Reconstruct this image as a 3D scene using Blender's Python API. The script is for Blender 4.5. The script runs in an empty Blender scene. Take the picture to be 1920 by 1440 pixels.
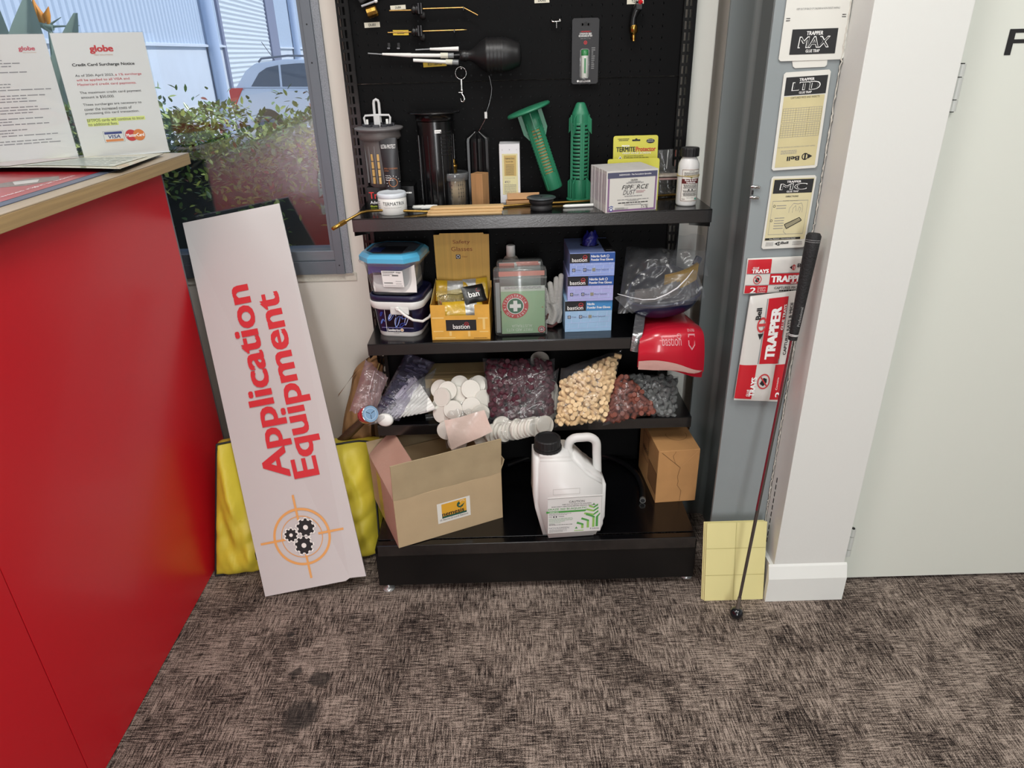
import bpy, bmesh, math, random
from mathutils import Vector as V, Matrix
PI = math.pi
rad = math.radians
# ---------------------------------------------------------------- camera
SC = bpy.context.scene
COL = SC.collection
CF, CTH, CRO, CYA, CH = 1300.24, rad(25.7695), rad(1.523), rad(.2042), 1.40
_r0 = V((math.cos(CYA), -math.sin(CYA), 0))
_fw = V((math.sin(CYA)*math.cos(CTH), math.cos(CYA)*math.cos(CTH), -math.sin(CTH)))
_u0 = _r0.cross(_fw)
_R = _r0*math.cos(CRO) - _u0*math.sin(CRO)
_U = _r0*math.sin(CRO) + _u0*math.cos(CRO)
CAM = V((0, 0, CH))
cd = bpy.data.cameras.new('camera')
cd.sensor_width = 36
cd.lens = CF/1920*36
cd.clip_start = .05
cam = bpy.data.objects.new('camera', cd)
COL.objects.link(cam)
cam.matrix_world = Matrix(((_R.x, _U.x, -_fw.x, 0), (_R.y, _U.y, -_fw.y, 0), (_R.z, _U.z, -_fw.z, CH), (0, 0, 0, 1)))
SC.camera = cam
SC.view_settings.view_transform = 'Standard'
SC.view_settings.look = 'None'
SC.view_settings.gamma = 1
SC.view_settings.use_curve_mapping = False
SC.view_settings.exposure = -0.16
SC.cycles.max_bounces = 10
SC.cycles.transparent_max_bounces = 24
# ---------------------------------------------------------------- world, sun, room lights
wd = bpy.data.worlds.new('world')
SC.world = wd
wd.use_nodes = True
wn = wd.node_tree
wn.nodes.clear()
_tc = wn.nodes.new('ShaderNodeTexCoord')
_sx = wn.nodes.new('ShaderNodeSeparateXYZ')
_rp = wn.nodes.new('ShaderNodeValToRGB')
_rp.color_ramp.elements[0].color = (.62, .76, 1, 1)
_rp.color_ramp.elements[0].position = .45
_rp.color_ramp.elements[1].color = (.30, .50, 1, 1)
_bg = wn.nodes.new('ShaderNodeBackground')
_bg.inputs[1].default_value = 1.35
_wo = wn.nodes.new('ShaderNodeOutputWorld')
wn.links.new(_tc.outputs['Generated'], _sx.inputs[0])
wn.links.new(_sx.outputs[2], _rp.inputs[0])
wn.links.new(_rp.outputs[0], _bg.inputs[0])
wn.links.new(_bg.outputs[0], _wo.inputs[0])


def light(name, kind, loc, rot, energy, color, size=(1, 1)):
    l = bpy.data.lights.new(name, kind)
    l.energy = energy
    l.color = color
    if kind == 'AREA':
        l.shape = 'RECTANGLE'
        l.size, l.size_y = size
    o = bpy.data.objects.new(name, l)
    COL.objects.link(o)
    o.location = loc
    o.rotation_euler = rot
    return o


sun = light('sun', 'SUN', (0, 0, 10), (rad(50), 0, rad(92)), 4.0, (1, .95, .88))
sun.data.angle = rad(1)
for _i, (_x, _y, _e, _w) in enumerate([(-.1, .75, 24, .6), (1.15, .1, 24, 1.2), (-1.5, .2, 22, 1.2), (.9, -1.6, 22, 1.2)]):
    light('ceiling_panel', 'AREA', (_x, _y, 2.66), (0, 0, 0), _e, (1, .985, .955), (_w, .5))
# daylight through the glazed shopfront behind the photographer
light('shopfront_daylight', 'AREA', (.1, -3.2, 1.2), (rad(90), 0, 0), 74, (.97, .985, 1), (.7, 2.2))


def P(px, py, ax, v):
    """point of the place seen at (px, py) of a 1920x1440 view, on the plane axis=v"""
    a, b = (px-960)/CF, (py-720)/CF
    r = _fw + _R*a - _U*b
    return CAM + r*((v-CAM[ax])/r[ax])


# ---------------------------------------------------------------- materials
def lin(c):
    if isinstance(c, str):
        c = [int(c[i:i+2], 16)/255 for i in (0, 2, 4)]
        c = [x/12.92 if x <= .04045 else ((x+.055)/1.055)**2.4 for x in c]
    return (c[0], c[1], c[2], 1)


MATS = {}


def mat(name, col='808080', rough=.5, metal=0, bump=0, bscale=60, var=0, vscale=8, spec=None, trans=0, ior=None, alpha=1, stretch=None, coat=0, emit=None, es=0):
    if name in MATS:
        return MATS[name]
    m = bpy.data.materials.new(name)
    m.use_nodes = True
    nt = m.node_tree
    b = nt.nodes['Principled BSDF']
    c = lin(col)
    b.inputs['Base Color'].default_value = c
    b.inputs['Roughness'].default_value = rough
    b.inputs['Metallic'].default_value = metal
    if spec is not None:
        b.inputs['Specular IOR Level'].default_value = spec
    if trans:
        b.inputs['Transmission Weight'].default_value = trans
    if ior:
        b.inputs['IOR'].default_value = ior
    if coat:
        b.inputs['Coat Weight'].default_value = coat
        b.inputs['Coat Roughness'].default_value = .08
    if emit:
        b.inputs['Emission Color'].default_value = lin(emit)
        b.inputs['Emission Strength'].default_value = es
    b.inputs['Alpha'].default_value = alpha
    tc = nt.nodes.new('ShaderNodeTexCoord')
    vec = tc.outputs['Object']
    if stretch:
        mp = nt.nodes.new('ShaderNodeMapping')
        mp.inputs['Scale'].default_value = stretch
        nt.links.new(vec, mp.inputs[0])
        vec = mp.outputs[0]
    if var:
        n = nt.nodes.new('ShaderNodeTexNoise')
        n.inputs['Scale'].default_value = vscale
        n.inputs['Detail'].default_value = 4
        nt.links.new(vec, n.inputs['Vector'])
        mr = nt.nodes.new('ShaderNodeMapRange')
        mr.inputs[1].default_value = .3
        mr.inputs[2].default_value = .7
        mr.inputs[3].default_value = 1-var
        mr.inputs[4].default_value = 1+var
        nt.links.new(n.outputs[0], mr.inputs[0])
        h = nt.nodes.new('ShaderNodeHueSaturation')
        h.inputs['Color'].default_value = c
        nt.links.new(mr.outputs[0], h.inputs['Value'])
        nt.links.new(h.outputs[0], b.inputs['Base Color'])
    if bump:
        n = nt.nodes.new('ShaderNodeTexNoise')
        n.inputs['Scale'].default_value = bscale
        n.inputs['Detail'].default_value = 3
        nt.links.new(vec, n.inputs['Vector'])
        bp = nt.nodes.new('ShaderNodeBump')
        bp.inputs['Strength'].default_value = bump
        bp.inputs['Distance'].default_value = .004
        nt.links.new(n.outputs[0], bp.inputs['Height'])
        nt.links.new(bp.outputs[0], b.inputs['Normal'])
    MATS[name] = m
    return m


def film(name, tint='ffffff', haze=.12, hazecol='ffffff', rough=.12, bscale=30, bump=.6, gloss=1.5):
    """thin clear plastic film: mostly see-through, with wrinkled gloss"""
    if name in MATS:
        return MATS[name]
    m = bpy.data.materials.new(name)
    m.use_nodes = True
    nt = m.node_tree
    nt.nodes.clear()
    N = nt.nodes.new
    out = N('ShaderNodeOutputMaterial')
    tr = N('ShaderNodeBsdfTransparent')
    tr.inputs[0].default_value = lin(tint)
    di = N('ShaderNodeBsdfDiffuse')
    di.inputs[0].default_value = lin(hazecol)
    gl = N('ShaderNodeBsdfGlossy')
    gl.inputs['Roughness'].default_value = rough
    m1 = N('ShaderNodeMixShader')
    m1.inputs[0].default_value = haze
    m2 = N('ShaderNodeMixShader')
    lw = N('ShaderNodeLayerWeight')
    lw.inputs[0].default_value = .5
    pw_ = N('ShaderNodeMath')
    pw_.operation = 'POWER'
    pw_.inputs[1].default_value = 3.5
    fr = N('ShaderNodeMath')
    fr.operation = 'MULTIPLY_ADD'
    fr.inputs[1].default_value = .55
    fr.inputs[2].default_value = (gloss-1)*.12
    tc = N('ShaderNodeTexCoord')
    no = N('ShaderNodeTexNoise')
    no.inputs['Scale'].default_value = bscale
    no.inputs['Detail'].default_value = 3
    no.inputs['Distortion'].default_value = 1.2
    bp = N('ShaderNodeBump')
    bp.inputs['Strength'].default_value = bump
    bp.inputs['Distance'].default_value = .01
    L = nt.links.new
    L(tc.outputs['Object'], no.inputs['Vector'])
    L(no.outputs[0], bp.inputs['Height'])
    for s in (di, gl, lw):
        L(bp.outputs[0], s.inputs['Normal'])
    L(lw.outputs['Facing'], pw_.inputs[0])
    L(pw_.outputs[0], fr.inputs[0])
    L(tr.outputs[0], m1.inputs[1])
    L(di.outputs[0], m1.inputs[2])
    L(fr.outputs[0], m2.inputs[0])
    L(m1.outputs[0], m2.inputs[1])
    L(gl.outputs[0], m2.inputs[2])
    L(m2.outputs[0], out.inputs[0])
    MATS[name] = m
    return m


# ---------------------------------------------------------------- mesh builder
_txt = {}


def text_mesh(s, bold):
    k = (s, bold)
    if k in _txt:
        return _txt[k]
    c = bpy.data.curves.new('t', 'FONT')
    c.body = s
    c.size = 1
    c.resolution_u = 3
    c.offset = bold
    o = bpy.data.objects.new('t', c)
    COL.objects.link(o)
    dg = bpy.context.evaluated_depsgraph_get()
    dg.update()
    me = o.evaluated_get(dg).to_mesh()
    vs = [(v.co.x, v.co.y) for v in me.vertices]
    fs = [tuple(p.vertices) for p in me.polygons]
    o.evaluated_get(dg).to_mesh_clear()
    bpy.data.objects.remove(o)
    bpy.data.curves.remove(c)
    if vs:
        xs = [v[0] for v in vs]
        ys = [v[1] for v in vs]
        bb = (min(xs), min(ys), max(xs), max(ys))
    else:
        bb = (0, 0, 1, 1)
    _txt[k] = (vs, fs, bb)
    return _txt[k]


def fr(o, right=(1, 0, 0), up=(0, 0, 1), lift=.0006):
    """planar frame: f(x, y, z) -> local point; z is along the outward normal"""
    o, right, up = V(o), V(right).normalized(), V(up).normalized()
    n = right.cross(up)
    return lambda x, y, z=0: o + right*x + up*y + n*(z+lift)


def quadf(bl, br, tl, tr, lift=.0006):
    """frame over a 4-corner patch; x, y in 0..1"""
    bl, br, tl, tr = V(bl), V(br), V(tl), V(tr)
    n = (br-bl).cross(tl-bl).normalized()
    return lambda x, y, z=0: (bl*(1-x)+br*x)*(1-y)+(tl*(1-x)+tr*x)*y+n*(z+lift)


class MB:
    def __init__(s):
        s.v, s.f, s.m, s.s, s.mats = [], [], [], [], []
        s.M = None

    def mi(s, m):
        if m not in s.mats:
            s.mats.append(m)
        return s.mats.index(m)

    def add(s, vs, fs, m, smooth=False):
        n = len(s.v)
        if s.M is not None:
            vs = [s.M @ V(v) for v in vs]
        s.v += [tuple(v) for v in vs]
        k = s.mi(m)
        for f in fs:
            s.f.append(tuple(i+n for i in f))
            s.m.append(k)
            s.s.append(smooth)
        return s

    def addbm(s, bm, m, smooth=False):
        bm.verts.ensure_lookup_table()
        bm.verts.index_update()
        s.add([v.co.copy() for v in bm.verts], [tuple(v.index for v in f.verts) for f in bm.faces], m, smooth)
        bm.free()
        return s

    def box(s, c, d, m, bev=0, rot=None, seg=2, smooth=False):
        bm = bmesh.new()
        bmesh.ops.create_cube(bm, size=1)
        for v in bm.verts:
            v.co = V((v.co.x*d[0], v.co.y*d[1], v.co.z*d[2]))
        if bev:
            bmesh.ops.bevel(bm, geom=bm.edges[:], offset=bev, segments=seg, affect='EDGES', profile=.6)
        R = rot if rot is not None else Matrix.Identity(3)
        for v in bm.verts:
            v.co = R @ v.co + V(c)
        return s.addbm(bm, m, smooth or bev > .004)

    def bb(s, x0, x1, y0, y1, z0, z1, m, bev=0, **k):
        return s.box(((x0+x1)/2, (y0+y1)/2, (z0+z1)/2), (x1-x0, y1-y0, z1-z0), m, bev, **k)

    def lathe(s, prof, n, m, o=(0, 0, 0), axis='Z', smooth=True, cap=True, sx=1, sy=1, R=None):
        vs, fs = [], []
        for r, z in prof:
            for i in range(n):
                a = 2*PI*i/n
                p = V((r*math.cos(a)*sx, r*math.sin(a)*sy, z))
                if axis == 'X':
                    p = V((p.z, p.x, p.y))
                elif axis == 'Y':
                    p = V((p.x, p.z, p.y))
                if R is not None:
                    p = R @ p
                vs.append(p + V(o))
        for j in range(len(prof)-1):
            for i in range(n):
                a, b = j*n+i, j*n+(i+1) % n
                fs.append((a, b, b+n, a+n))
        s.add(vs, fs, m, smooth)
        if cap:
            k = len(prof)-1
            s.add([vs[i] for i in range(n)], [tuple(range(n-1, -1, -1))], m)
            s.add([vs[k*n+i] for i in range(n)], [tuple(range(n))], m)
        return s

    def cyl(s, p0, p1, r0, m, r1=None, n=16, smooth=True):
        return s.tube([p0, p1], [r0, r0 if r1 is None else r1], m, n, smooth)

    def tube(s, pts, r, m, n=10, smooth=True, cap=True, closed=False):
        pts = [V(p) for p in pts]
        k = len(pts)
        rr = r if isinstance(r, (list, tuple)) else [r]*k
        vs, fs = [], []
        ref = None
        for i, p in enumerate(pts):
            if closed:
                d = pts[(i+1) % k]-pts[i-1]
            else:
                d = (pts[min(i+1, k-1)]-pts[max(i-1, 0)])
            d.normalize()
            if ref is None:
                ref = d.orthogonal().normalized()
            ref = (ref - d*ref.dot(d)).normalized()
            b = d.cross(ref)
            for j in range(n):
                a = 2*PI*j/n
                vs.append(p + (ref*math.cos(a)+b*math.sin(a))*rr[i])
        for i in range(k if closed else k-1):
            for j in range(n):
                a, b = i*n+j, i*n+(j+1) % n
                c, d2 = ((i+1) % k)*n+(j+1) % n, ((i+1) % k)*n+j
                fs.append((a, b, c, d2))
        s.add(vs, fs, m, smooth)
        if cap and not closed:
            s.add(vs[:n], [tuple(range(n-1, -1, -1))], m)
            s.add(vs[-n:], [tuple(range(n))], m)
        return s

    def prism(s, pts, h, m, f, z0=0, bev=0, smooth=False, seg=3):
        """2-D outline pts extruded from z0 to z0+h in frame f"""
        bm = bmesh.new()
        a = [bm.verts.new((x, y, z0)) for x, y in pts]
        face = bm.faces.new(a)
        r = bmesh.ops.extrude_face_region(bm, geom=[face])
        for e in r['geom']:
            if isinstance(e, bmesh.types.BMVert):
                e.co.z = z0+h
        bmesh.ops.recalc_face_normals(bm, faces=bm.faces[:])
        if bev:
            bmesh.ops.bevel(bm, geom=bm.edges[:], offset=bev, segments=seg, affect='EDGES', clamp_overlap=True)
        bmesh.ops.triangulate(bm, faces=[q for q in bm.faces if len(q.verts) > 4])
        for v in bm.verts:
            v.co = f(v.co.x, v.co.y, v.co.z)
        return s.addbm(bm, m, smooth)

    def poly(s, pts, m, f=None, z=0):
        vs = [f(x, y, z) for x, y in pts] if f else [V(p) for p in pts]
        return s.add(vs, [tuple(range(len(vs)))], m)

    def rect(s, x0, y0, x1, y1, m, f, z=0, nx=1):
        vs, fs = [], []
        for i in range(nx+1):
            x = x0+(x1-x0)*i/nx
            vs += [f(x, y0, z), f(x, y1, z)]
            if i:
                k = 2*i
                fs.append((k-2, k, k+1, k-1))
        return s.add(vs, fs, m)

    def frame2(s, x0, y0, x1, y1, t, m, f, z=0, nx=1):
        s.rect(x0, y0, x1, y0+t, m, f, z, nx).rect(x0, y1-t, x1, y1, m, f, z, nx)
        return s.rect(x0, y0+t, x0+t, y1-t, m, f, z).rect(x1-t, y0+t, x1, y1-t, m, f, z)

    def disc(s, x, y, r, m, f, z=0, n=28, r2=None, sx=1, a0=0, a1=2*PI):
        vs, fs = [], []
        for i in range(n+1):
            a = a0+(a1-a0)*i/n
            vs.append(f(x+r*math.cos(a)*sx, y+r*math.sin(a), z))
            vs.append(f(x+(r2 or 0)*math.cos(a)*sx, y+(r2 or 0)*math.sin(a), z))
            if i:
                k = 2*i
                fs.append((k-1, k-2, k, k+1))
        return s.add(vs, fs, m)

    def text(s, t, f, x, y, h, m, w=None, bold=0, al='l', z=.0003, shear=0, rot=0):
        """letters in frame f; h = height of the drawn letters; w = fitted width; rot in degrees about (x, y)"""
        vs, fs, b = text_mesh(t, 0)
        if not fs:
            return s
        ky = h/max(1e-6, (b[3]-b[1]))
        kx = ky if w is None else w/(b[2]-b[0])
        W = (b[2]-b[0])*kx
        ox = 0 if al == 'l' else (-W/2 if al == 'c' else -W)
        ca, sa = math.cos(rad(rot)), math.sin(rad(rot))
        # heavier weights are the same letters laid several times with small shifts
        sh = [(0, 0)] if bold <= 0 else [(-.8, -.4), (.8, -.4), (-.8, .4), (.8, .4)] + ([(0, 0)] if bold > .035 else [])
        for k_, (qx, qy) in enumerate(sh):
            o = []
            for vx, vy in vs:
                lx, ly = (vx-b[0]+qx*bold)*kx+ox, (vy-b[1]+qy*bold)*ky
                lx += ly*shear
                o.append(f(x+lx*ca-ly*sa, y+lx*sa+ly*ca, z+k_*.00005))
            s.add(o, fs, m)
        return s

    def ring_text(s, t, f, cx, cy, r, h, m, a0, step, out=True, bold=0):
        """letters round a circle; a0 start angle, step degrees per letter"""
        for i, ch in enumerate(t):
            if ch == ' ':
                continue
            a = a0 + i*step
            vs, fs, b = text_mesh(ch, 0)
            k = h/.73
            rt = a-90 if out else a+90
            ca, sa = math.cos(rad(rt)), math.sin(rad(rt))
            mx = (b[0]+b[2])/2
            px, py = cx+r*math.cos(rad(a)), cy+r*math.sin(rad(a))
            s.add([f(px+((vx-mx)*k)*ca-(vy*k)*sa, py+((vx-mx)*k)*sa+(vy*k)*ca, .0003) for vx, vy in vs], fs, m)
        return s

    def dash(s, f, x0, x1, y, h, m, seed=0, z=.0003, rot=0):
        """a line of print too small to read"""
        r = random.Random(seed)
        x = x0
        w = abs(x1-x0)
        while x < x1:
            e = min(x1, x+w*r.uniform(.05, .16))
            s.rect(x, y, e, y+h, m, f, z)
            x = e+w*.018
        return s

    def grid(s, fn, nu, nv, m, smooth=True, closed_u=False):
        vs = [fn(i/nu, j/nv) for j in range(nv+1) for i in range(nu+(0 if closed_u else 1))]
        w = nu if closed_u else nu+1
        fs = []
        for j in range(nv):
            for i in range(nu):
                a = j*w+i
                b = j*w+(i+1) % w
                fs.append((a, b, b+w, a+w))
        return s.add(vs, fs, m, smooth)

    def build(s, name, parent=None, loc=None, rot=None):
        me = bpy.data.meshes.new(name)
        me.from_pydata(s.v, [], s.f)
        for m in s.mats:
            me.materials.append(m)
        me.polygons.foreach_set('material_index', s.m)
        me.polygons.foreach_set('use_smooth', s.s)
        me.update()
        o = bpy.data.objects.new(name, me)
        COL.objects.link(o)
        if parent:
            o.parent = parent
        if loc is not None:
            o.location = loc
        if rot is not None:
            o.rotation_euler = rot
        return o


def tag(o, label=None, cat=None, group=None, kind=None):
    if label:
        o['label'] = label
    if cat:
        o['category'] = cat
    if group:
        o['group'] = group
    if kind:
        o['kind'] = kind
    return o


def T(name, label, cat, loc=(0, 0, 0), rz=0, group=None, rot=None):
    o = bpy.data.objects.new(name, None)
    COL.objects.link(o)
    o.empty_display_size = .05
    o.location = loc
    o.rotation_euler = rot if rot else (0, 0, rad(rz))
    return tag(o, label, cat, group)


def one(mb, name, label, cat, loc=None, rot=None, group=None):
    """a thing that is one mesh"""
    return tag(mb.build(name, None, loc, rot), label, cat, group)


def noise1(x, y, z=0):
    from mathutils import noise
    return noise.noise(V((x, y, z)))


def rrect(w, d, r, n=6):
    """rounded rectangle outline, counter-clockwise"""
    o = []
    for cx, cy, a in ((w/2-r, d/2-r, 0), (-w/2+r, d/2-r, 90), (-w/2+r, -d/2+r, 180), (w/2-r, -d/2+r, 270)):
        for i in range(n+1):
            t = rad(a+90*i/n)
            o.append((cx+r*math.cos(t), cy+r*math.sin(t)))
    return o


def loft(mb, secs, m, cap0=True, cap1=True, smooth=True):
    """secs: list of equal-length point rings"""
    n = len(secs[0])
    vs = [p for s_ in secs for p in s_]
    fs = []
    for j in range(len(secs)-1):
        for i in range(n):
            a, b = j*n+i, j*n+(i+1) % n
            fs.append((a, b, b+n, a+n))
    mb.add(vs, fs, m, smooth)
    if cap0:
        mb.add(secs[0], [tuple(range(n-1, -1, -1))], m)
    if cap1:
        mb.add(secs[-1], [tuple(range(n))], m)
    return mb


S1, S2, S3, DK = 1.029, .691, .440, .176       # heights of the three shelves and the deck
PEG = 1.948                                     # face of the perforated back
# common materials
K = mat('ink_black', '17171a', .6)
KW = mat('ink_white', 'f2f2f0', .6)
KG = mat('ink_grey', '8a8a8a', .7)
KR = mat('ink_red', 'd22a33', .6)
blk = mat('black_plastic', '0e0e10', .35)
blkm = mat('black_plastic_matt', '131315', .6)
brass = mat('brass', 'b8924a', .25, 1)
chrome = mat('chrome', 'd8d8d8', .12, 1)
wht = mat('white_plastic', 'e6e6e2', .35)
paper = mat('white_paper', 'dedcd4', .7)
card = mat('brown_cardboard', '9c7a54', .8, bump=.15, bscale=200, var=.05, vscale=20)
# ================================================================ the setting
def carpet():
    m = bpy.data.materials.new('carpet_tile')
    m.use_nodes = True
    nt = m.node_tree
    b = nt.nodes['Principled BSDF']
    b.inputs['Roughness'].default_value = .95
    b.inputs['Specular IOR Level'].default_value = .1
    N, L = nt.nodes.new, nt.links.new
    tc = N('ShaderNodeTexCoord')

    def math_(op, a, b_=None, c=None):
        n = N('ShaderNodeMath')
        n.operation = op
        for i, q in enumerate((a, b_, c)):
            if q is None:
                continue
            if isinstance(q, (int, float)):
                n.inputs[i].default_value = q
            else:
                L(q, n.inputs[i])
        return n.outputs[0]

    def noise(scale, detail=2, vec=None, st=(1, 1, 1), rot=0):
        mp = N('ShaderNodeMapping')
        mp.inputs['Scale'].default_value = st
        mp.inputs['Rotation'].default_value = (0, 0, rot)
        L(vec or tc.outputs['Object'], mp.inputs[0])
        n = N('ShaderNodeTexNoise')
        n.inputs['Scale'].default_value = scale
        n.inputs['Detail'].default_value = detail
        n.inputs['Roughness'].default_value = .6
        L(mp.outputs[0], n.inputs['Vector'])
        return n.outputs[0]
    # yarn runs in patches that turn by a quarter
    vo = N('ShaderNodeTexVoronoi')
    vo.distance = 'CHEBYCHEV'
    vo.inputs['Scale'].default_value = 13
    L(tc.outputs['Object'], vo.inputs['Vector'])
    sp = N('ShaderNodeSeparateColor')
    L(vo.outputs['Color'], sp.inputs[0])
    turn = math_('GREATER_THAN', sp.outputs[0], .5)
    a = noise(1, 3, st=(300, 26, 1))
    c = noise(1, 3, st=(26, 300, 1))
    mx = N('ShaderNodeMix')
    L(turn, mx.inputs[0])
    L(a, mx.inputs[2])
    L(c, mx.inputs[3])
    my = N('ShaderNodeMix')
    L(turn, my.inputs[0])
    L(c, my.inputs[2])
    L(a, my.inputs[3])
    fine = noise(480, 2)
    big = noise(5, 3)
    v = math_('ADD', math_('MULTIPLY', mx.outputs[0], .62), math_('MULTIPLY', fine, .55))
    v = math_('ADD', v, math_('MULTIPLY', my.outputs[0], .33))
    v = math_('ADD', v, math_('MULTIPLY', big, .22))
    v = math_('ADD', v, math_('MULTIPLY', sp.outputs[1], .06))
    rp = N('ShaderNodeValToRGB')
    e = rp.color_ramp.elements
    e[0].position, e[0].color = .77, lin('161213')
    e[1].position, e[1].color = 1.03, lin('a89a8f')
    k = e.new(.885)
    k.color = lin('61564f')
    L(v, rp.inputs[0])
    # wear marks: two dark stains
    sx = N('ShaderNodeSeparateXYZ')
    L(tc.outputs['Object'], sx.inputs[0])
    tot = None
    wob = noise(26, 3)
    for (x, y, r) in STAINS:
        dx = math_('SUBTRACT', sx.outputs[0], x)
        dy = math_('SUBTRACT', sx.outputs[1], y)
        d = math_('SQRT', math_('ADD', math_('MULTIPLY', dx, dx), math_('MULTIPLY', dy, dy)))
        d = math_('ADD', d, math_('MULTIPLY', math_('SUBTRACT', wob, .5), .05))
        q = N('ShaderNodeMapRange')
        L(d, q.inputs[0])
        q.inputs[1].default_value = r*.75
        q.inputs[2].default_value = r*1.1
        q.inputs[3].default_value = 1
        q.inputs[4].default_value = 0
        tot = q.outputs[0] if tot is None else math_('MAXIMUM', tot, q.outputs[0])
    mc = N('ShaderNodeMix')
    mc.data_type = 'RGBA'
    L(math_('MULTIPLY', tot, .75), mc.inputs[0])
    L(rp.outputs[0], mc.inputs[6])
    mc.inputs[7].default_value = lin('2c2a29')
    L(mc.outputs[2], b.inputs['Base Color'])
    bp = N('ShaderNodeBump')
    bp.inputs['Strength'].default_value = .5
    bp.inputs['Distance'].default_value = .003
    L(v, bp.inputs['Height'])
    L(bp.outputs[0], b.inputs['Normal'])
    return m


STAINS = [(P(x, y, 2, 0).x, P(x, y, 2, 0).y, r) for x, y, r in ((597, 1272, .027), (562, 1345, .045), (555, 1262, .014), (545, 1190, .010))]
plaster = mat('painted_plaster', 'ddd5cb', .75, bump=.25, bscale=25, var=.02, vscale=4)
white_wall = mat('white_wall_paint', 'dcdeda', .6, bump=.06, bscale=120)
ceilm = mat('ceiling_paint', 'dcdcd8', .8)
WF = 2.033          # face of the window wall


def struct(mb, name):
    return tag(mb.build(name), kind='structure')


m = MB()
m.bb(-4.2, 3.6, -3.4, 2.2, -.05, 0, carpet())
struct(m, 'floor')
m = MB()
m.bb(-4.2, 3.6, -3.4, 2.2, 2.7, 2.75, ceilm)
struct(m, 'ceiling')
m = MB()
m.bb(-4.2, -.461, WF, WF+.14, 0, .808, plaster)
m.bb(-4.2, -.461, WF, WF+.14, 2.3, 2.7, plaster)
m.bb(-.461, .95, WF, WF+.14, 0, 2.7, plaster)
# rough caulk ledge below the window frame
rn = random.Random(4)
cau = mat('old_caulk', 'cfc9bc', .8, bump=.6, bscale=90)
m.bb(-2.2, -.452, WF-.004, WF, .782, .807, cau, .002)
for i in range(26):
    x = -.47-.028*i
    m.box((x, WF-.005, .807+rn.uniform(-.002, .004)), (rn.uniform(.02, .034), .008, rn.uniform(.004, .011)), cau, .002)
struct(m, 'wall_back')
m = MB()
m.bb(-4.25, -4.2, -3.4, 2.2, 0, 2.7, mat('left_wall_paint', 'cfd0cc', .7))
struct(m, 'wall_left')
m = MB()
m.bb(3.6, 3.65, -3.4, 1.6, 0, 2.7, white_wall)
struct(m, 'wall_far_right')
m = MB()
m.bb(-4.2, 3.6, -3.45, -3.4, 0, 2.7, mat('rear_wall_paint', 'b9b7b0', .7))
struct(m, 'wall_front')
# plasterboard pier beside the door and the wall over the door
m = MB()
m.bb(.707, .899, 1.479, 1.60, 0, 2.7, white_wall, .0015)
m.bb(.707, .905, 1.60, 2.2, 0, 2.7, white_wall)
m.bb(.905, 3.6, 1.50, 1.60, 2.15, 2.7, white_wall)
m.bb(1.86, 3.6, 1.50, 1.60, 0, 2.15, white_wall)
# torn board edge where the pier meets the column
tear = mat('torn_plaster', 'cdcac0', .9, bump=.8, bscale=120)
pts = []
z = .07
while z < 2.6:
    pts.append((.7035+rn.uniform(-.0016, .0010), 1.5705+rn.uniform(-.002, .001), z))
    z += rn.uniform(.003, .010)
m.tube(pts, [rn.uniform(.0006, .0022) for _ in pts], tear, 6)
for i in range(10):
    z0 = .14+i*.022
    m.bb(.7062, .7068, 1.545, 1.549, z0, z0+.015, K)
struct(m, 'wall_right')
# skirting on the pier: body, chamfered top, left return
m = MB()
skm = mat('skirting_paint', 'e3e6e2', .45)
prof = [(0, 0), (.016, 0), (.016, .078), (.004, .112), (0, .118)]
f = lambda x, y, z_=0: V((.692+z_*1.0, 1.479-x, y))
m.prism(prof, .214, skm, lambda x, y, z_: V((.697+z_, 1.479-x, y)), z0=-.005)
m.bb(.6965, .707, 1.479, 1.572, 0, .115, skm)
struct(m, 'baseboard_right')
# door with its hinges and lettering
d1 = tag(bpy.data.objects.new('door_1', None), kind='structure')
COL.objects.link(d1)
d1.location = (.93, 1.536, 0)
m = MB()
m.bb(-.024, .92, 0, .04, .012, 2.13, mat('door_paint', 'dbdfd6', .5))
m.build('door_leaf', d1)
m = MB()
m.bb(-.0255, -.024, .001, .02, .012, 2.13, skm)
m.build('door_edge', d1)
for zt, zb in ((1.351, 1.262), (.192, .100)):
    m = MB()
    hm = mat('painted_hinge', 'cfd2ce', .35)
    seg = [zb+(zt-zb)*t for t in (0, .24, .26, .72, .74, 1)]
    for a, b_ in ((0, 1), (2, 3), (4, 5)):
        m.cyl((.002, -.008, seg[a]), (.002, -.008, seg[b_]), .0075, hm, n=14)
    m.cyl((.002, -.008, zb-.002), (.002, -.008, zt+.002), .0045, blkm, n=10)
    m.build('hinge', d1)
m = MB()
f = fr((0, 0, 0))
_a, _b = P(1883, 103, 1, 1.536), P(1899, 57, 1, 1.536)
m.text('F', f, _a.x-.93, _a.z, _b.z-_a.z+.002, K, bold=.02, w=.036)
m.text('I', f, _a.x-.93+.047, _a.z, _b.z-_a.z+.002, K, bold=.02, w=.0075)
m.build('door_lettering', d1)
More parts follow.
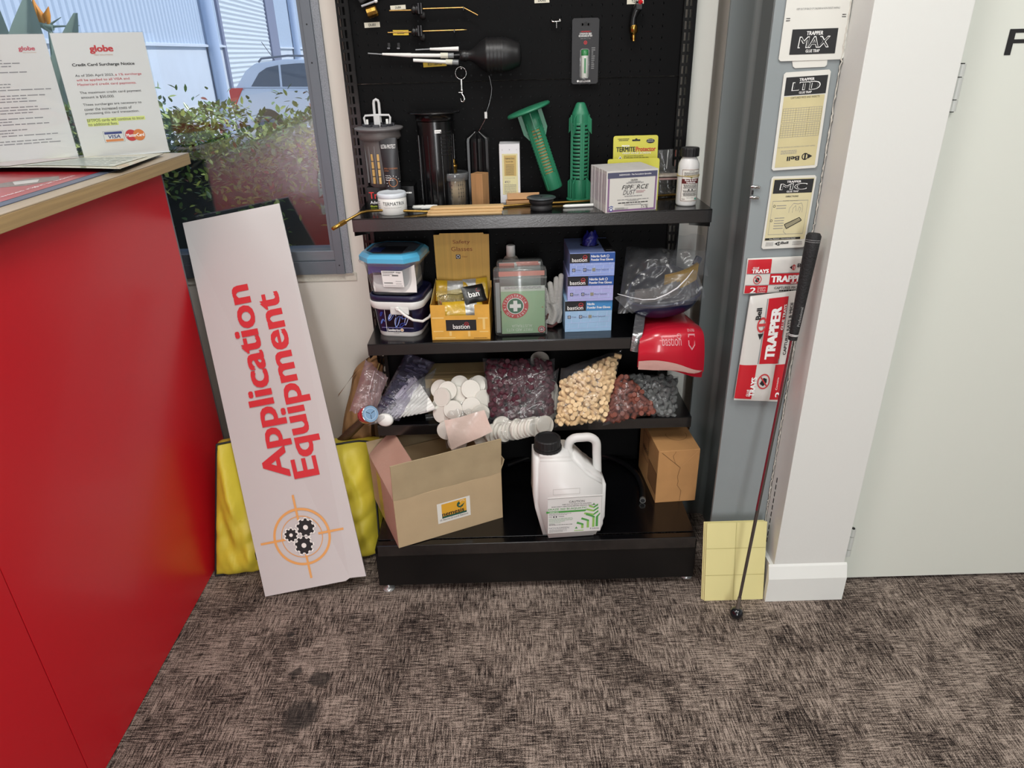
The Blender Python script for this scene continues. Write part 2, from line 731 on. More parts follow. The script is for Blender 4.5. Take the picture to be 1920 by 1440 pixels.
# window: frame, sash beads, pane
w1 = tag(bpy.data.objects.new('window_1', None), kind='structure')
COL.objects.link(w1)
al = mat('grey_aluminium', '6f747c', .45, .55, bump=.05, bscale=300)
al2 = mat('grey_aluminium_mottled', '8c9097', .6, .3, var=.22, vscale=420)
m = MB()
m.bb(-.482, -.461, 2.022, 2.12, .807, 2.3, al2, .001)
m.bb(-.507, -.482, 2.016, 2.12, .807, 2.3, al, .001)
m.bb(-3.6, -.482, 2.018, 2.12, .807, .846, al, .001)
m.bb(-3.6, -.482, 2.022, 2.12, 2.26, 2.3, al)
for z in (.834, .95, 1.38, 1.47):
    m.lathe([(.0022, 0), (.0022, .0012)], 8, blkm, (-.496, 2.0155, z), 'Y')
m.build('window_frame', w1)
m = MB()
m.bb(-3.6, -.507, 2.028, 2.10, .846, .876, mat('sash_aluminium', '7b8087', .4, .6), .002)
m.bb(-.519, -.507, 2.030, 2.10, .876, 2.26, al)
m.build('window_sash', w1)
gm = bpy.data.materials.new('window_glass')
gm.use_nodes = True
nt = gm.node_tree
nt.nodes.clear()
o_ = nt.nodes.new('ShaderNodeOutputMaterial')
t_ = nt.nodes.new('ShaderNodeBsdfTransparent')
t_.inputs[0].default_value = (.93, .96, 1, 1)
g_ = nt.nodes.new('ShaderNodeBsdfGlossy')
g_.inputs['Roughness'].default_value = 0
lz = nt.nodes.new('ShaderNodeLayerWeight')
lz.inputs[0].default_value = .5
pz = nt.nodes.new('ShaderNodeMath')
pz.operation = 'POWER'
pz.inputs[1].default_value = 3
nt.links.new(lz.outputs['Facing'], pz.inputs[0])
fz = nt.nodes.new('ShaderNodeMath')
fz.operation = 'MULTIPLY_ADD'
fz.inputs[1].default_value = .7
fz.inputs[2].default_value = .13
nt.links.new(pz.outputs[0], fz.inputs[0])
x_ = nt.nodes.new('ShaderNodeMixShader')
nt.links.new(fz.outputs[0], x_.inputs[0])
nt.links.new(t_.outputs[0], x_.inputs[1])
nt.links.new(g_.outputs[0], x_.inputs[2])
nt.links.new(x_.outputs[0], o_.inputs[0])
m = MB()
m.bb(-3.6, -.515, 2.060, 2.066, .87, 2.27, gm)
m.build('window_pane', w1)
# ---------------------------------------------------------------- steel column (H section)
st = mat('column_paint', '8b9395', .5, bump=.08, bscale=60, var=.03, vscale=9)
col = T('steel_column', 'grey painted steel H column with paper glue traps taped to its front', 'column', (.628, 1.73, 0))
m = MB()
m.bb(-.075, .075, -.156, -.146, 0, 2.7, st, .001)
m.build('front_flange', col)
m = MB()
m.bb(-.004, .004, -.146, .146, 0, 2.7, mat('column_web_shaded', '6d7474', .5))  # same column paint, darkened: the recess shadow is put into the web colour
for sgn in (-1, 1):      # root fillets
    for a in range(6):
        t0, t1 = a*15, (a+1)*15
        r = .014
        c0 = (-.004-r+r*math.cos(rad(t0)), .146-r+r*math.sin(rad(t0)))
        c1 = (-.004-r+r*math.cos(rad(t1)), .146-r+r*math.sin(rad(t1)))
        if sgn == 1:
            m.add([(c0[0], c0[1], 0), (c1[0], c1[1], 0), (c1[0], c1[1], 2.7), (c0[0], c0[1], 2.7)], [(0, 1, 2, 3)], mat('column_fillet_highlight', '7a8181', .4), True)  # lighter than the web: the fillet's highlight is painted in
m.build('web', col)
m = MB()
m.bb(-.075, .075, .146, .156, 0, 2.7, mat('column_back_shaded', '737a7a', .5), .001)  # same column paint with the shade of the recess painted in
m.build('rear_flange', col)
# white service duct between the shelving and the column
m = MB()
m.bb(.489, .546, 1.955, WF, 0, 2.7, mat('duct_white', 'dadbd3', .6), .003)
one(m, 'wall_duct', 'narrow white painted duct running up between shelving and column', 'duct')

# ================================================================ outside the window
GZ = -.2
hb = mat('shed_panel', 'cfd6dc', .7, var=.03, vscale=2)
def fac(y):
    return -6.1-.106*(y-13.9)
FD = V((-.106, 1, 0)).normalized()
FN = V((1, .106, 0)).normalized()
shed = T('warehouse', 'long white metal clad warehouse across the driveway with roller door', 'building', (fac(14), 14, GZ))
def fp(y, z, off=0):
    return V((fac(y)-fac(14), y-14, z-GZ)) + FN*off
m = MB()
m.add([fp(3, GZ), fp(60, GZ), fp(60, 1.62), fp(3, 1.62), fp(3, GZ, -.3), fp(60, GZ, -.3), fp(60, 1.62, -.3), fp(3, 1.62, -.3)],
      [(0, 1, 2, 3), (4, 7, 6, 5), (3, 2, 6, 7)], hb)
m.build('lower_wall_panel', shed)
m = MB()
vs, fs = [], []
cor = mat('shed_cladding', 'c4d0dc', .5, .1)
n = 0
y = 3.
while y < 45:
    for dy, of in ((0, .0), (.14, .0), (.155, .03), (.185, .03)):
        if 18.4 < y+dy < 24.2:
            of = -.03
        vs += [fp(y+dy, 1.65, of), fp(y+dy, 9, of)]
    y += .2
for i in range(len(vs)//2-1):
    fs.append((2*i, 2*i+2, 2*i+3, 2*i+1))
m.add(vs, fs, cor)
m.build('corrugated_cladding', shed)
m = MB()
for a, b_ in ((3, 18.4), (25.6, 45)):
    m.add([fp(a, 1.60, .0), fp(b_, 1.60, .0), fp(b_, 1.60, .07), fp(a, 1.60, .07), fp(a, 1.66, 0), fp(b_, 1.66, 0), fp(b_, 1.64, .07), fp(a, 1.64, .07)],
          [(0, 1, 2, 3), (4, 7, 6, 5), (3, 2, 6, 7)], hb)
m.build('flashing', shed)
m = MB()
vs, fs = [], []
z = GZ
i = 0
while z < 8:
    for dz, of in ((0, .01), (.05, .035), (.1, .01)):
        vs += [fp(18.5, z+dz, of), fp(24.1, z+dz, of)]
    z += .11
for i in range(len(vs)//2-1):
    fs.append((2*i, 2*i+1, 2*i+3, 2*i+2))
m.add(vs, fs, mat('roller_door_steel', 'd3dade', .45))
m.build('roller_door', shed)
dj = mat('door_jamb_purplish', '7d8296', .6)  # one even purplish grey for both jambs
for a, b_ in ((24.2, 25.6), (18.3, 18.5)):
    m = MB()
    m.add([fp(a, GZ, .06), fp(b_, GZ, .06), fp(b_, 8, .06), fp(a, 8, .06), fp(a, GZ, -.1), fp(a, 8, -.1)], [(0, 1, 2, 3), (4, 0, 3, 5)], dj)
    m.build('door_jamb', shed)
for yy in (17., 28.5):
    m = MB()
    m.tube([fp(yy, GZ, .14), fp(yy, 8, .14)], .13, mat('downpipe_paint', 'aebed4', .4), 16)
    m.build('downpipe', shed)
m = MB()
m.bb(-40, 8, 2.175, 60, GZ-.1, GZ, mat('driveway_concrete', '9a9a96', .9, var=.06, vscale=2))
struct(m, 'trim_outside_ground')

# car: body side outline with greenhouse, built as a solid
cp = mat('car_white_paint', 'd9dfe6', .2, coat=.8)
cg = mat('car_glass', '5b646e', .05, 0)
car = T('parked_car', 'white station wagon parked outside behind the hedge', 'car', (-5.35, 14.9, GZ), -14)
def carsec(x, ylo):
    # half width and heights along the length
    return None
prof_low = [(.0, .35), (.0, .62), (.03, .92), (.05, 1.03), (3.0, .98), (4.0, .88), (4.25, .62), (4.25, .30), (3.9, .28), (3.55, .62), (3.2, .28), (1.1, .28), (.75, .62), (.4, .28)]
m = MB()
m.prism(prof_low, 1.7, cp, lambda x, y, z: V((x, z, y)), bev=.03, smooth=False, seg=2)
roof = [(.05, 1.02), (.32, 1.34), (.55, 1.47), (1.2, 1.53), (2.0, 1.49), (2.5, 1.34), (3.05, .99)]
m.prism(roof, 1.5, cp, lambda x, y, z: V((x, z+.1+(y-1)*.12*(1 if z < .7 else -1), y)), bev=.02, seg=2)
m.build('car_body', car)
m = MB()
def cw(pts, side=0):
    return [V((x, .1+(y-1)*.12-.006-side, y)) for x, y in pts]
m.add(cw([(.42, 1.06), (.62, 1.30), (.80, 1.39), (1.05, 1.43), (1.05, 1.05)]), [(0, 4, 3, 2, 1)], cg)
m.add(cw([(1.10, 1.05), (1.10, 1.435), (1.5, 1.455), (1.75, 1.45), (1.75, 1.04)]), [(0, 4, 3, 2, 1)], cg)
m.add(cw([(1.82, 1.04), (1.82, 1.445), (2.1, 1.40), (2.38, 1.28), (2.75, 1.03)]), [(0, 4, 3, 2, 1)], cg)
m.build('side_window', car)
m = MB()
m.prism([(-.012, .80), (-.012, 1.0), (.05, 1.04), (.30, 1.04), (.20, .90), (.08, .72), (.0, .68)], .02, mat('tail_lamp_red', 'd8453a', .25), lambda x, y, z: V((x, -.012+z, y)), bev=.004)
m.build('tail_lamp', car)
m = MB()
m.tube([(.55, .3, 1.49), (.62, .3, 1.55), (1.2, .3, 1.59), (1.9, .3, 1.565), (2.1, .3, 1.50)], .02, al, 8)
m.build('roof_rail', car)
m = MB()
m.tube([(.62, .8, 1.5), (.38, .8, 1.85)], .006, blkm, 6)
m.build('aerial', car)
for x in (.75, 3.55):
    m = MB()
    m.lathe([(.31, -.02), (.33, 0), (.33, .2), (.31, .22)], 24, blkm, (x, 0, .33), 'Y')
    m.lathe([(.2, -.03), (.2, .0)], 20, al, (x, 0, .33), 'Y')
    m.build('wheel', car)

# hedge just outside the glass
def leaf(mb, p, d, up, l, w, m_):
    s_ = d.cross(up).normalized()
    n_ = s_.cross(d)
    mb.add([p, p+d*l*.25+s_*w*.38+n_*w*.1, p+d*l*.6+s_*w*.42+n_*w*.12, p+d*l, p+d*l*.6-s_*w*.42+n_*w*.12, p+d*l*.25-s_*w*.38+n_*w*.1], [(0, 1, 2, 3), (0, 3, 4, 5)], m_, True)
lm = [mat('leaf_green_a', '6d8a34', .35, coat=.2), mat('leaf_green_b', '4d6c2c', .35), mat('leaf_green_c', 'a3b056', .4), mat('leaf_rust', '8c4a2c', .45)]
hedge = T('hedge', 'clipped green leafy hedge close behind the window glass', 'hedge', (-1.5, 2.7, GZ))
m = MB()
m.box((0, .03, .65), (3.4, .42, 1.28), mat('hedge_inner_shade', '1d2214', .9), .05)  # solid dark block; the self-shadow inside the hedge painted as its colour
m.build('shade_core', hedge)
m = MB()
rn = random.Random(7)
for i in range(17000):
    x = rn.uniform(-1.6, 1.6)
    top = 1.41+.035*math.sin(x*7)+.03*math.sin(x*17)
    if rn.random() < .45:
        z = top-abs(rn.gauss(0, .06))
        y = rn.uniform(-.34, .3)
    else:
        z = top-.01-abs(rn.gauss(0, .13))
        y = -.30-.03*math.sin(z*20+x*8)+rn.uniform(-.05, .06)
    if rn.random() < .03:
        z = top+rn.uniform(0, .08)
    d = V((rn.uniform(-1, 1), rn.uniform(-1, .3), rn.uniform(-.4, 1))).normalized()
    leaf(m, V((x, y, z)), d, V((rn.uniform(-.5, .5), rn.uniform(-.5, .5), 1)), rn.uniform(.020, .036), rn.uniform(.012, .019), rn.choices(lm, (5, 4, 3, .5))[0])
tag(m.build('foliage', hedge), kind='stuff')
# bird of paradise plant
bp_ = T('bird_of_paradise', 'grey green plant with orange pointed flower outside behind the notices', 'plant', (-1.75, 3.22, GZ))
lg = mat('strelitzia_leaf', '93a79a', .45, var=.08, vscale=6)
def pc(px, py, y=3.22):
    return P(px, py, 1, y)-V((-1.75, 3.22, GZ))
for a, b_, w in (((95, 330), (60, -10), .17), ((110, 330), (150, 25), .12), ((60, 340), (-10, -20), .16), ((120, 360), (112, 130), .14), ((30, 340), (10, 60), .13), ((140, 380), (135, 170), .10)):
    m = MB()
    p0, p1 = pc(*a), pc(*b_)
    ax = (p1-p0)
    sd = V((1, .25, 0)).normalized()
    def lf(u, v, p0=p0, ax=ax, sd=sd, w=w):
        wd_ = w*math.sin(PI*min(1, max(0, (v-.25)/.75))**.8)*.5+.008
        return p0+ax*v+sd*(u-.5)*2*wd_+V((0, -1, 0))*(abs(u-.5)*wd_*.8)+V((0, -.05, 0))*math.sin(v*2.5)
    m.grid(lf, 6, 14, lg)
    m.build('leaf', bp_)
m = MB()
m.tube([pc(120, 330), pc(105, 150), pc(95, 60), pc(82, 48)], [.012, .01, .01, .014], mat('strelitzia_stem', '8fa395', .5), 8)
m.tube([pc(100, 52), pc(75, 46), pc(50, 36), pc(32, 30)], [.012, .012, .006, .001], mat('strelitzia_stem', '8fa395', .5), 8)
m.build('stem', bp_)
om = mat('orange_petal', 'e8952e', .45)
for a, b_, c in (((84, 50), (78, 30), (62, 0)), ((92, 48), (88, 28), (91, 12)), ((80, 48), (68, 22), (60, -8))):
    m = MB()
    m.tube([pc(*a), pc(*b_), pc(*c)], [.006, .014, .001], om, 6)
    m.build('petal', bp_)
m = MB()
for a in ((115, 32), (150, 48), (60, 40)):
    m.tube([pc(88, 50), pc(*a)], [.006, .001], lg, 5)
m.build('bract', bp_)
# ================================================================ reception counter
red = mat('red_laminate', 'cb1524', .36, coat=.06)
oak = mat('oak_laminate_edge', 'b09468', .5, var=.16, vscale=1, stretch=(160, 3.5, 160))
oakt = mat('oak_laminate_top', 'b4a186', .35, var=.08, vscale=1, stretch=(120, 4, 120))
ct = T('reception_counter', 'tall red fronted reception counter with pale oak worktop', 'counter', (-.908, .6, 0))
m = MB()
m.bb(-.02, 0, -2.0, .373, .004, 1.133, red, .0008)
m.bb(-.02, .0001, .375, 1.309, .004, 1.133, red, .0008)
m.build('front_panel', ct)
m = MB()
m.bb(-.75, -.0005, 1.309, 1.317, .0, 1.133, mat('grey_edge_strip', '6b6c70', .5))
m.bb(-.75, -.03, 1.29, 1.309, .0, 1.133, mat('navy_end_panel', '16233f', .4))
m.build('end_panel', ct)
m = MB()
m.bb(-.79, .036, -2.0, 1.425, 1.133, 1.161, oak, .0015)
m.bb(-.79, .0355, -2.0, 1.4245, 1.161, 1.1635, oakt, .0008)
m.build('worktop', ct)
m = MB()
# raised white lettering further along the front, seen only mirrored in the glass
f = fr((0, -.4, 0), right=(0, 1, 0), up=(0, 0, 1), lift=.001)
m.text('globe', f, -.23, .58, .40, wht, bold=.02, w=.68)
m.build('front_lettering', ct)
WT = 1.1637

# ---- acrylic notice holders
acr = film('clear_acrylic', 'fafcfc', .02, bump=0, rough=.05)
white_sheet = mat('notice_sheet', 'dedede', .45, coat=.3)
def notice(bl, br, px_tl, px_tr, name, label, draw):
    bl, br = V(bl), V(br)
    mid = (bl+br)/2
    rt = (br-bl).normalized()
    def top(px, b):
        best = None
        for i in range(400):
            y = b.y-.25+i*.001
            p = P(px[0], px[1], 1, y)
            e = abs((p-b).length-.30)
            if best is None or e < best[0]:
                best = (e, p)
        return best[1]
    tl, tr = top(px_tl, bl), top(px_tr, br)
    up = ((tl-bl)+(tr-br)).normalized()
    up = (up-rt*up.dot(rt)).normalized()
    w, h = .212, .300
    t = T(name, label, 'notice', mid)
    n = rt.cross(up)
    o = -rt*w/2
    F = fr(o, rt, up, 0)
    m = MB()
    m.prism([(0, 0), (w, 0), (w, h), (0, h)], .003, acr, F, z0=-.0012)
    m.prism([(0, 0), (w, 0), (w, .003), (0, .003)], .004, mat('acrylic_edge', 'dfe6ea', .2), F, z0=-.0014)
    bk = -V((n.x, n.y, 0)).normalized()
    m.add([o+V((0, 0, .0)), o+rt*w, o+rt*w+bk*.085, o+bk*.085, o+V((0, 0, .002)), o+rt*w+V((0, 0, .002)), o+rt*w+bk*.085+V((0, 0, .002)), o+bk*.085+V((0, 0, .002))],
          [(0, 3, 2, 1), (4, 5, 6, 7), (0, 1, 5, 4), (2, 3, 7, 6)], acr)
    m.build('acrylic_holder', t)
    m = MB()
    G = fr(o, rt, up, 0)
    m.prism([(.002, .003), (w-.002, .003), (w-.002, h-.002), (.002, h-.002)], .0006, white_sheet, G, z0=.0002)
    draw(m, lambda x, y, z=0: G(x, y, z+.0012), w, h)
    m.build('notice_sheet', t)
    return t


def draw_notice(m, f, w, h):
    R2 = mat('notice_red', 'c9354a', .6)
    m.text('globe', f, w/2, h*.835, .019, mat('logo_red', 'c8222e', .5), al='c', bold=.05, w=.052)
    m.text('PEST SOLUTIONS', f, w/2+.002, h*.820, .0028, mat('logo_orange', 'c99a7e', .6), al='c', w=.042)
    m.text('Credit Card Surcharge Notice', f, w/2-.003, h*.735, .0085, K, al='c', bold=.035, w=.142)
    x = .032
    def ln(y, parts, hh=.0072):
        cx = x
        for t_, c, wd in parts:
            m.text(t_, f, cx, y, hh, c, w=wd, bold=.003)
            cx += wd+.003
    G_ = mat('notice_text', '3b3b40', .6)
    ln(h*.655, [('As of 20th April 2023,', G_, .088), ('a 1% surcharge', R2, .062)])
    ln(h*.620, [('will be applied to all VISA and', R2, .122)])
    ln(h*.585, [('Mastercard credit card payments.', R2, .136)])
    ln(h*.520, [('The maximum credit card payment', G_, .143)])
    ln(h*.485, [('amount is $50,000.', G_, .077)])
    ln(h*.425, [('These surcharges are necessary to', G_, .137)])
    ln(h*.390, [('cover the increased costs of', G_, .111)])
    ln(h*.355, [('processing this card transaction.', G_, .127)])
    hl = mat('highlighter_yellow', 'dfe88a', .6)
    m.rect(x-.001, h*.293, x+.137, h*.325, hl, f, .0001)
    m.rect(x-.001, h*.262, x+.071, h*.293, hl, f, .0001)
    ln(h*.298, [('EFTPOS cards will continue to incur', G_, .135)])
    ln(h*.266, [('no additional fees.', G_, .069)])
    # card marks
    m.rect(.060, h*.120, .108, h*.215, mat('card_outline', '5a6470', .6), f, .0001)
    m.rect(.0606, h*.1215, .1074, h*.2135, white_sheet, f, .0002)
    m.rect(.063, h*.188, .105, h*.208, mat('visa_blue', '1f3480', .5), f, .0003)
    m.rect(.063, h*.126, .105, h*.146, mat('visa_gold', 'd98240', .5), f, .0003)
    m.text('VISA', f, .084, h*.152, .0088, mat('visa_blue', '1f3480', .5), al='c', w=.030, bold=.03, shear=.2)
    m.disc(.126, h*.168, .0145, mat('card_red', 'c9232c', .5), f, .0002)
    m.disc(.145, h*.168, .0145, mat('card_orange', 'dd7d33', .5), f, .0003)
    m.text('MasterCard', f, .1355, h*.155, .0085, KW, al='c', w=.043, bold=.03, z=.0006)


def draw_terms(m, f, w, h):
    m.text('globe', f, w*.78, h*.865, .012, mat('logo_red2', 'cc5468', .6), al='c', bold=.04, w=.034)
    m.text('PEST SOLUTIONS', f, w*.80, h*.855, .0018, mat('logo_orange', 'c99a7e', .6), al='c', w=.028)
    rn = random.Random(3)
    y = h*.80
    g = mat('terms_text', '8f9096', .7)
    for i in range(30):
        L_ = rn.uniform(.35, .98)
        if i % 4 == 3:
            y -= h*.022
            continue
        m.dash(f, .016, .016+(w-.03)*L_, y, .0022, g, i, z=.0002)
        y -= h*.0225


notice((-1.115, 1.938, WT+.001), (-.930, 2.040, WT+.001), (95, 57), (267, 57), 'notice_holder',
       'acrylic stand with credit card surcharge notice on the oak worktop', draw_notice)
_bl = P(133, 291, 2, WT+.001)
_bl.y -= .035
_br = V((_bl.x+.06, _bl.y-.03, _bl.z))
dr = (V((-.930, 2.040, 0))-V((-1.115, 1.938, 0))).normalized()*.212
notice(_br-dr, _br, (-108, 66), (68, 60), 'notice_holder', 'acrylic stand with dense grey terms text, left of the surcharge notice', draw_terms)
# ---- paper and counter mat
m = MB()
pts = [P(x, y, 2, WT+.004) for x, y in ((-160, 322), (226, 322), (308, 289), (90, 297))]
bl, br, tr, tl = pts
def sheet(u, v):
    p = (bl*(1-u)+br*u)*(1-v)+(tl*(1-u)+tr*u)*v
    return p+V((0, 0, .002+.006*math.sin(PI*u)*(1-v)+.004*u*(1-v)))
m.grid(sheet, 16, 8, mat('glossy_leaflet', 'd6cfa8', .18, coat=.6, var=.05, vscale=9))
m.grid(lambda u, v: sheet(u, v)-V((0, 0, .0012)), 16, 8, mat('leaflet_back', '2c2620', .6))
pf = lambda x, y, z=0: sheet(x, y)+V((0, 0, .0008))
m.rect(.46, .12, .94, .80, mat('leaflet_panel', 'd3d7c8', .25), pf, nx=10)
m.rect(.02, .1, .42, .85, mat('leaflet_panel_pink', 'd2c3c1', .25), pf, nx=10)
for i in range(6):
    m.dash(lambda x, y, z=0: sheet(x, y)+V((0, 0, .0012)), .5, .9, .18+i*.1, .02, mat('leaflet_print', '7d8b86', .5), i)
one(m, 'leaflet', 'glossy yellow leaflet lying on the worktop in front of the surcharge notice', 'leaflet')
m = MB()
mx0, mx1, my0, my1 = -1.45, -.915, 1.15, 1.80
m.bb(mx0, mx1, my0, my1, WT-.0002, WT+.0018, mat('mat_border', '5b6273', .4), .0006)
f = fr((mx0, my0, WT+.0018), (1, 0, 0), (0, 1, 0), .0002)
w, h = mx1-mx0, my1-my0
m.rect(.02, .02, w-.026, h-.02, mat('mat_red', 'b3202a', .3, coat=.3, var=.12, vscale=14), f, .0002)
m.prism([(w-.17, h-.26), (w-.14, h-.31), (w-.09, h-.29), (w-.06, h-.22), (w-.09, h-.17), (w-.14, h-.19)], .0002, mat('mat_photo', '8c8078', .4, var=.3, vscale=60), f, z0=.0003)
m.prism([(w-.15, h-.24), (w-.12, h-.28), (w-.09, h-.25), (w-.11, h-.21)], .0002, mat('mat_photo_pale', 'd3cfc8', .4), f, z0=.0007)
FM = lambda x, y, z=0: f(x, y, z+.0006)
m.text('Stop termites right at home', lambda x, y, z=0: f(w-.048-y, x, z+.0008), .12, 0, .014, KW, w=.36)
m.text('TERMITE FAMILY', lambda x, y, z=0: f(w-.105-y, x, z+.0008), -.25, 0, .038, KW, w=.40, shear=.15)
one(m, 'counter_mat', 'red printed counter mat with grey border under the leaflet', 'mat')

# ================================================================ leaning sign board
BL, BR = P(497, 1119, 2, .001), V((-.427, 1.556, .048))
TL, TR = P(342, 418, 1, 2.012), P(523, 381, 1, 2.012)
rt = (BR-BL).normalized()
up = ((TL-BL).normalized()+(TR-BR).normalized()).normalized()
up = (up-rt*up.dot(rt)).normalized()
sw, sh = (BR-BL).length, ((TL-BL).length+(TR-BR).length)/2
sg = T('application_sign', 'tall white board reading Application Equipment leaning against the window wall', 'sign', BL)
F = quadf(V((0, 0, 0)), BR-BL, TL-BL, TR-BL, 0)
FS = lambda x, y, z=0: F(x/sw, y/sh, z)
m = MB()
out = [(0, 0), (sw*.80, .0), (sw*.84, .006), (sw, .002), (sw, sh), (0, sh)]
m.prism(out, .005, mat('sign_board_white', 'c6c2c1', .35, coat=.2), FS, z0=-.006)
sr = mat('sign_red', 'cf2a33', .5)
so = mat('sign_orange', 'e3a35e', .5)
SF = lambda x, y, z=0: FS(x, y, z-.0004)
# vertical writing (reads upwards): local (u along up, v to the left)
UF = lambda x, y, z=0: FS(sw*.5-y, x, z-.0004)
m.text('Application', UF, sh*.300, -.0247, .096, sr, w=sh*.508, bold=.035)
m.text('Equipment', UF, sh*.290, -.1077, .096, sr, w=sh*.485, bold=.035)
cx, cy = sw*.48, sh*.136
for r_, t_ in ((.083, .007), (.060, .0022)):
    m.disc(cx, cy, r_, so, SF, .0002, 64, r_-t_)
for a in (0, 90, 180, 270):
    c_, s_ = math.cos(rad(a)), math.sin(rad(a))
    q = [(.048, -.0032), (.122, -.0032), (.122, .0032), (.048, .0032)]
    m.poly([(cx+x*c_-y*s_, cy+x*s_+y*c_) for x, y in q], so, SF, .0004)
def gear(x, y, r, mt, z, grow=0, th=9):
    pts = []
    for i in range(th):
        for da, rr in ((-.32, .80), (-.20, 1), (.20, 1), (.32, .80)):
            a = 2*PI*(i+da)/th
            pts.append((x+(r*rr+grow)*math.cos(a), y+(r*rr+grow)*math.sin(a)))
    n_ = len(pts)
    vs = [SF(px, py, z) for px, py in pts]+[SF(x, y, z)]
    m.add(vs, [(i, (i+1) % n_, n_) for i in range(n_)], mt)
sw_ = mat('sign_glow_white', 'ece9e4', .5)
for x, y, r_ in ((.016, .024, .026), (-.030, .010, .019), (.000, -.026, .026)):
    gear(cx+x, cy+y, r_, sw_, .0006, .004)
    gear(cx+x, cy+y, r_, K, .0008)
    m.disc(cx+x, cy+y, r_*.27, sw_, SF, .0010)
m.build('board', sg)

# ================================================================ yellow duffel bag
yb = mat('yellow_nylon', 'd0be3a', .5, bump=.35, bscale=26, var=.06, vscale=10)
by = T('duffel_bag', 'large yellow nylon duffel bag with black piping behind the sign', 'bag', (-.66, 1.74, 0))
c_bl, c_br = V((-.895, 1.635, .005)), V((-.415, 1.715, .005))
c_tl, c_tr = V((-.845, 1.73, .40)), V((-.425, 1.83, .335))
O = V((-.66, 1.74, 0))
from mathutils import noise as _ns
def bagp(u, v, off=0):
    e = .06
    # front face bulge with creases; the top rolls back
    p = (c_bl*(1-u)+c_br*u)*(1-v)+(c_tl*(1-u)+c_tr*u)*v
    b = (max(0, 1-abs(2*u-1)**6)**.5)*(max(0, 1-abs(2*v-1)**5)**.5)
    cr = _ns.noise(V((u*9, v*2.2, 1)))*.030+_ns.noise(V((u*20+v*5, v*5, 5)))*.012+abs(_ns.noise(V((u*5-v*4, v*3, 9))))*.02
    dip = -.035*math.exp(-((u-.52)/.10)**2)*v
    p = p+V((0, -1, 0))*(.045*b+cr*b+off)
    p.z += dip + (.012*_ns.noise(V((u*6, 3, v)))*v)
    # the cloth is pressed back where the board leans on it
    k_ = max(0, min(1, p.z/.97))
    xl, xr = -.723-.215*k_, -.43-.235*k_
    e_ = min(1, max(0, (p.x-xl+.03)/.03))*min(1, max(0, (xr+.03-p.x)/.03))
    yy = 1.553+.485*p.z+.012
    if p.y < yy:
        p.y += (yy-p.y)*e_
    return p-O
m = MB()
m.grid(bagp, 60, 46, yb)
def side(pa, pb, ua, ub, flip=False):
    def fn(s_, t):
        p = bagp(ua+(ub-ua)*s_, 0) if False else None
    return fn
def back(p, v):
    return p+V((.01, .14, -.075*min(1, max(0, p.z/.3))))*v
def rim(t):
    if t < 1: return bagp(0, t)
    if t < 2: return bagp(t-1, 1)
    if t < 3: return bagp(1, 3-t)
    return bagp(4-t, 0)
def gus(u, v):
    p = rim(u*4 % 4)
    bul = .018*math.sin(PI*v)
    c = V((0, 0, .18))
    return back(p, v)+(V((p.x-c.x, 0, p.z-c.z)).normalized()*bul if p.z > .02 else V((0, 0, 0)))
m.grid(gus, 160, 8, yb)
m.poly([back(rim(i/20), 1) for i in range(80)], yb)
m.build('bag_body', by)
m = MB()
m.tube([rim(t/24)+V((0, -.003, 0)) for t in range(0, 96)], .0035, blkm, 6, closed=True)
m.build('piping', by)
m = MB()
m.tube([back(rim(.6+t/24), .55)+V((0, 0, .012)) for t in range(5, 44)], .004, blkm, 6)
m.build('zip', by)
m = MB()
_h = P(482, 1050, 1, 1.585)-O
m.box(_h+V((.03, .02, 0)), (.08, .012, .028), blkm, .004)
m.build('handle_strap', by)

# ================================================================ shelving unit
XL, XR = -.382, .518
YF = 1.742
bk_ = mat('black_powder_coat', '08080a', .2, bump=.03, bscale=350, coat=.25)
lipm = mat('shelf_lip_coat', '0d0d0f', .25, bump=.05, bscale=300, spec=1, coat=1)
pegm = mat('pegboard_coat', '060607', .6, spec=.12, bump=.02, bscale=300)
gd = T('shelving_unit', 'black steel shop shelving unit with perforated back and three shelves', 'shelf', (.068, 1.75, 0))
GO = V((.068, 1.75, 0))
def gpart(m, name, par=None):
    for i, v in enumerate(m.v):
        m.v[i] = tuple(V(v)-GO)
    return m.build(name, par or gd)
for xo, sg_ in ((-.400, 1), (.455, 1)):
    m = MB()
    x0, x1 = xo, xo+.032
    y0, y1 = 1.935, 1.985
    # slotted face: three stiles with rungs between
    for a, b_ in ((0, .005), (.0105, .0155), (.021, .032)):
        m.bb(x0+a, x0+b_, y0, y0+.002, .02, 1.68, bk_)
    z = .03
    while z < 1.68:
        m.bb(x0+.004, x0+.0215, y0+.0002, y0+.0018, z, z+.0075, bk_)
        z += .0254
    m.bb(x0, x0+.002, y0, y1, .02, 1.68, bk_)
    m.bb(x1-.002, x1, y0, y1, .02, 1.68, bk_)
    gpart(m, 'upright')
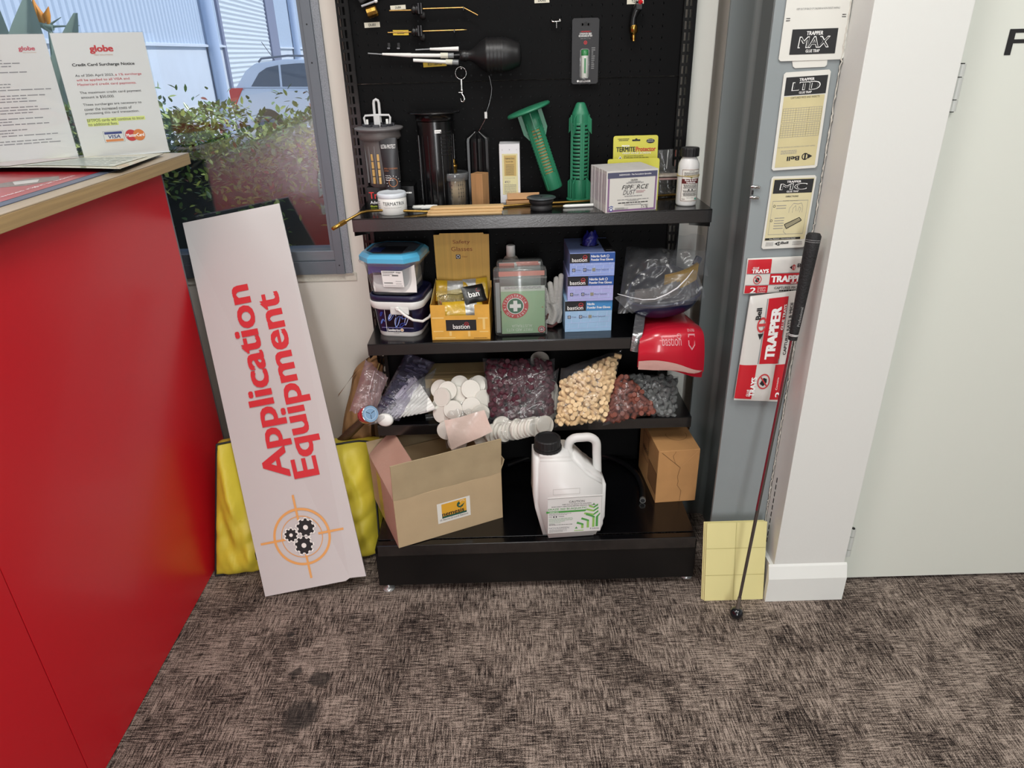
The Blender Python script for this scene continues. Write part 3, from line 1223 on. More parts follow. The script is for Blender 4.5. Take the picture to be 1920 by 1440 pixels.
def pegpanel(z0, z1, holes=True):
    m = MB()
    x0, x1 = -.368, .456
    px = .0254
    hr = .0028
    if holes:
        nx = int((x1-x0)/px)
        nz = int((z1-z0)/px)
        ox = .0505-18*px+.5*px
        while ox-px > x0:
            ox -= px
        vs, fs = [], []
        xs0 = ox
        zz0 = z1-.0012-nz*px
        for i in range(nx):
            for j in range(nz):
                cx, cz = xs0+(i+.5)*px, zz0+(j+.5)*px
                if cx+px/2 > x1:
                    continue
                k = len(vs)
                for q in range(8):
                    a = 2*PI*(q+.5)/8
                    c_, s_ = math.cos(a), math.sin(a)
                    vs.append((cx+hr*c_, PEG, cz+hr*s_))
                    sc_ = (px/2)/max(abs(c_), abs(s_))
                    # square corner points
                    vs.append((cx+max(-px/2, min(px/2, c_*px)), PEG, cz+max(-px/2, min(px/2, s_*px))) if False else (cx+c_*sc_, PEG, cz+s_*sc_))
                    vs.append((cx+hr*c_, PEG+.0012, cz+hr*s_))
                for q in range(8):
                    a, b2 = k+3*q, k+3*((q+1) % 8)
                    fs.append((a, a+1, b2+1, b2))
                    fs.append((a, b2, b2+2, a+2))
                for q in (0, 2, 4, 6):   # corner triangles
                    pass
                # fill the four corners of the cell
                for sx_, sz_, q0 in ((1, 1, 0), (-1, 1, 2), (-1, -1, 4), (1, -1, 6)):
                    vs.append((cx+sx_*px/2, PEG, cz+sz_*px/2))
                    fs.append((k+3*q0+1, len(vs)-1, k+3*((q0+1) % 8)+1))
        m.add(vs, fs, pegm)
        m.bb(x0, xs0, PEG, PEG+.001, z0, z1, pegm)
        m.bb(xs0+nx*px if xs0+nx*px < x1 else x1-.001, x1, PEG, PEG+.001, z0, z1, pegm)
        m.bb(x0, x1, PEG, PEG+.001, z0, zz0, pegm)
    else:
        m.bb(x0, x1, PEG, PEG+.001, z0, z1, pegm)
    # folded rims
    m.bb(x0, x1, PEG-.0012, PEG+.012, z1-.0012, z1, pegm)
    m.bb(x0, x1, PEG-.0012, PEG+.012, z0, z0+.001, pegm)
    m.bb(x0, x1, PEG+.014, PEG+.015, z0, z1, blkm)  # dark sheet added behind the holes to paint the darkness seen through them
    gpart(m, 'back_panel')
pegpanel(1.3285, 1.66)
pegpanel(.995, 1.3265)
pegpanel(.66, .993)
pegpanel(.33, .658, False)
pegpanel(.03, .328, False)
def shelf(z, x0=XL, x1=XR, brk=True):
    m = MB()
    m.bb(x0, x1, YF, 1.935, z-.002, z, bk_, .0006)
    m.bb(x0, x1, YF-.003, YF+.002, z-.004, z, bk_, .001)
    m.bb(x0, x1, YF-.003, YF-.001, z-.033, z-.003, lipm, .0005)
    m.bb(x0+.003, x1-.003, YF-.001, YF+.012, z-.034, z-.032, bk_)
    if brk:
        for x in (x0+.001, x1-.003):
            m.prism([(YF+.004, z-.030), (YF+.004, z-.045), (1.94, z-.085), (1.94, z-.002), (YF+.004, z-.002)], .002, bk_, lambda a, b_, c: V((x+c, a, b_)))
    gpart(m, 'shelf')
shelf(S1)
shelf(S2)
shelf(S3)
m = MB()
m.bb(-.379, .503, 1.559, 1.935, DK-.002, DK, bk_, .0006)
m.bb(-.379, .503, 1.535, 1.5555, DK-.006, DK-.002, bk_, .001)
m.bb(-.379, .503, 1.5335, 1.536, DK-.037, DK-.003, lipm, .0006)
m.bb(-.379, .503, 1.555, 1.560, DK-.016, DK-.006, blkm)
gpart(m, 'base_deck')
m = MB()
m.bb(-.388, .508, 1.541, 1.543, .028, DK-.036, mat('kick_coat', '080809', .35, coat=.1), .0004)
gpart(m, 'kick_panel')
for x in (-.388, .506):
    m = MB()
    m.bb(x, x+.003, 1.543, 1.94, .028, DK-.02, bk_)
    gpart(m, 'base_bracket')
for px, py in ((728, 1105), (1288, 1081)):
    p = P(px, py, 2, .006)
    m = MB()
    m.lathe([(.017, 0), (.018, .003), (.012, .008), (.006, .010), (.005, .03)], 20, mat('clear_foot', 'b9bcbc', .2, .5), (p.x, p.y+.012, 0))
    gpart(m, 'levelling_foot')
# ================================================================ things hung on the perforated back
def W(px, py, y=1.93):
    return P(px, py, 1, y)


def part(m, name, t, par=None):
    """build m (given in room coordinates) as a part of thing t"""
    o = V(t.location)
    if t.rotation_euler.z or t.rotation_euler.x or t.rotation_euler.y:
        R = t.rotation_euler.to_matrix().inverted()
        m.v = [tuple(R @ (V(v)-o)) for v in m.v]
    else:
        m.v = [tuple(V(v)-o) for v in m.v]
    return m.build(name, par or t)


lab_w = mat('label_white', 'd8d4c2', .6)
lab_y = mat('label_yellow', 'd8b838', .6)
def sticker(px0, py0, px1, py1, text, label, m_=lab_w, rot=0):
    a, b = W(px0, py1, PEG), W(px1, py0, PEG)
    w, h = b.x-a.x, b.z-a.z
    t = V(((a.x+b.x)/2, PEG-.0018, (a.z+b.z)/2))
    m = MB()
    R = Matrix.Rotation(rad(-rot), 3, 'Y')
    m.box((0, 0, 0), (w, .0006, h), m_, rot=R)
    ux, uz = R @ V((1, 0, 0)), R @ V((0, 0, 1))
    f = fr(V((0, 0, 0)), ux, uz, .0005)
    m.text(text, f, 0, -h*.25, h*.5, K, w=min(w*.6, h*.36*len(text)), al='c', bold=.02)
    one(m, 'sticky_label', label, 'label', t)


sticker(684, 41.5, 712, 52, 'DU01', 'cream sticker reading DU01 under the brass hose nut', rot=1.5)
sticker(732.5, 9.5, 760.5, 18.5, 'DU04', 'cream sticker reading DU04 behind the upper brass duster lance', rot=2)
sticker(737.5, 56, 766, 66.5, 'DU02', 'yellow sticker behind the lower brass duster lance', lab_y, rot=-1)
sticker(794, 114, 837, 125.5, 'BG5110604100', 'yellow sticker under the white duster nozzles', lab_y, rot=2)
sticker(1002, -6, 1030, 6, 'DU02', 'cream sticker at the top edge right of the middle', rot=1)
sticker(1175, -4, 1207, 8, 'YZAA', 'cream sticker behind the red tipped spray nozzle', rot=1)

# brass nut with a grey lance tip
c = W(698, 22, 1.925)
t = T('brass_hose_nut', 'knurled brass hose nut hung at the top left of the perforated back', 'fitting', c)
R = Matrix.Rotation(rad(-14), 3, 'Y')
m = MB()
m.lathe([(.010, -.0135), (.0125, -.012), (.0125, .010), (.0110, .0125), (.009, .0135)], 10, brass, (0, 0, 0), 'X', smooth=False, R=R)
for i in range(-4, 1):
    m.lathe([(.0127, i*.0024-.0004), (.0127, i*.0024+.0004)], 20, mat('brass_dark', '7a5a28', .4, 1), (0, 0, 0), 'X', R=R, cap=False)
m.build('nut', t)
m = MB()
m.tube([V((-.024, -.004, .012)), V((.011, -.004, .022))], .0026, mat('grey_nylon', 'a9abb0', .5), 10)
m.lathe([(.002, -.004), (.0045, -.002), (.0045, .002), (.002, .004)], 12, wht, (.012, -.004, .0225), 'X')
m.build('lance_tip', t)
# black dark bag corner above it
m = MB()
m.prism([(0, 0), (.055, .03), (.05, .06), (-.04, .06)], .01, blkm, fr(W(678, 8, 1.935), lift=0), bev=.002)
one(m, 'black_pouch', 'corner of a black pouch above the brass hose nut', 'pouch')

bru = mat('brass_tube', 'c09a5c', .3, .9)
def duster(xl, xr, py, pyr, label, bend=None, tip=False):
    y = 1.925
    c = W(785, (py+pyr)/2, y)
    t = T('hand_duster', label, 'duster', c, group=None)
    m = MB()
    # cap seen from the side: ribbed black bellows with two flanges
    m.lathe([(.004, -.018), (.010, -.016), (.0115, -.010), (.008, -.008), (.0115, -.006), (.0115, -.001), (.009, .0)], 20, blk, (0, 0, 0), 'X')
    m.lathe([(.006, .002), (.009, .006), (.009, .012), (.006, .015)], 16, blkm, (.0, .006, -.013), 'X')
    m.build('bellows', t)
    for dx in (.001, .0075):
        m = MB()
        m.box((dx, -.002, .001), (.0042, .022, .0235), mat('flange_black', '1f1f22', .45), .001)
        m.build('flange', t)
    m = MB()
    a, b = W(xl, py+1, y)-c, W(772, py, y)-c
    m.tube([a, b], .0017, bru, 8)
    a, b = W(793, pyr+.5, y)-c, W(xr, pyr-2, y)-c
    pts = [a, b]
    rr = [.0017, .0017]
    if bend:
        pts.append(W(bend[0], bend[1], y)-c)
        rr.append(.0017)
    if tip:
        pts.append(b+V((.012, 0, 0)))
        rr.append(.0004)
    m.tube(pts, rr, bru, 8)
    m.build('brass_lance', t)
    m = MB()
    h = W(xr-(14 if tip else 0), pyr+2, y)-c
    m.cyl(h+V((0, -.004, .003)), h+V((0, .024, .003)), .002, blk)
    m.cyl(h+V((0, 0, -.002)), h+V((0, 0, .004)), .0028, blk)
    m.build('lance_clip', t)


duster(730, 869, 19, 16, 'upper black hand duster with bent brass lance', (896, 28.5))
duster(727, 866, 60, 58, 'lower black hand duster with straight pointed brass lance', None, True)

# bulb duster
c = W(925, 103, 1.90)
t = T('bulb_duster', 'black ribbed rubber bulb duster with white nozzles on the perforated back', 'duster', c)
def BX(px):
    return W(px, 103, 1.90).x-c.x
m = MB()
pr = [(.006, 862), (.0125, 863), (.0135, 868), (.0135, 874), (.012, 877), (.013, 880), (.014, 884), (.022, 893), (.032, 901), (.038, 909)]
for i in range(5):
    pr += [(.0405, 911+i*7), (.0412, 914+i*7), (.0400, 916.5+i*7)]
pr += [(.040, 948), (.036, 960), (.030, 969), (.029, 974), (.020, 977), (.004, 977.5)]
m.lathe([(r*.97, BX(x)) for r, x in pr], 40, mat('black_rubber', '151517', .42, bump=.05), (0, 0, 0), 'X')
m.lathe([(.0145, BX(871)), (.0145, BX(873))], 40, blk, (0, 0, 0), 'X')
m.build('bulb', t)
offw = mat('nozzle_ivory', 'd6d5c4', .45)
clr = mat('nozzle_clear', 'a9adaf', .15, trans=.5)
def nozz(secs, name='nozzle'):
    m = MB()
    for (x0, y0, r0, x1, y1, r1, mm) in secs:
        m.tube([W(x0, y0, 1.925)-c, W(x1, y1, 1.925)-c], [r0, r1], mm, 12)
    m.build(name, t)
nozz([(690, 100, .0015, 718, 102, .0015, mat('nozzle_tip_grey', '8e9194', .4)), (717, 101.5, .0028, 771, 103.5, .0052, wht), (771, 103.5, .0045, 827, 104, .0045, wht), (826, 104, .0065, 840, 104, .0065, offw), (839, 104, .0062, 851, 104, .0062, clr), (850, 104, .004, 866, 103, .004, blk)])
nozz([(779, 93.3, .0015, 807, 92, .0015, mat('nozzle_tip_grey', '8e9194', .4)), (806, 92, .0028, 860, 91.5, .0055, wht)])
nozz([(775, 113, .004, 837, 116, .0046, wht), (836, 116, .0065, 849, 116.5, .0065, offw), (848, 116.5, .0065, 860, 117, .0065, clr)])

# key ring and clip
c = W(864, 137, 1.92)
t = T('key_ring', 'steel split ring with swivel clip hanging below the bulb duster', 'key ring', c)
m = MB()
m.tube([V((.0137*math.cos(a*PI/12), 0, .0143*math.sin(a*PI/12))) for a in range(24)], .0007, chrome, 6, closed=True)
m.build('split_ring', t)
m = MB()
a, b, d = W(865, 148, 1.917)-c, W(866, 170, 1.917)-c, W(868, 192, 1.917)-c
m.tube([a, a+(b-a)*.5], [.0034, .0034], chrome, 8)
m.tube([a+(b-a)*.5, b], [.0026, .0038], chrome, 8)
m.lathe([(.002, -.003), (.0042, -.001), (.0042, .002), (.002, .004)], 12, chrome, b)
m.cyl(b+V((0, 0, .003)), b+V((0, 0, -.009)), .0022, chrome, n=10)
m.box(b+V((-.003, -.001, -.004)), (.011, .002, .0022), chrome, .0006)
m.tube([b+V((0, 0, -.008)), b+V((.004, 0, -.013)), b+V((.006, 0, -.020)), b+V((.002, 0, -.027)), b+V((-.003, 0, -.026)), b+V((-.004, 0, -.018))], [.0024, .0026, .0028, .0026, .0018, .0008], chrome, 8)
m.build('swivel_clip', t)
# small dark pegs and the chrome double peg
for px in (730, 748):
    m = MB()
    m.cyl((0, .012, 0), (0, -.014, -.004), .0022, blk)
    m.box((0, -.002, .004), (.007, .004, .010), blkm, .001)
    m.box((0, -.014, -.003), (.007, .002, .003), mat('peg_grey_end', '6c6c70', .4), .0005)
    one(m, 'peg_hook', 'left small black peg hook above the white nozzles' if px == 730 else 'right small black peg hook above the white nozzles', 'hook', W(px, 88, 1.935))
m = MB()
c = W(1043, 41, 1.935)
m.tube([V((-.012, .01, .004)), V((-.012, -.006, .004)), V((-.010, -.008, .0)), V((.010, -.008, .001)), V((.012, -.006, .005)), V((.012, .01, .005))], .0018, chrome, 8)
m.tube([V((0, -.008, .001)), V((0, -.010, -.014))], .0012, chrome, 8)
m.lathe([(.0006, -.002), (.0022, 0), (.0006, .002)], 8, wht, (.008, -.010, .004))
one(m, 'peg_hook', 'small chrome double peg hook left of the battery pack', 'hook', c)
m = MB()
m.tube([V((-.004, .008, .002)), V((-.002, -.004, 0)), V((.002, -.006, -.003)), V((.004, -.004, .003))], .001, chrome, 6)
one(m, 'wire_hook', 'tiny steel wire hook holding the key ring', 'hook', W(864, 127, 1.935))

# battery blister card
a, b = W(1071.5, 158, 1.93), W(1124, 33, 1.93)
t = T('battery_pack', 'black blister card holding a green and white rechargeable battery', 'battery', ((a.x+b.x)/2, 1.93, a.z))
w, h = b.x-a.x, b.z-a.z
dkc = mat('blister_card', '1b1b1e', .5)
f = fr((-w/2, 0, 0), lift=0)
m = MB()
m.prism([(0, .004), (.004, 0), (w-.004, 0), (w, .004), (w, h-.004), (w-.004, h), (.004, h), (0, h-.004)], .0008, dkc, f, z0=0)
FB = lambda x, y, z=0: f(x, y, .0010+z)
m.disc(w*.36, h*.905, .0035, blkm, FB, 0, 14)
m.disc(w*.62, h*.905, .0035, blkm, FB, 0, 14)
m.rect(w*.36, h*.905-.0028, w*.62, h*.905+.0028, blkm, FB)
m.disc(w/2, h*.915, .0045, blkm, FB, .0001, 14)
m.rect(w*.30, h*.800, w*.70, h*.803, KR, FB)
m.text('RECHARGEABLE', FB, w/2, h*.790, .003, KR, w=w*.3, al='c')
m.text('LITHIUM-ION 18650', FB, w/2, h*.755, .004, KW, w=w*.44, al='c', bold=.02)
m.text('RECHARGEABLE BATTERY', FB, w/2, h*.722, .004, KW, w=w*.50, al='c', bold=.02)
m.text('2200 mAh, 3.7 Volt', FB, w/2, h*.685, .0035, KG, w=w*.38, al='c')
m.disc(w*.5, h*.635, .0042, KR, FB, .0001, 16, .003)
m.disc(w*.5, h*.632, .0015, KR, FB, .0001, 10)
rn = random.Random(2)
for i in range(11):
    m.dash(FB, w*.735, w*(.735+rn.uniform(.06, .14)), h*(.545-i*.031), .0022, KG, i)
m.text('LEDLENSER', FB, w*.30, h*.028, .0045, KW, w=w*.42, bold=.03)
m.disc(w*.24, h*.046, .0028, KW, FB, .0001, 6)
m.build('card', t)
m = MB()
bx = -w/2+w*.47
m.prism([(x+bx+w/2-.0115, y+h*.075) for x, y in ((0, .004), (.004, 0), (.019, 0), (.023, .004), (.023, h*.46), (.019, h*.47), (.004, h*.47), (0, h*.46))], .009, film('blister_film', 'f2f4f4', .12, bump=.1), f, z0=.001, bev=.002)
m.build('blister', t)
m = MB()
m.lathe([(.0088, h*.10), (.009, h*.102), (.009, h*.44)], 20, mat('battery_white', 'cfd3cc', .35), (bx, -.011, 0))
m.lathe([(.00905, h*.44), (.00905, h*.525), (.006, h*.53), (.004, h*.535)], 20, mat('battery_green', '2f7a45', .35), (bx, -.011, 0))
gf = lambda x, y, z=0: V((bx+.0093*math.sin(x/.009), -.011-.0093*math.cos(x/.009), y))
m.rect(-.0022, h*.17, .0022, h*.40, mat('battery_green', '2f7a45', .35), gf)
m.build('battery_cell', t)

# spray nozzle
c = W(1190, 40, 1.925)
t = T('spray_nozzle', 'black angled spray nozzle with red tip and brass coupling', 'nozzle', c)
m = MB()
q = [W(x, y, 1.925)-c for x, y in ((1200, 6), (1195, 16), (1191, 24), (1188, 34), (1187, 44), (1187, 50))]
m.tube(q, [.0095, .0105, .009, .0075, .0085, .0085], blk, 16)
m.box(q[1]+V((.003, -.004, .004)), (.018, .014, .016), blk, .003)
m.build('nozzle_body', t)
m = MB()
m.tube([W(1199, 8, 1.92)-c, W(1202, 2, 1.915)-c], [.005, .0055], mat('red_cap', 'd0232b', .35), 14)
m.build('nozzle_cap', t)
m = MB()
z = [W(1188, y, 1.925)-c for y in (47, 50, 61, 63, 66, 69, 72, 77)]
m.tube(z, [.009, .0098, .0098, .006, .0045, .0055, .0045, .0045], brass, 16)
m.build('brass_coupling', t)

# ================================================================ top shelf
Z = S1
def label_dashes(m, f, rows, mm, seed=0):
    for i, (x0, x1, y, h) in enumerate(rows):
        m.dash(f, x0, x1, y, h, mm, seed+i)


# Tre... box
t = T('small_black_box', 'low black carton with red and white lettering at left end of top shelf', 'box', (-.300, 1.872, Z))
bw, bd, bh = .124, .072, .053
m = MB()
m.bb(-bw/2, bw/2, 0, bd, 0, bh, mat('box_black_gloss', '141415', .3), .001)
f = fr((-bw/2, 0, 0))
m.text('Trelona', f, .005, bh*.44, .017, mat('box_red_print', 'd8332e', .5), w=.068, bold=.02)
m.text('Advance Termite', f, .006, bh*.18, .008, KW, w=.078, bold=.02)
m.text('Bait', f, .006, -.002+bh*.06, .005, mat('lime_print', 'b9c83a', .5), w=.018, bold=.02)
m.dash(f, .088, .118, bh*.65, .004, KW, 3)
m.build('carton', t)

# grey in-ground station standing on it
gst = mat('station_grey', '5f5a59', .5)
gst2 = mat('station_lid_grey', '6f6d6e', .45)
t = T('grey_bait_station', 'grey plastic in-ground bait station with white handle standing on the black carton', 'bait station', (-.316, 1.885, Z+.0535))
hh = .142
m = MB()
pr = [(.030, 0), (.036, .004), (.040, .06), (.044, hh-.03), (.046, hh-.004)]
m.lathe(pr, 36, gst)
for i in range(10):       # ribs and slots with timber showing through
    a = rad(-160+i*24+8)
    for r0, z0, z1, mm, wd in ((.0405, .012, hh-.03, gst2, .003),):
        m.box((r0*1.02*math.cos(a), r0*1.02*math.sin(a), (z0+z1)/2), (.004, wd, z1-z0), mm, .0008, rot=Matrix.Rotation(a, 3, 'Z'))
m.build('station_body', t)
m = MB()
for a_ in (-118, -94, -70, -46):
    a = rad(a_)
    for zz in range(5):
        z0 = .012+zz*.019
        m.box((.0400*math.cos(a), .0400*math.sin(a), z0+.008), (.004, .006, .0165), mat('timber_insert', 'c9a263', .6, var=.1, vscale=90), .0005, rot=Matrix.Rotation(a, 3, 'Z'))
    m.box((.0408*math.cos(a), .0408*math.sin(a), .118), (.004, .0055, .026), blkm, .0005, rot=Matrix.Rotation(a, 3, 'Z'))
m.build('timber_insert', t)
m = MB()
m.lathe([(.050, hh-.024), (.055, hh-.018), (.052, hh-.004)], 36, gst, cap=False)
m.lathe([(.050, hh-.006), (.061, hh), (.0622, hh+.003), (.060, hh+.005), (.045, hh+.007), (.02, hh+.009)], 44, gst2)
for i in range(12):
    a = rad(i*30)
    m.box((.036*math.cos(a), .036*math.sin(a), hh+.010), (.010, .014, .006), mat('station_lid_dark', '35353a', .45), .001, rot=Matrix.Rotation(a, 3, 'Z'))
m.build('lid', t)
m = MB()
hw = mat('handle_white', 'c6c6c6', .35)
zt = hh+.006
for sx in (-1, 1):
    m.tube([(sx*.030, -.01, zt), (sx*.033, -.01, zt+.022), (sx*.030, -.008, zt+.027), (0, -.008, zt+.028)], .0028, hw, 8)
m.box((0, -.014, zt+.012), (.016, .008, .030), hw, .001)
m.box((.024, -.008, zt+.012), (.006, .006, .012), wht, .001)
m.box((-.026, -.008, zt+.012), (.005, .006, .012), wht, .001)
m.tube([(-.0065, -.006, zt+.01), (-.0065, -.002, zt+.055), (-.005, -.002, zt+.061), (0, -.002, zt+.064), (.005, -.002, zt+.061), (.0065, -.002, zt+.055), (.0065, -.006, zt+.01)], .0036, hw, 10)
m.box((0, -.006, zt+.027), (.056, .010, .003), hw, .0008)
m.build('lid_handle', t)

# sunscreen tube leaning
tb, tt = W(742, 372, 1.853), W(738, 256, 1.868)
t = T('sunscreen_tube', 'black sunscreen tube with an orange sun drawing, standing upside up behind the white tub', 'tube', (tb.x, 1.842, Z))
m = MB()
H_ = W(738, 256, 1.862).z-Z
sk = mat('tube_black', '2b2b2e', .38)
oc = mat('copper_print', 'b06f43', .5)
rings = []
n = 28
for k in range(12):
    v = k/11
    zz = .012+(H_-.012)*v
    hw_ = .0185*(1-v)+.0225*v
    dp = .017*(1-v)**.8+.0009
    dx = -.004*v
    rings.append([V((dx+hw_*math.cos(2*PI*i/n), -.006*v+dp*math.sin(2*PI*i/n), zz)) for i in range(n)])
loft(m, rings, sk)
f = lambda x, y, z=0: V((x-.004*((y-.012)/(H_-.012)), -.006*((y-.012)/(H_-.012))-.0175*(max(0, 1-(y-.012)/(H_-.012)))**.8*math.sqrt(max(.05, 1-(x/.021)**2))-.0022-z, y))
m.text('ULTRA PROTECT', f, 0, H_*.86, .0095, KW, w=.037, al='c', bold=.01)
m.text('SPF50+ SUNSCREEN', f, -.017, H_*.58, .0036, oc, w=.034)
m.text('LOTION', f, -.017, H_*.55, .003, oc, w=.012)
for i, s_ in enumerate(('Fragrance', 'Free Water', 'Resistant 4hr')):
    m.text(s_, f, -.015, H_*(.485-i*.03), .0028, KW, w=.012+i*.004, bold=.02)
SZ = W(738, 341, 1.835).z-Z
m.disc(.003, SZ, .0112, oc, f, .0002, 26, .0098)
for i in range(9):
    a = rad(5+i*26)
    p0, p1 = .0145, .0175
    c_, s_ = math.cos(a), math.sin(a)
    m.poly([(.003+p0*c_-.0004*s_, SZ+p0*s_+.0004*c_), (.003+p0*c_+.0004*s_, SZ+p0*s_-.0004*c_), (.003+p1*c_+.0004*s_, SZ+p1*s_-.0004*c_), (.003+p1*c_-.0004*s_, SZ+p1*s_+.0004*c_)], KW, f, .0002)
m.build('tube_body', t)
m = MB()
m.lathe([(.014, 0), (.0155, .001), (.0155, .013), (.013, .015)], 24, blkm)
m.build('cap', t)

# white tub
t = T('white_tub', 'small white round tub with dark lettering at the top shelf front', 'tub', (-.286, 1.798, Z))
r = .0360
m = MB()
m.lathe([(r-.003, 0), (r-.001, .002), (r-.001, .004), (r, .005), (r, .041), (r-.001, .042)], 44, wht)
cf = lambda x, y, z=0: V(((r+.0004+z)*math.sin(x/r), -(r+.0004+z)*math.cos(x/r), y))
m.text('TERMATRIX', cf, -.020, .025, .0085, mat('tub_print', '23252b', .5), w=.058)
m.text('Termiticide Monitoring System', cf, -.018, .018, .003, KG, w=.046)
for i in range(6):
    m.dash(cf, -.044, -.030, .033-i*.005, .0012, KG, i)
m.build('tub_body', t)
m = MB()
m.lathe([(r, .041), (r+.0008, .042), (r+.0008, .0505), (r-.002, .053), (r-.004, .052), (.004, .052)], 44, mat('tub_lid', 'd5dbe2', .4))
m.build('lid', t)

# tall black round station
t = T('black_bait_station', 'tall black plastic in-ground station with flanged lid and slots', 'bait station', (-.172, 1.880, Z))
hb_ = .232
m = MB()
bs = mat('station_black', '111113', .22)
m.lathe([(.036, 0), (.040, .003), (.044, .1), (.046, hb_-.02)], 40, bs)
for i in range(16):
    a = rad(i*22.5)
    m.box((.0445*math.cos(a), .0445*math.sin(a), .09), (.004, .003, .18), bs, .0008, rot=Matrix.Rotation(a, 3, 'Z'))
for k in range(7):
    for a_ in (-62, -40):
        a = rad(a_)
        m.box((.0455*math.cos(a), .0455*math.sin(a), .188-k*.009), (.004, .015, .0022), mat('slot_edge', '1b1b1e', .3), .0005, rot=Matrix.Rotation(a, 3, 'Z'))
m.build('station_body', t)
m = MB()
m.lathe([(.048, hb_-.018), (.049, hb_-.004), (.066, hb_-.001), (.067, hb_+.001), (.065, hb_+.003), (.03, hb_+.004)], 48, bs)
m.build('lid', t)
m = MB()
cf2 = lambda x, y, z=0: V(((.0475+z)*math.sin(x/.0475), -(.0475+z)*math.cos(x/.0475), y))
m.rect(.002, hb_-.046, .019, hb_-.038, KW, cf2, nx=4)
m.dash(cf2, .004, .017, hb_-.043, .0015, KG, 2, .0003)
m.build('station_label', t)

# clear jar
t = T('clear_jar', 'clear plastic jar with pierced timber core and brass fitting on its lid', 'jar', (-.128, 1.875, Z))
hj = .086
m = MB()
m.lathe([(.030, .002), (.033, .006), (.034, hj-.02), (.034, hj-.018)], 36, film('jar_plastic', 'e6e8ea', .07, 'a8aaad', rough=.1, bump=.05), cap=False)
m.lathe([(.001, .001), (.030, .001), (.033, .004)], 36, film('jar_plastic', 'c9cdd0', .22, 'a8aaad', rough=.1, bump=.05), cap=False)
m.build('jar_body', t)
m = MB()
m.lathe([(.001, .004), (.0265, .004), (.0265, hj-.016), (.001, hj-.016)], 30, mat('jar_timber_core', 'b19c7c', .7, var=.08, vscale=50))
for a_ in (-122, -108, -70, -56, -42):
    for zz in range(4):
        a = rad(a_)
        m.box((.0266*math.cos(a), .0266*math.sin(a), .026+zz*.010), (.002, .0022, .0016), K, rot=Matrix.Rotation(a, 3, 'Z'))
    m.box((.0265*math.cos(a), .0265*math.sin(a), .034), (.001, .0005, .064), mat('core_seam', '6d5c45', .7), rot=Matrix.Rotation(a, 3, 'Z'))
m.build('timber_core', t)
m = MB()
m.lathe([(.0345, hj-.019), (.036, hj-.018), (.036, hj-.003), (.0345, hj)], 36, film('jar_lid_film', 'b9bdc0', .35, '9ea1a4', rough=.1, bump=.05), cap=False)
m.lathe([(.034, hj-.003), (.034, hj-.0015)], 36, mat('jar_lid_disc', '3c3e40', .3))
m.build('lid', t)
m = MB()
m.lathe([(.0085, hj-.001), (.0085, hj+.012), (.0105, hj+.013), (.0105, hj+.018), (.0060, hj+.019), (.0052, hj+.031), (.004, hj+.032)], 14, brass, (-.002, 0, 0))
m.build('brass_fitting', t)

# timber block
m = MB()
m.box((0, 0, .042), (.034, .034, .084), mat('timber_block', 'a67c52', .6, var=.14, vscale=1, stretch=(140, 140, 8), bump=.1), .0012)
one(m, 'timber_block', 'square upright block of brown timber beside the clear jar', 'block', (-.063, 1.860, Z), (0, 0, rad(-28)))

# black finned cylinder on a cable
t = T('finned_cylinder', 'black finned plastic cylinder hung with a thin steel cable behind the timber block', 'cylinder', (-.067, 1.917, Z))
m = MB()
hf_ = .176
pts = []
for i in range(60):
    a = 2*PI*i/60
    pts.append(.026 if i % 5 else .0315)
rings = [[V((pts[i]*math.cos(2*PI*i/60)*s_, pts[i]*math.sin(2*PI*i/60)*s_, z_)) for i in range(60)] for z_, s_ in ((0, 1), (hf_-.02, 1), (hf_-.012, .95), (hf_, .35), (hf_+.004, .2))]
loft(m, rings, mat('fin_black', '0a0a0c', .3), smooth=False)
m.build('cylinder_body', t)
m = MB()
o = V((-.067, 1.917, Z))
a = W(911, 216, 1.905)-o
m.box(a, (.007, .005, .016), mat('ferrule_white', 'c9c9c6', .4), .001)
m.tube([a+V((0, 0, -.006)), V((0, 0, hf_-.004))], .0009, chrome, 6)
m.build('cable_ferrule', t)
m = MB()
m.tube([a+V((.001, 0, .006))]+[W(x, y, 1.925)-o for x, y in ((917, 196), (921, 178), (922, 165), (919, 150), (917, 142))], .0007, mat('cable_steel', '9c9fa2', .4, .6), 6)
m.build('cable', t)

# white box with gold label
t = T('white_timber_box', 'tall white box with a gold and cream specification label', 'box', (.0160, 1.886, Z), -2)
bw, bh, bd = .0535, .150, .060
m = MB()
m.bb(-bw/2, bw/2, 0, bd, 0, bh, mat('box_white', 'd6d6d8', .4), .0012)
f = fr((-bw/2, 0, 0))
for x in (.008, bw/2, bw-.008):
    m.disc(x, bh-.014, .0008, KG if x != bw/2 else K, f)
m.rect(.007, .022, bw-.006, bh-.024, mat('label_cream', 'd3cc9c', .5), f, .0001)
m.rect(.012, .070, bw-.010, bh-.028, mat('label_gold', 'b99d55', .4), f, .0003)
FF = lambda x, y, z=0: f(x, y, z+.0005)
m.text('TERMATRIX', FF, .0145, bh-.038, .0040, K, w=.025)
m.text('Termite Bait', FF, .016, bh-.045, .003, K, w=.020)
for i in range(8):
    m.dash(FF, .016, .038, bh-.052-i*.0036, .0011, mat('label_print', '6d6248', .6), i)
m.text('NOT CONTAINED IN A LABEL', FF, .012, .064, .0016, KG, w=.028)
m.text('RTC1', FF, .013, .052, .0055, mat('biro_purple', '5d4a78', .6), w=.013, shear=.2)
for i in range(7):
    m.dash(FF, .011, .043, .047-i*.0036, .0011, KG, i+20)
m.build('box_body', t)

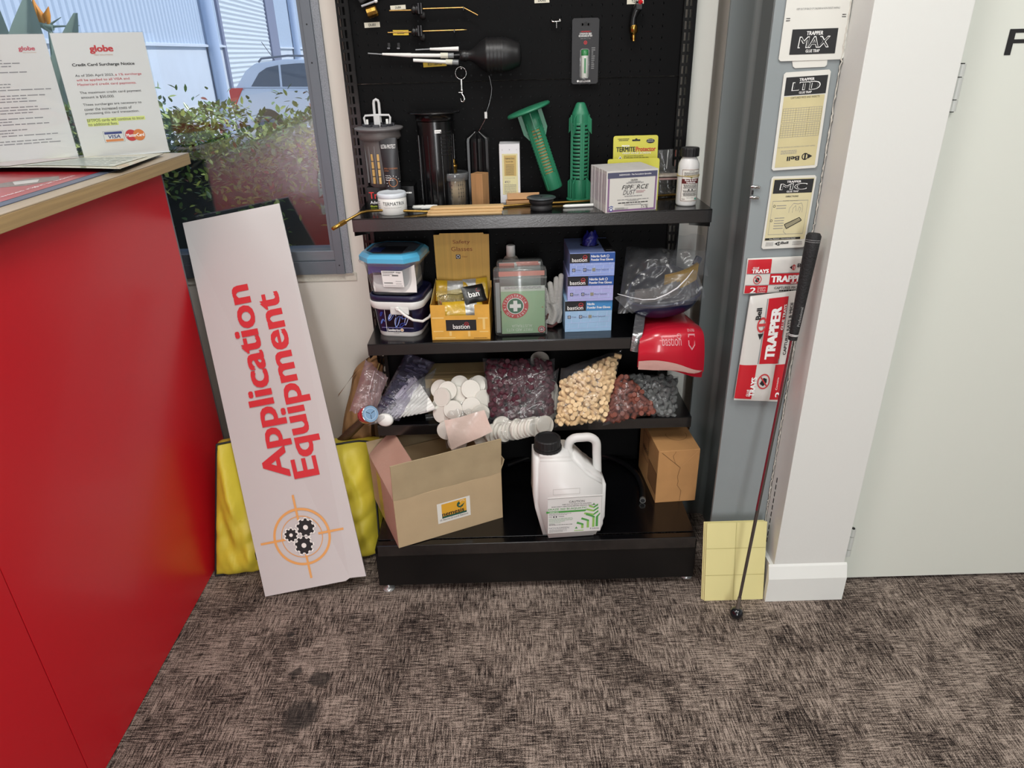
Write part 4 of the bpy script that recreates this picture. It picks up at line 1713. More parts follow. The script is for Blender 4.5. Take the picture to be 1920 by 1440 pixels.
# green stations
grn = mat('station_green', '2c7a5a', .4)
dk_in = mat('station_inside_dark', '0c1c16', .8)
def green_station(name, label, loc, rot, L_, lidtop, rz, insert):
    t = T(name, label, 'bait station', loc, rot=rot)
    r = .0222
    m = MB()
    # slotted tube: panels between rails
    m.lathe([(r*.93, .0), (r, .003), (r, L_*.22)], 32, grn)
    m.lathe([(r, L_*.80), (r, L_-.028 if not lidtop else L_), (r*.98, L_-.026 if not lidtop else L_), (.012, L_-.003 if not lidtop else L_+.001), (.009, L_ if not lidtop else L_+.001)], 32, grn)
    ns = 15
    z0, z1 = L_*.22, L_*.80
    st_ = (z1-z0)/ns
    for k in range(4):
        a = rad(k*90+rz)
        # rails
        w_ = .0115
        m.box((r*.985*math.cos(a), r*.985*math.sin(a), (z0+z1)/2), (.0035, w_, z1-z0), grn, .0006, rot=Matrix.Rotation(a, 3, 'Z'))
        m.box(((r+.0015)*math.cos(a), (r+.0015)*math.sin(a), L_*.45), (.003, .0015, L_*.86), grn, .0003, rot=Matrix.Rotation(a, 3, 'Z'))
    vs, fs = [], []
    for i in range(ns):
        za = z0+st_*(i+.40)
        m.lathe([(r*.985, za), (r, za+.0003), (r, za+st_*.58), (r*.985, za+st_*.6)], 32, grn, cap=False)
        m.lathe([(r*.93, za+st_*.6), (r*.985, za+st_*.6)], 32, grn, cap=False)
    m.build('slotted_tube', t)
    m = MB()
    m.lathe([(r*.86, .006), (r*.86, L_-.03)], 24, mat('timber_insert', 'c9a263', .6, var=.1, vscale=90) if insert else dk_in)
    m.build('inner_core', t)
    # fins
    for k in range(4):
        m = MB()
        a = rad(k*90+rz+45)
        Rz = Matrix.Rotation(a, 3, 'Z')
        ff = lambda x, y, z, Rz=Rz: Rz @ V((x, z, y))
        if lidtop:
            m.prism([(r-.002, L_-.002), (r+.010, L_-.002), (r+.010, L_-.050), (r-.002, L_-.072)], .002, grn, ff, z0=-.001)
        else:
            m.prism([(r-.002, L_-.026), (r+.011, L_-.040), (r+.0115, L_-.075), (r-.002, L_-.060)], .002, grn, ff, z0=-.001)
        m.build('fin', t)
        if not lidtop:
            m = MB()
            m.prism([(r-.002, .004), (r+.013, .004), (r+.013, .045), (r-.002, .060)], .002, grn, ff, z0=-.001)
            m.build('fin', t)
    m = MB()
    if lidtop:
        m.lathe([(.020, L_-.004), (.030, L_), (.056, L_+.003), (.0575, L_+.001), (.0575, L_+.005), (.055, L_+.008), (.02, L_+.010)], 48, grn)
    else:
        m.lathe([(r, 0), (.034, .0005), (.034, .0035), (r, .004)], 40, grn)
    m.build('flange', t)
    return t


zb, zt_ = W(1040, 353, 1.905), W(992, 209, 1.905)
d = (zt_-zb)
L_ = d.length
q = d.to_track_quat('Z', 'Y').to_euler()
green_station('green_bait_station', 'green slotted bait station with wide round lid, leaning to the left', V((zb.x, 1.905, max(Z+.009, zb.z))), q, L_, True, 45, True)
p = W(1087, 366, 1.911)
gt = W(1087, 192, 1.911).z-Z
green_station('green_bait_station', 'green slotted bait station with pointed nose, standing upright', (W(1087, 290, 1.911).x, 1.911, Z), (0, 0, 0), gt, False, -80, False)

# stakes and slats
pine = mat('pine_slat', 'c9a877', .6, var=.10, vscale=1, stretch=(8, 90, 90))
pine2 = mat('pine_block', 'b98d5e', .6, var=.12, vscale=1, stretch=(8, 90, 90))
for i, (xa, xb, y, z, ww, lb) in enumerate(((-.196, -.008, 1.762, 0, .030, 'pine stake at the bottom of the front pile'), (-.194, -.006, 1.765, .0062, .028, 'pine stake in the middle of the front pile'), (-.188, -.003, 1.772, .0124, .026, 'pine stake lying on top of the front pile'))):
    m = MB()
    w = (xb-xa)
    m.prism([(0, -ww/2+.004), (.010, -ww/2), (w, -ww/2), (w, ww/2), (.006, ww/2)], .0056, pine, lambda a, b, c: V((a, b, c)), bev=.0006, seg=1)
    one(m, 'pine_stake', lb, 'stake', (xa, y, Z+z), (0, 0, rad(1)))
m = MB()
m.box((0, 0, .0045), (.105, .040, .009), pine2, .001)
one(m, 'pine_offcut', 'flat pine offcut under the tilted one behind the round puck', 'offcut', (.056, 1.884, Z), (0, 0, rad(3)))
m = MB()
m.box((0, 0, .009), (.085, .012, .017), pine2, .001)
one(m, 'pine_offcut', 'tilted pine offcut on top of the flat one, against the white box', 'offcut', (.050, 1.874, Z+.0095), (rad(-20), 0, rad(2)))
# white clip
m = MB()
m.prism([(-.036, 0), (-.030, -.008), (.026, -.008), (.034, -.002), (.034, .004), (.020, .010), (-.018, .010), (-.034, .006)], .010, wht, lambda a, b, c: V((a, b, c)), bev=.003, smooth=True)
m.box((.004, -.010, .006), (.03, .008, .006), wht, .002)
m.lathe([(.002, .010), (.002, .0112)], 10, K, (-.002, 0, 0))
one(m, 'plastic_clip', 'small white plastic clip lying between white tub and clear jar', 'clip', (-.207, 1.835, Z))
# puck
t = T('rubber_puck', 'round black rubber puck with a grey metal disc on top', 'puck', (.093, 1.788, Z))
m = MB()
m.lathe([(.026, 0), (.028, .002), (.028, .011), (.025, .0125), (.025, .015), (.029, .017), (.031, .021), (.031, .025), (.029, .029), (.026, .030)], 40, mat('puck_rubber', '1e1e20', .6))
m.build('rubber_body', t)
m = MB()
m.lathe([(.0365, .030), (.0372, .0306), (.0365, .0318), (.003, .0318)], 44, mat('puck_disc_steel', '5d6468', .35, .5))
m.lathe([(.002, .0318), (.002, .0328)], 10, K)
m.build('metal_disc', t)

# bent brass wand
t = T('brass_wand', 'long bent brass spray wand lying along the top shelf', 'wand', (-.38, 1.80, Z))
o = V((-.38, 1.80, Z))
pts = [V((.470, 1.912, Z+.005)), V((.235, 1.864, Z+.004)), V((.055, 1.842, Z+.0038)), V((-.06, 1.812, Z+.0036)), V((-.20, 1.787, Z+.0036)), V((-.345, 1.758, Z+.0036)), V((-.366, 1.750, Z+.003)), V((-.380, 1.742, Z+.0015)), V((-.435, 1.715, Z-.024))]
pe = W(648, 415, 1.72)
pts[-1] = pe
pts[-2] = W(676, 399, 1.740)
pts[-3] = W(688, 396, 1.752)
pts[-4] = W(715, 394.5, 1.772)
m = MB()
m.tube([p-o for p in pts], .0034, mat('brass_pipe', '9a7a40', .28, .95), 12)
m.build('pipe', t)
m = MB()
e = W(622, 430, 1.705)
dd = (e-pe)
m.tube([pe+dd*.0-o, pe+dd*.42-o], [.0065, .0065], brass, 6, smooth=False)
m.tube([pe+dd*.42-o, pe+dd*.95-o, pe+dd*1.0-o], [.0052, .0052, .002], brass, 14)
m.build('nozzle_nut', t)
# white rod
m = MB()
a, b = V((.150, 1.803, Z+.004)), V((.228, 1.809, Z+.004))
m.tube([V((0, 0, 0)), V((.006, 0, 0)), b-a], [.0025, .0042, .0042], wht, 10)
one(m, 'white_rod', 'thin white plastic rod lying in front of the green stations', 'rod', a)

# stack of dust cartons: thin cartons standing one behind another
A, B_, C_ = P(1135, 400, 2, Z), P(1230, 393, 2, Z), P(1107, 383, 2, Z)
ang = math.atan2(B_.y-A.y, B_.x-A.x)
wid = (B_-A).length
dep = .118
NB = 11
th = dep/NB
Hc = .100
side_m = mat('carton_side', 'c6c3c1', .6, var=.04, vscale=40)
pur = mat('carton_purple', '7f5f86', .5)
nav = mat('carton_slate', '4e5068', .5)
frm = mat('carton_face', 'd0cfc8', .5)
ux, uy = V((math.cos(ang), math.sin(ang), 0)), V((-math.sin(ang), math.cos(ang), 0))
def carton(front):
    m = MB()
    m.bb(0, wid, .0004, th-.0004, 0, Hc, side_m, .0007)
    # printed side stripe and thin edges
    m.bb(-.0003, 0, th*.35, th*.6, .02, Hc-.008, mat('carton_stripe', '9d90a0', .6))
    m.text('FIPFORCE', lambda x, y, z=0: V((-.0005-z, th*.62-y, .028+x)), 0, 0, th*.3, K, w=.028) if front else None
    f = fr((0, .0004, 0))
    m.rect(.0015, .0015, wid-.0015, Hc-.0015, frm, f)
    m.frame2(.004, .002, wid-.003, Hc-.004, .0045, pur, f, .0002)
    m.rect(.003, Hc-.0175, wid-.003, Hc-.004, nav, f, .0004)
    if front:
        F2 = lambda x, y, z=0: f(x, y, z+.0006)
        m.text('SHERWOOD - The Formulation Specialist', F2, wid*.55, Hc-.0128, .0042, KW, w=wid*.62, al='c', bold=.02)
        m.text('CAUTION', F2, wid*.53, Hc*.745, .0042, K, w=wid*.13, al='c', bold=.01)
        m.dash(F2, wid*.42, wid*.66, Hc*.715, .0015, KG, 1)
        m.dash(F2, wid*.38, wid*.72, Hc*.69, .0017, KG, 2)
        m.text('FIPF  RCE', F2, wid*.30, Hc*.545, .0105, K, w=wid*.50, shear=.3, bold=-.01)
        m.disc(wid*.560, Hc*.60, .0055, mat('ring_grey', 'a8a5a3', .5), F2, .0002, 20, .0047)
        m.text('DUST', F2, wid*.325, Hc*.42, .011, mat('dust_grey', '4a4a50', .5), w=wid*.23, shear=.25)
        m.dash(F2, wid*.58, wid*.76, Hc*.49, .0018, mat('rose_print', 'b08a8c', .5), 3)
        m.dash(F2, wid*.58, wid*.73, Hc*.455, .0018, mat('rose_print', 'b08a8c', .5), 4)
        for i, (a_, b2, yy, hh_) in enumerate(((.36, .70, .375, .0018), (.22, .84, .295, .0014), (.42, .64, .265, .0014), (.24, .82, .215, .002), (.36, .69, .165, .002))):
            m.dash(F2, wid*a_, wid*b2, Hc*yy, hh_, KG if i != 3 else K, 9+i)
        for i in range(4):
            m.dash(F2, wid*.18, wid*(.44 if i % 2 else .36), Hc*(.105-i*.014), .001, KG, 30+i)
        m.text('2 x 5g', F2, wid*.69, Hc*.065, .0075, K, w=wid*.13, shear=.15)
        m.dash(F2, wid*.69, wid*.83, Hc*.145, .0016, KG, 40)
        hd = mat('hand_blue', '3b4c96', .5)
        m.disc(wid*.105, Hc*.075, .0045, hd, F2, .0001, 14)
        for a_ in (60, 80, 100, 125):
            x_, y_ = wid*.105+.008*math.cos(rad(a_)), Hc*.075+.008*math.sin(rad(a_))
            m.disc(x_, y_, .0014, hd, F2, .0001, 8)
        m.disc(wid*.105, Hc*.075, .0025, KW, F2, .0003, 12)
    return m
c0 = one(carton(True), 'dust_carton', 'frontmost purple bordered dust carton of the row, its printed face showing', 'box', A+uy*0, (0, 0, ang))
c1 = None
ORD = ('first', 'second', 'third', 'fourth', 'fifth', 'sixth', 'seventh', 'eighth', 'ninth', 'tenth', 'rearmost, eleventh')
for k in range(1, NB):
    loc = A+uy*(k*th)+ux*(.0003*((k*7) % 5-2))
    if c1 is None:
        c1 = one(carton(False), 'dust_carton', 'thin dust carton directly behind the frontmost one, only its edges showing', 'box', loc, (0, 0, ang), 'dust cartons packed behind the front one')
    else:
        c = c1.copy()
        COL.objects.link(c)
        c.location = loc
        c['label'] = 'thin dust carton, %s from the front of the row, only its edges showing' % ORD[k]

# termite protector packs standing behind
ypk = mat('pack_yellow', 'cfc945', .45, coat=.2)
def ypack(x0, x1, ztop, zbot, y, lean, name, label, full, rzz=0):
    w, h = x1-x0, ztop-zbot
    m = MB()
    o = V((x0, y, zbot))
    f = fr((0, 0, 0), (math.cos(rad(rzz)), math.sin(rad(rzz)), 0), (0, math.sin(rad(lean)), math.cos(rad(lean))), 0)
    h /= math.cos(rad(lean))
    pts_ = [(0, 0), (w, 0)]+[(w-.006+.006*math.cos(rad(a)), h-.006+.006*math.sin(rad(a))) for a in (0, 30, 60, 90)]+[(.006+.006*math.cos(rad(a)), h-.006+.006*math.sin(rad(a))) for a in (90, 120, 150, 180)]
    m.prism(pts_, .003, ypk, f, z0=-.003)
    G = lambda a, b, c=0: f(a, b, c+.0006)
    if full:
        m.rect(w*.42, h-.014, w*.60, h-.010, K, G)
        m.disc(w*.51, h-.0105, .0035, K, G, .0001, 12)
        m.disc(w*.83, h-.0145, .0058, K, G, .0001, 22, sx=1.9)
        m.text('PATENTED', G, w*.83, h-.0125, .002, KW, w=w*.12, al='c', z=.0004)
        m.text('DESIGN', G, w*.83, h-.0165, .0022, KW, w=w*.14, al='c', z=.0004)
        m.dash(G, w*.10, w*.35, h-.009, .0015, K, 1)
        m.dash(G, w*.12, w*.33, h-.0125, .0015, K, 2)
        m.text('MAGGA', G, w*.28, h-.0275, .004, KW, w=w*.17, al='c', bold=.08)
        m.text('TERMITE', G, w*.07, h-.040, .0115, K, w=w*.42, bold=.04)
        m.text('Protector', G, w*.51, h-.040, .0115, mat('pack_red', 'c0301f', .5), w=w*.44, bold=.04)
        m.text('WEEP HOLE SCREEN', G, w*.20, h-.0465, .0048, KW, w=w*.64, bold=.01)
        for i in range(4):
            m.dash(G, w*.24, w*(.80 if i % 2 else .68), h-.052-i*.0042, .0014, mat('pack_print', '6a6a25', .6), i)
        m.poly([(w*.16, h-.063), (w*.20, h-.057), (w*.16, h-.051), (w*.12, h-.057)], KW, G)
        m.poly([(w*.16, h-.061), (w*.185, h-.057), (w*.16, h-.053), (w*.135, h-.057)], KG, G, .0003)
    one(m, name, label, 'packet', o)
a, b = W(1150, 300, 1.925), W(1236, 253, 1.925)
ypack(a.x, b.x, b.z-.001, Z, 1.921, 6, 'termite_screen_pack', 'yellow hanging pack with black and red title behind the dust cartons', True, -1)
a, b = W(1137, 300, 1.89), W(1240, 296, 1.878)
ypack(W(1140, 300, 1.875).x, W(1239, 300, 1.865).x, b.z, Z, 1.872, 4, 'termite_screen_pack', 'yellow pack edge showing between the dust cartons and the printed pack', False)
# bags of grey mesh
mesh = mat('steel_mesh_grey', '5a5654', .5, .4, var=.25, vscale=260, bump=.4, bscale=300)
t = T('mesh_pouch', 'small clear zip bag of dark grey mesh behind the herbicide bottle', 'bag', (.428, 1.932, Z))
m = MB()
def bg(u, v):
    return V(((u-.5)*.058, .012*math.sin(PI*u)*-1+.02*v, .002+v*.060))
m.grid(bg, 10, 10, mesh)
m.grid(lambda u, v: bg(u, v)+V((0, .012, 0)), 10, 10, mesh)
m.build('mesh_roll', t)
m = MB()
m.grid(lambda u, v: V(((u-.5)*.072, -.016-.004*math.sin(9*u+4*v)+.024*v, .001+v*.118)), 16, 16, film('zip_bag_film', 'f0f0f0', .12, 'b9b9b9', bump=.8))
m.build('film', t)
m = MB()
for x in (.012,):
    m.tube([V((x, .004, .07)), V((x+.002, .006, .118))], .0009, KW, 5)
m.box((.034, .006, .095), (.0016, .001, .045), mat('zip_red', 'a8483c', .5))
m.build('zip_strip', t)
m = MB()
m.box((0, 0, .006), (.075, .030, .006), mat('mesh_roll_pale', 'a49a90', .7, var=.2, vscale=120), .002)
m.box((0, .002, -.002), (.072, .028, .006), mat('mesh_roll_pink', 'a0807c', .7), .002)
one(m, 'folded_screen', 'pale folded strip lying across the grey mesh pouch', 'strip', (.428, 1.900, Z+.053))

# herbicide bottle
t = T('herbicide_bottle', 'white herbicide bottle with black cap and rubber band, right end of top shelf', 'bottle', (.4655, 1.802, Z), -6)
m = MB()
r = .0262
pr = [(r-.004, 0), (r-.001, .0015), (r, .005), (r, .094), (r-.001, .103), (r-.006, .113), (r-.009, .118), (.0155, .122)]
m.lathe(pr, 48, mat('bottle_white', 'dcdcda', .35))
cf3 = lambda x, y, z=0: V(((r+.0004+z)*math.sin(x/r), -(r+.0004+z)*math.cos(x/r), y))
mar = mat('label_maroon', '5e211f', .5)
m.rect(-.020, .012, .030, .092, paper, cf3, nx=12)
m.frame2(-.0185, .0135, .028, .0905, .0010, mar, cf3, .0002, nx=12)
m.rect(-.0175, .0565, .027, .068, mar, cf3, .0003, nx=12)
CF3 = lambda x, y, z=0: cf3(x, y, z+.0005)
m.text('Bow & Arrow', CF3, .005, .0632, .0042, KW, w=.030, al='c', bold=.03)
m.text('Herbicide', CF3, .005, .0578, .0042, KW, w=.022, al='c', bold=.03)
m.text('CAUTION', CF3, .005, .086, .0022, K, w=.013, al='c')
for i in range(3):
    m.dash(CF3, -.013, .023, .0825-i*.0030, .0012, K, i)
m.poly([(.0015, .0725), (.0085, .0725), (.005, .0685)], mat('band_green', '6b7b3a', .5), CF3)
for i in range(12):
    if i == 5:
        m.rect(-.001, .040, .011, .0435, K, CF3)
        m.text('926', CF3, .005, .0408, .002, KW, w=.006, al='c', z=.0006)
    else:
        m.dash(CF3, -.013+(i % 3)*.001, .022-(i % 2)*.002, .054-i*.0025, .0012, K if i % 4 else KG, i+5)
m.text('Contents: 500 ml', CF3, .005, .0215, .0016, K, w=.016, al='c')
m.rect(.018, .0165, .025, .021, mat('label_teal', '5aa08c', .5), CF3)
m.dash(CF3, -.015, -.007, .018, .0012, mar, 4)
for i in range(30):
    m.rect(.031+.0, .015+i*.0025, .0335, .0163+i*.0025, KG, cf3, .0002)
m.build('bottle_body', t)
m = MB()
n = 40
rings = [[V(((rr+(.0006 if i % 2 else 0))*math.cos(2*PI*i/n), (rr+(.0006 if i % 2 else 0))*math.sin(2*PI*i/n), z_)) for i in range(n)] for rr, z_ in ((.0222, .120), (.0222, .138), (.021, .1405), (.010, .1410))]
loft(m, rings, blkm, smooth=False)
m.build('cap', t)
m = MB()
m.tube([V(((r+.0012)*math.cos(rad(a)), (r+.0012)*math.sin(rad(a)), .0735+.001*math.sin(rad(a*2)))) for a in range(0, 360, 15)], .0009, mat('rubber_band', 'b8a468', .6), 6, closed=True)
m.tube([V(((r+.0012)*math.cos(rad(a)), (r+.0012)*math.sin(rad(a)), .0755-.001*math.sin(rad(a*2)))) for a in range(0, 360, 15)], .0008, mat('rubber_band', 'b8a468', .6), 6, closed=True)
m.build('rubber_band', t)
# ================================================================ second shelf
Z = S2
def tub_rings(secs, n=6):
    """secs: (w, d, r, z)"""
    return [[V((x, y, z)) for x, y in rrect(w, d, r, n)] for w, d, r, z in secs]


# white bucket with dark sleeve
RZ = -9
t = T('printed_bucket', 'white plastic bucket with navy smoke pattern sleeve and swing handle', 'bucket', (-.294, 1.852, Z), RZ)
m = MB()
bw_ = mat('bucket_white', 'd9d9d6', .35)
loft(m, tub_rings([(.118, .118, .030, 0), (.122, .122, .032, .004), (.138, .136, .034, .086)]), bw_)
loft(m, tub_rings([(.148, .146, .034, .084), (.150, .148, .034, .088), (.154, .152, .034, .102), (.150, .148, .034, .104)]), bw_)
m.box((.014, -.0742, .080), (.052, .004, .022), bw_, .003)
m.build('bucket_body', t)
m = MB()
slv = mat('sleeve_navy', '17183a', .3, coat=.3)
loft(m, tub_rings([(.1255, .1255, .032, .014), (.1375, .1355, .034, .080)]), slv, False, False)
m.build('sleeve', t)
# front face frame on the tapering wall
def BF(x, y, z=0):
    k = (y-.014)/.066
    return V((x, -(.1255+.01*k)/2-.0007-z, y))
m = MB()
m.rect(-.030, .0285, .046, .079, mat('sleeve_black', '0b0d18', .3), BF, .0001)
m.rect(-.031, .014, -.030, .080, KW, BF, .0003)
m.rect(-.044, .0265, .046, .028, mat('smoke_lilac', '8f8fc4', .4), BF, .0002)
sm = [mat('smoke_blue', '5f7fd0', .4), mat('smoke_pale', 'b9c8ef', .4), mat('smoke_deep', '2f45a0', .4)]
def swirl(pts, w, mm, z):
    for i in range(len(pts)-1):
        (x0, y0), (x1, y1) = pts[i], pts[i+1]
        dx, dy = x1-x0, y1-y0
        l = math.hypot(dx, dy) or 1
        nx_, ny_ = -dy/l*w*.5, dx/l*w*.5
        m.poly([(x0-nx_, y0-ny_), (x1-nx_, y1-ny_), (x1+nx_, y1+ny_), (x0+nx_, y0+ny_)], mm, BF, z)
for k, (cx, cy, rx, ry, ph, mm, w) in enumerate(((-.012, .062, .012, .010, 0, 1, .0012), (-.010, .060, .015, .012, 1, 0, .0009), (.004, .045, .010, .014, 2, 1, .0010), (.006, .044, .013, .018, .5, 0, .0008), (.030, .048, .009, .012, 1, 1, .0010), (.028, .062, .012, .007, 2, 0, .0009), (-.040, .045, .0055, .0068, 0, 0, .0010), (-.040, .067, .005, .006, 1, 2, .0010), (.018, .036, .012, .006, 1, 2, .0012))):
    swirl([(cx+rx*math.cos(ph+q*.3)*(1-.02*q), cy+ry*math.sin(ph+q*.42)) for q in range(18)], w*1.9, sm[mm], .0004+.00005*k)
m.text('Sundstr\u00f6m', BF, -.0275, .0165, .0075, KW, w=.034, bold=.04, z=.0006)
m.disc(.0125, .0205, .0048, KW, BF, .0006, 18)
m.disc(.0125, .0205, .0038, mat('logo_sand', 'd9b48c', .5), BF, .0008, 18)
m.dash(BF, -.012, .004, .0105, .0012, KG, 3)
m.build('sleeve_print', t)
m = MB()
loft(m, tub_rings([(.140, .138, .034, .103), (.150, .148, .034, .104), (.151, .149, .034, .118), (.144, .142, .034, .121), (.138, .136, .032, .114), (.10, .10, .03, .112)]), mat('lid_navy', '1d1e3c', .35))
m.build('lid', t)
m = MB()
m.lathe([(.0055, 0), (.0065, .002), (.0065, .005), (.004, .007)], 18, wht, (.010, -.0765, .088), 'Y', R=Matrix.Rotation(PI, 3, 'Z').to_3x3() @ Matrix.Identity(3))
m.tube([V((.010, -.080, .088)), V((.030, -.084, .072)), V((.052, -.083, .058)), V((.074, -.070, .050)), V((.086, -.04, .052)), V((.088, 0, .058))], .0038, wht, 8)
m.build('handle', t)

# clear tub with blue lid
t = T('clear_tub', 'clear plastic tub with bright blue rimmed lid stacked on the bucket', 'tub', (-.302, 1.848, Z+.1215), RZ)
tf = film('tub_plastic', 'f4f5f6', .08, 'd8dce0', rough=.12, bump=.08)
m = MB()
loft(m, tub_rings([(.118, .116, .026, .0), (.122, .120, .028, .004), (.146, .144, .032, .092)]), tf, True, False)
loft(m, tub_rings([(.112, .110, .026, .003), (.142, .140, .030, .092)]), tf, False, False)
m.build('tub_body', t)
m = MB()
rn = random.Random(11)
cb = mat('cloth_blue', '383bb0', .7)
cw_ = mat('respirator_white', 'e2e0dc', .6)
m.grid(lambda u, v: V(((u-.5)*.118, -.056+.004*math.sin(u*9), .055+v*.032+.006*math.sin(u*6))), 14, 6, cb)
m.box((0, .0, .070), (.110, .10, .030), cb, .01)
m.grid(lambda u, v: V(((u-.40)*.118, -.058-.003*math.sin(v*5+u*3), .008+v*(.045+.032*u*u))), 16, 10, cw_)
m.box((.02, .01, .034), (.08, .08, .05), cw_, .012)
m.grid(lambda u, v: V((-.050+.016*u, -.054+.05*v, .006+.060*(1-u)+.010*math.sin(v*4))), 8, 8, cw_)
m.box((.0, 0, .008), (.10, .098, .010), mat('tub_contents_grey', '9fa3a6', .6), .004)
m.build('contents', t)
m = MB()
tbf = lambda x, y, z=0: V((x, -(.122+.024*(y/.092))/2-.0009-z, y))
m.rect(-.018, .024, .040, .070, KW, tbf, .0002)
L2 = lambda x, y, z=0: tbf(x, y, z+.0005)
m.text('Dr\u00e4ger', L2, .022, .0635, .004, K, w=.014, bold=.03)
m.dash(L2, -.015, .018, .0655, .0018, K, 1)
m.dash(L2, -.015, .014, .0610, .0014, KG, 2)
m.dash(L2, -.015, .004, .0565, .0014, K, 3)
for i in range(16):
    m.rect(.010+i*.0011, .0550, .0106+i*.0011+(i % 3)*.0002, .0590, K, L2)
    m.rect(-.014+i*.0015, .0335, -.0133+i*.0015+(i % 2)*.0003, .0375, K, L2)
m.dash(L2, .018, .034, .040, .0012, KG, 5)
m.dash(L2, .018, .034, .033, .0012, KG, 6)
m.dash(L2, -.014, .036, .0275, .0010, KG, 7)
m.build('tub_label', t)
m = MB()
def oct_(w, d, c, z):
    a, b = w/2, d/2
    return [V((x, y, z)) for x, y in ((a-c, -b), (a, -b+c), (a, b-c), (a-c, b), (-a+c, b), (-a, b-c), (-a, -b+c), (-a+c, -b))]
bl_ = mat('lid_blue', '58b2da', .25, coat=.4)
loft(m, [oct_(.166, .164, .034, .084), oct_(.170, .168, .034, .090), oct_(.168, .166, .034, .094)], tf, False, False, smooth=False)
loft(m, [oct_(.166, .164, .034, .092), oct_(.166, .164, .034, .104), oct_(.150, .148, .032, .113), oct_(.132, .130, .030, .114)], bl_, True, False, smooth=False)
loft(m, [oct_(.132, .130, .030, .113), oct_(.10, .10, .02, .1135)], mat('lid_clear_top', '77808c', .15, trans=.3), False, True, smooth=False)
m.prism([(-.030, -.055), (.050, -.055), (.050, .010), (-.030, .010)], .0006, mat('lid_dark_card', '22242c', .5), lambda a, b, c: V((a-.012, b, c)), z0=.1145)
m.prism([(-.058, -.052), (-.026, -.052), (-.026, -.010), (-.058, -.010)], .0006, mat('lid_navy_card', '27346e', .5), lambda a, b, c: V((a+.006, b, c)), z0=.1155)
m.build('lid', t)

# safety glasses display box
A = P(811, 638, 2, Z)
t = T('display_box', 'yellow cardboard display box of safety glasses with raised lid card', 'box', (A.x, A.y, Z), -2)
gw, gh, gdp = .158, .100, .150
yel = mat('box_amber', 'd9a441', .5, coat=.2, var=.10, vscale=22)
yel2 = mat('box_amber_inner', 'b39a5f', .6)
tk = .002
m = MB()
# front with notch, sides, back, floor
nx0, nx1, nz = gw*.25, gw*.75, gh*.70
f = fr((0, 0, 0), lift=0)
m.prism([(0, 0), (gw, 0), (gw, gh), (nx1, gh), (nx1, nz), (nx0, nz), (nx0, gh), (0, gh)], tk, yel, f, z0=-tk)
m.bb(0, tk, tk, gdp, 0, gh, yel)
m.bb(gw-tk, gw, tk, gdp, 0, gh, yel)
m.prism([(.002, gh-.002), (gdp, gh-.002), (gdp, gh+.028)], tk, yel2, lambda a, b, c: V((c, a, b)))
m.bb(0, gw, gdp-tk, gdp, 0, gh+.02, yel)
m.bb(0, gw, 0, gdp, 0, tk, yel)
m.bb(tk, gw-tk, tk+.0002, tk+.0012, 0, gh*.68, yel2)
m.build('box_body', t)
m = MB()
G = fr((0, 0, 0), lift=.0004)
m.rect(gw*.25, gh*.27, gw*.77, gh*.58, K, G)
G2 = lambda x, y, z=0: G(x, y, z+.0003)
m.text('bastion', G2, gw*.37, gh*.325, .013, KW, w=gw*.285, bold=.01)
mr_ = mat('bastion_red', 'b3303a', .5)
m.disc(gw*.603, gh*.455, .0062, mr_, G2, .0002, 22, .0050)
m.rect(gw*.585, gh*.42, gw*.592, gh*.47, mr_, G2, .0002)
m.rect(gw*.614, gh*.42, gw*.621, gh*.47, mr_, G2, .0002)
m.rect(gw*.590, gh*.45, gw*.616, gh*.47, mr_, G2, .0002)
m.dash(G, gw*.72, gw*.95, gh*.045, .0016, mat('amber_print', '7a5320', .6), 5)
pl = mat('amber_pale', 'e6c479', .5)
for x0, y0, x1, y1 in ((.02, .62, .22, .66), (.03, .24, .2, .27), (.80, .60, .97, .64), (.82, .22, .97, .25), (.05, .05, .4, .08), (.30, .12, .34, .25), (.62, .10, .66, .25), (.88, .30, .92, .6)):
    m.rect(gw*x0, gh*y0, gw*x1, gh*y1, pl, G, -.0002)
m.build('front_print', t)
m = MB()
tp = W(873, 437, 1.915).z-Z
b0 = gh+.006
ly = gdp-.004
m.prism([(.004, b0-.03), (gw-.004, b0-.03), (gw-.002, tp), (gw-.016, tp), (gw-.018, tp+.004), (.020, tp+.004), (.018, tp), (.003, tp)], .002, mat('lid_card_amber', 'd0a64e', .5, var=.08, vscale=1, stretch=(220, 1, 1)), fr((0, ly, 0), lift=0), z0=-.002)
LF = fr((0, ly, 0), lift=.0006)
tr_ = mat('lid_print_rust', '8f4a24', .6)
m.text('Safety', LF, gw/2, tp-.028, .013, tr_, w=gw*.30, al='c')
m.text('Glasses', LF, gw/2, tp-.046, .012, tr_, w=gw*.37, al='c')
m.rect(gw*.39, tp-.068, gw*.47, tp-.056, mat('icon_slate', '353b4a', .5), LF)
m.disc(gw*.43, tp-.062, .0044, KW, LF, .0002, 18, .0033)
m.text('Clear', LF, gw*.495, tp-.064, .0042, tr_, w=gw*.10)
m.build('lid_card', t)
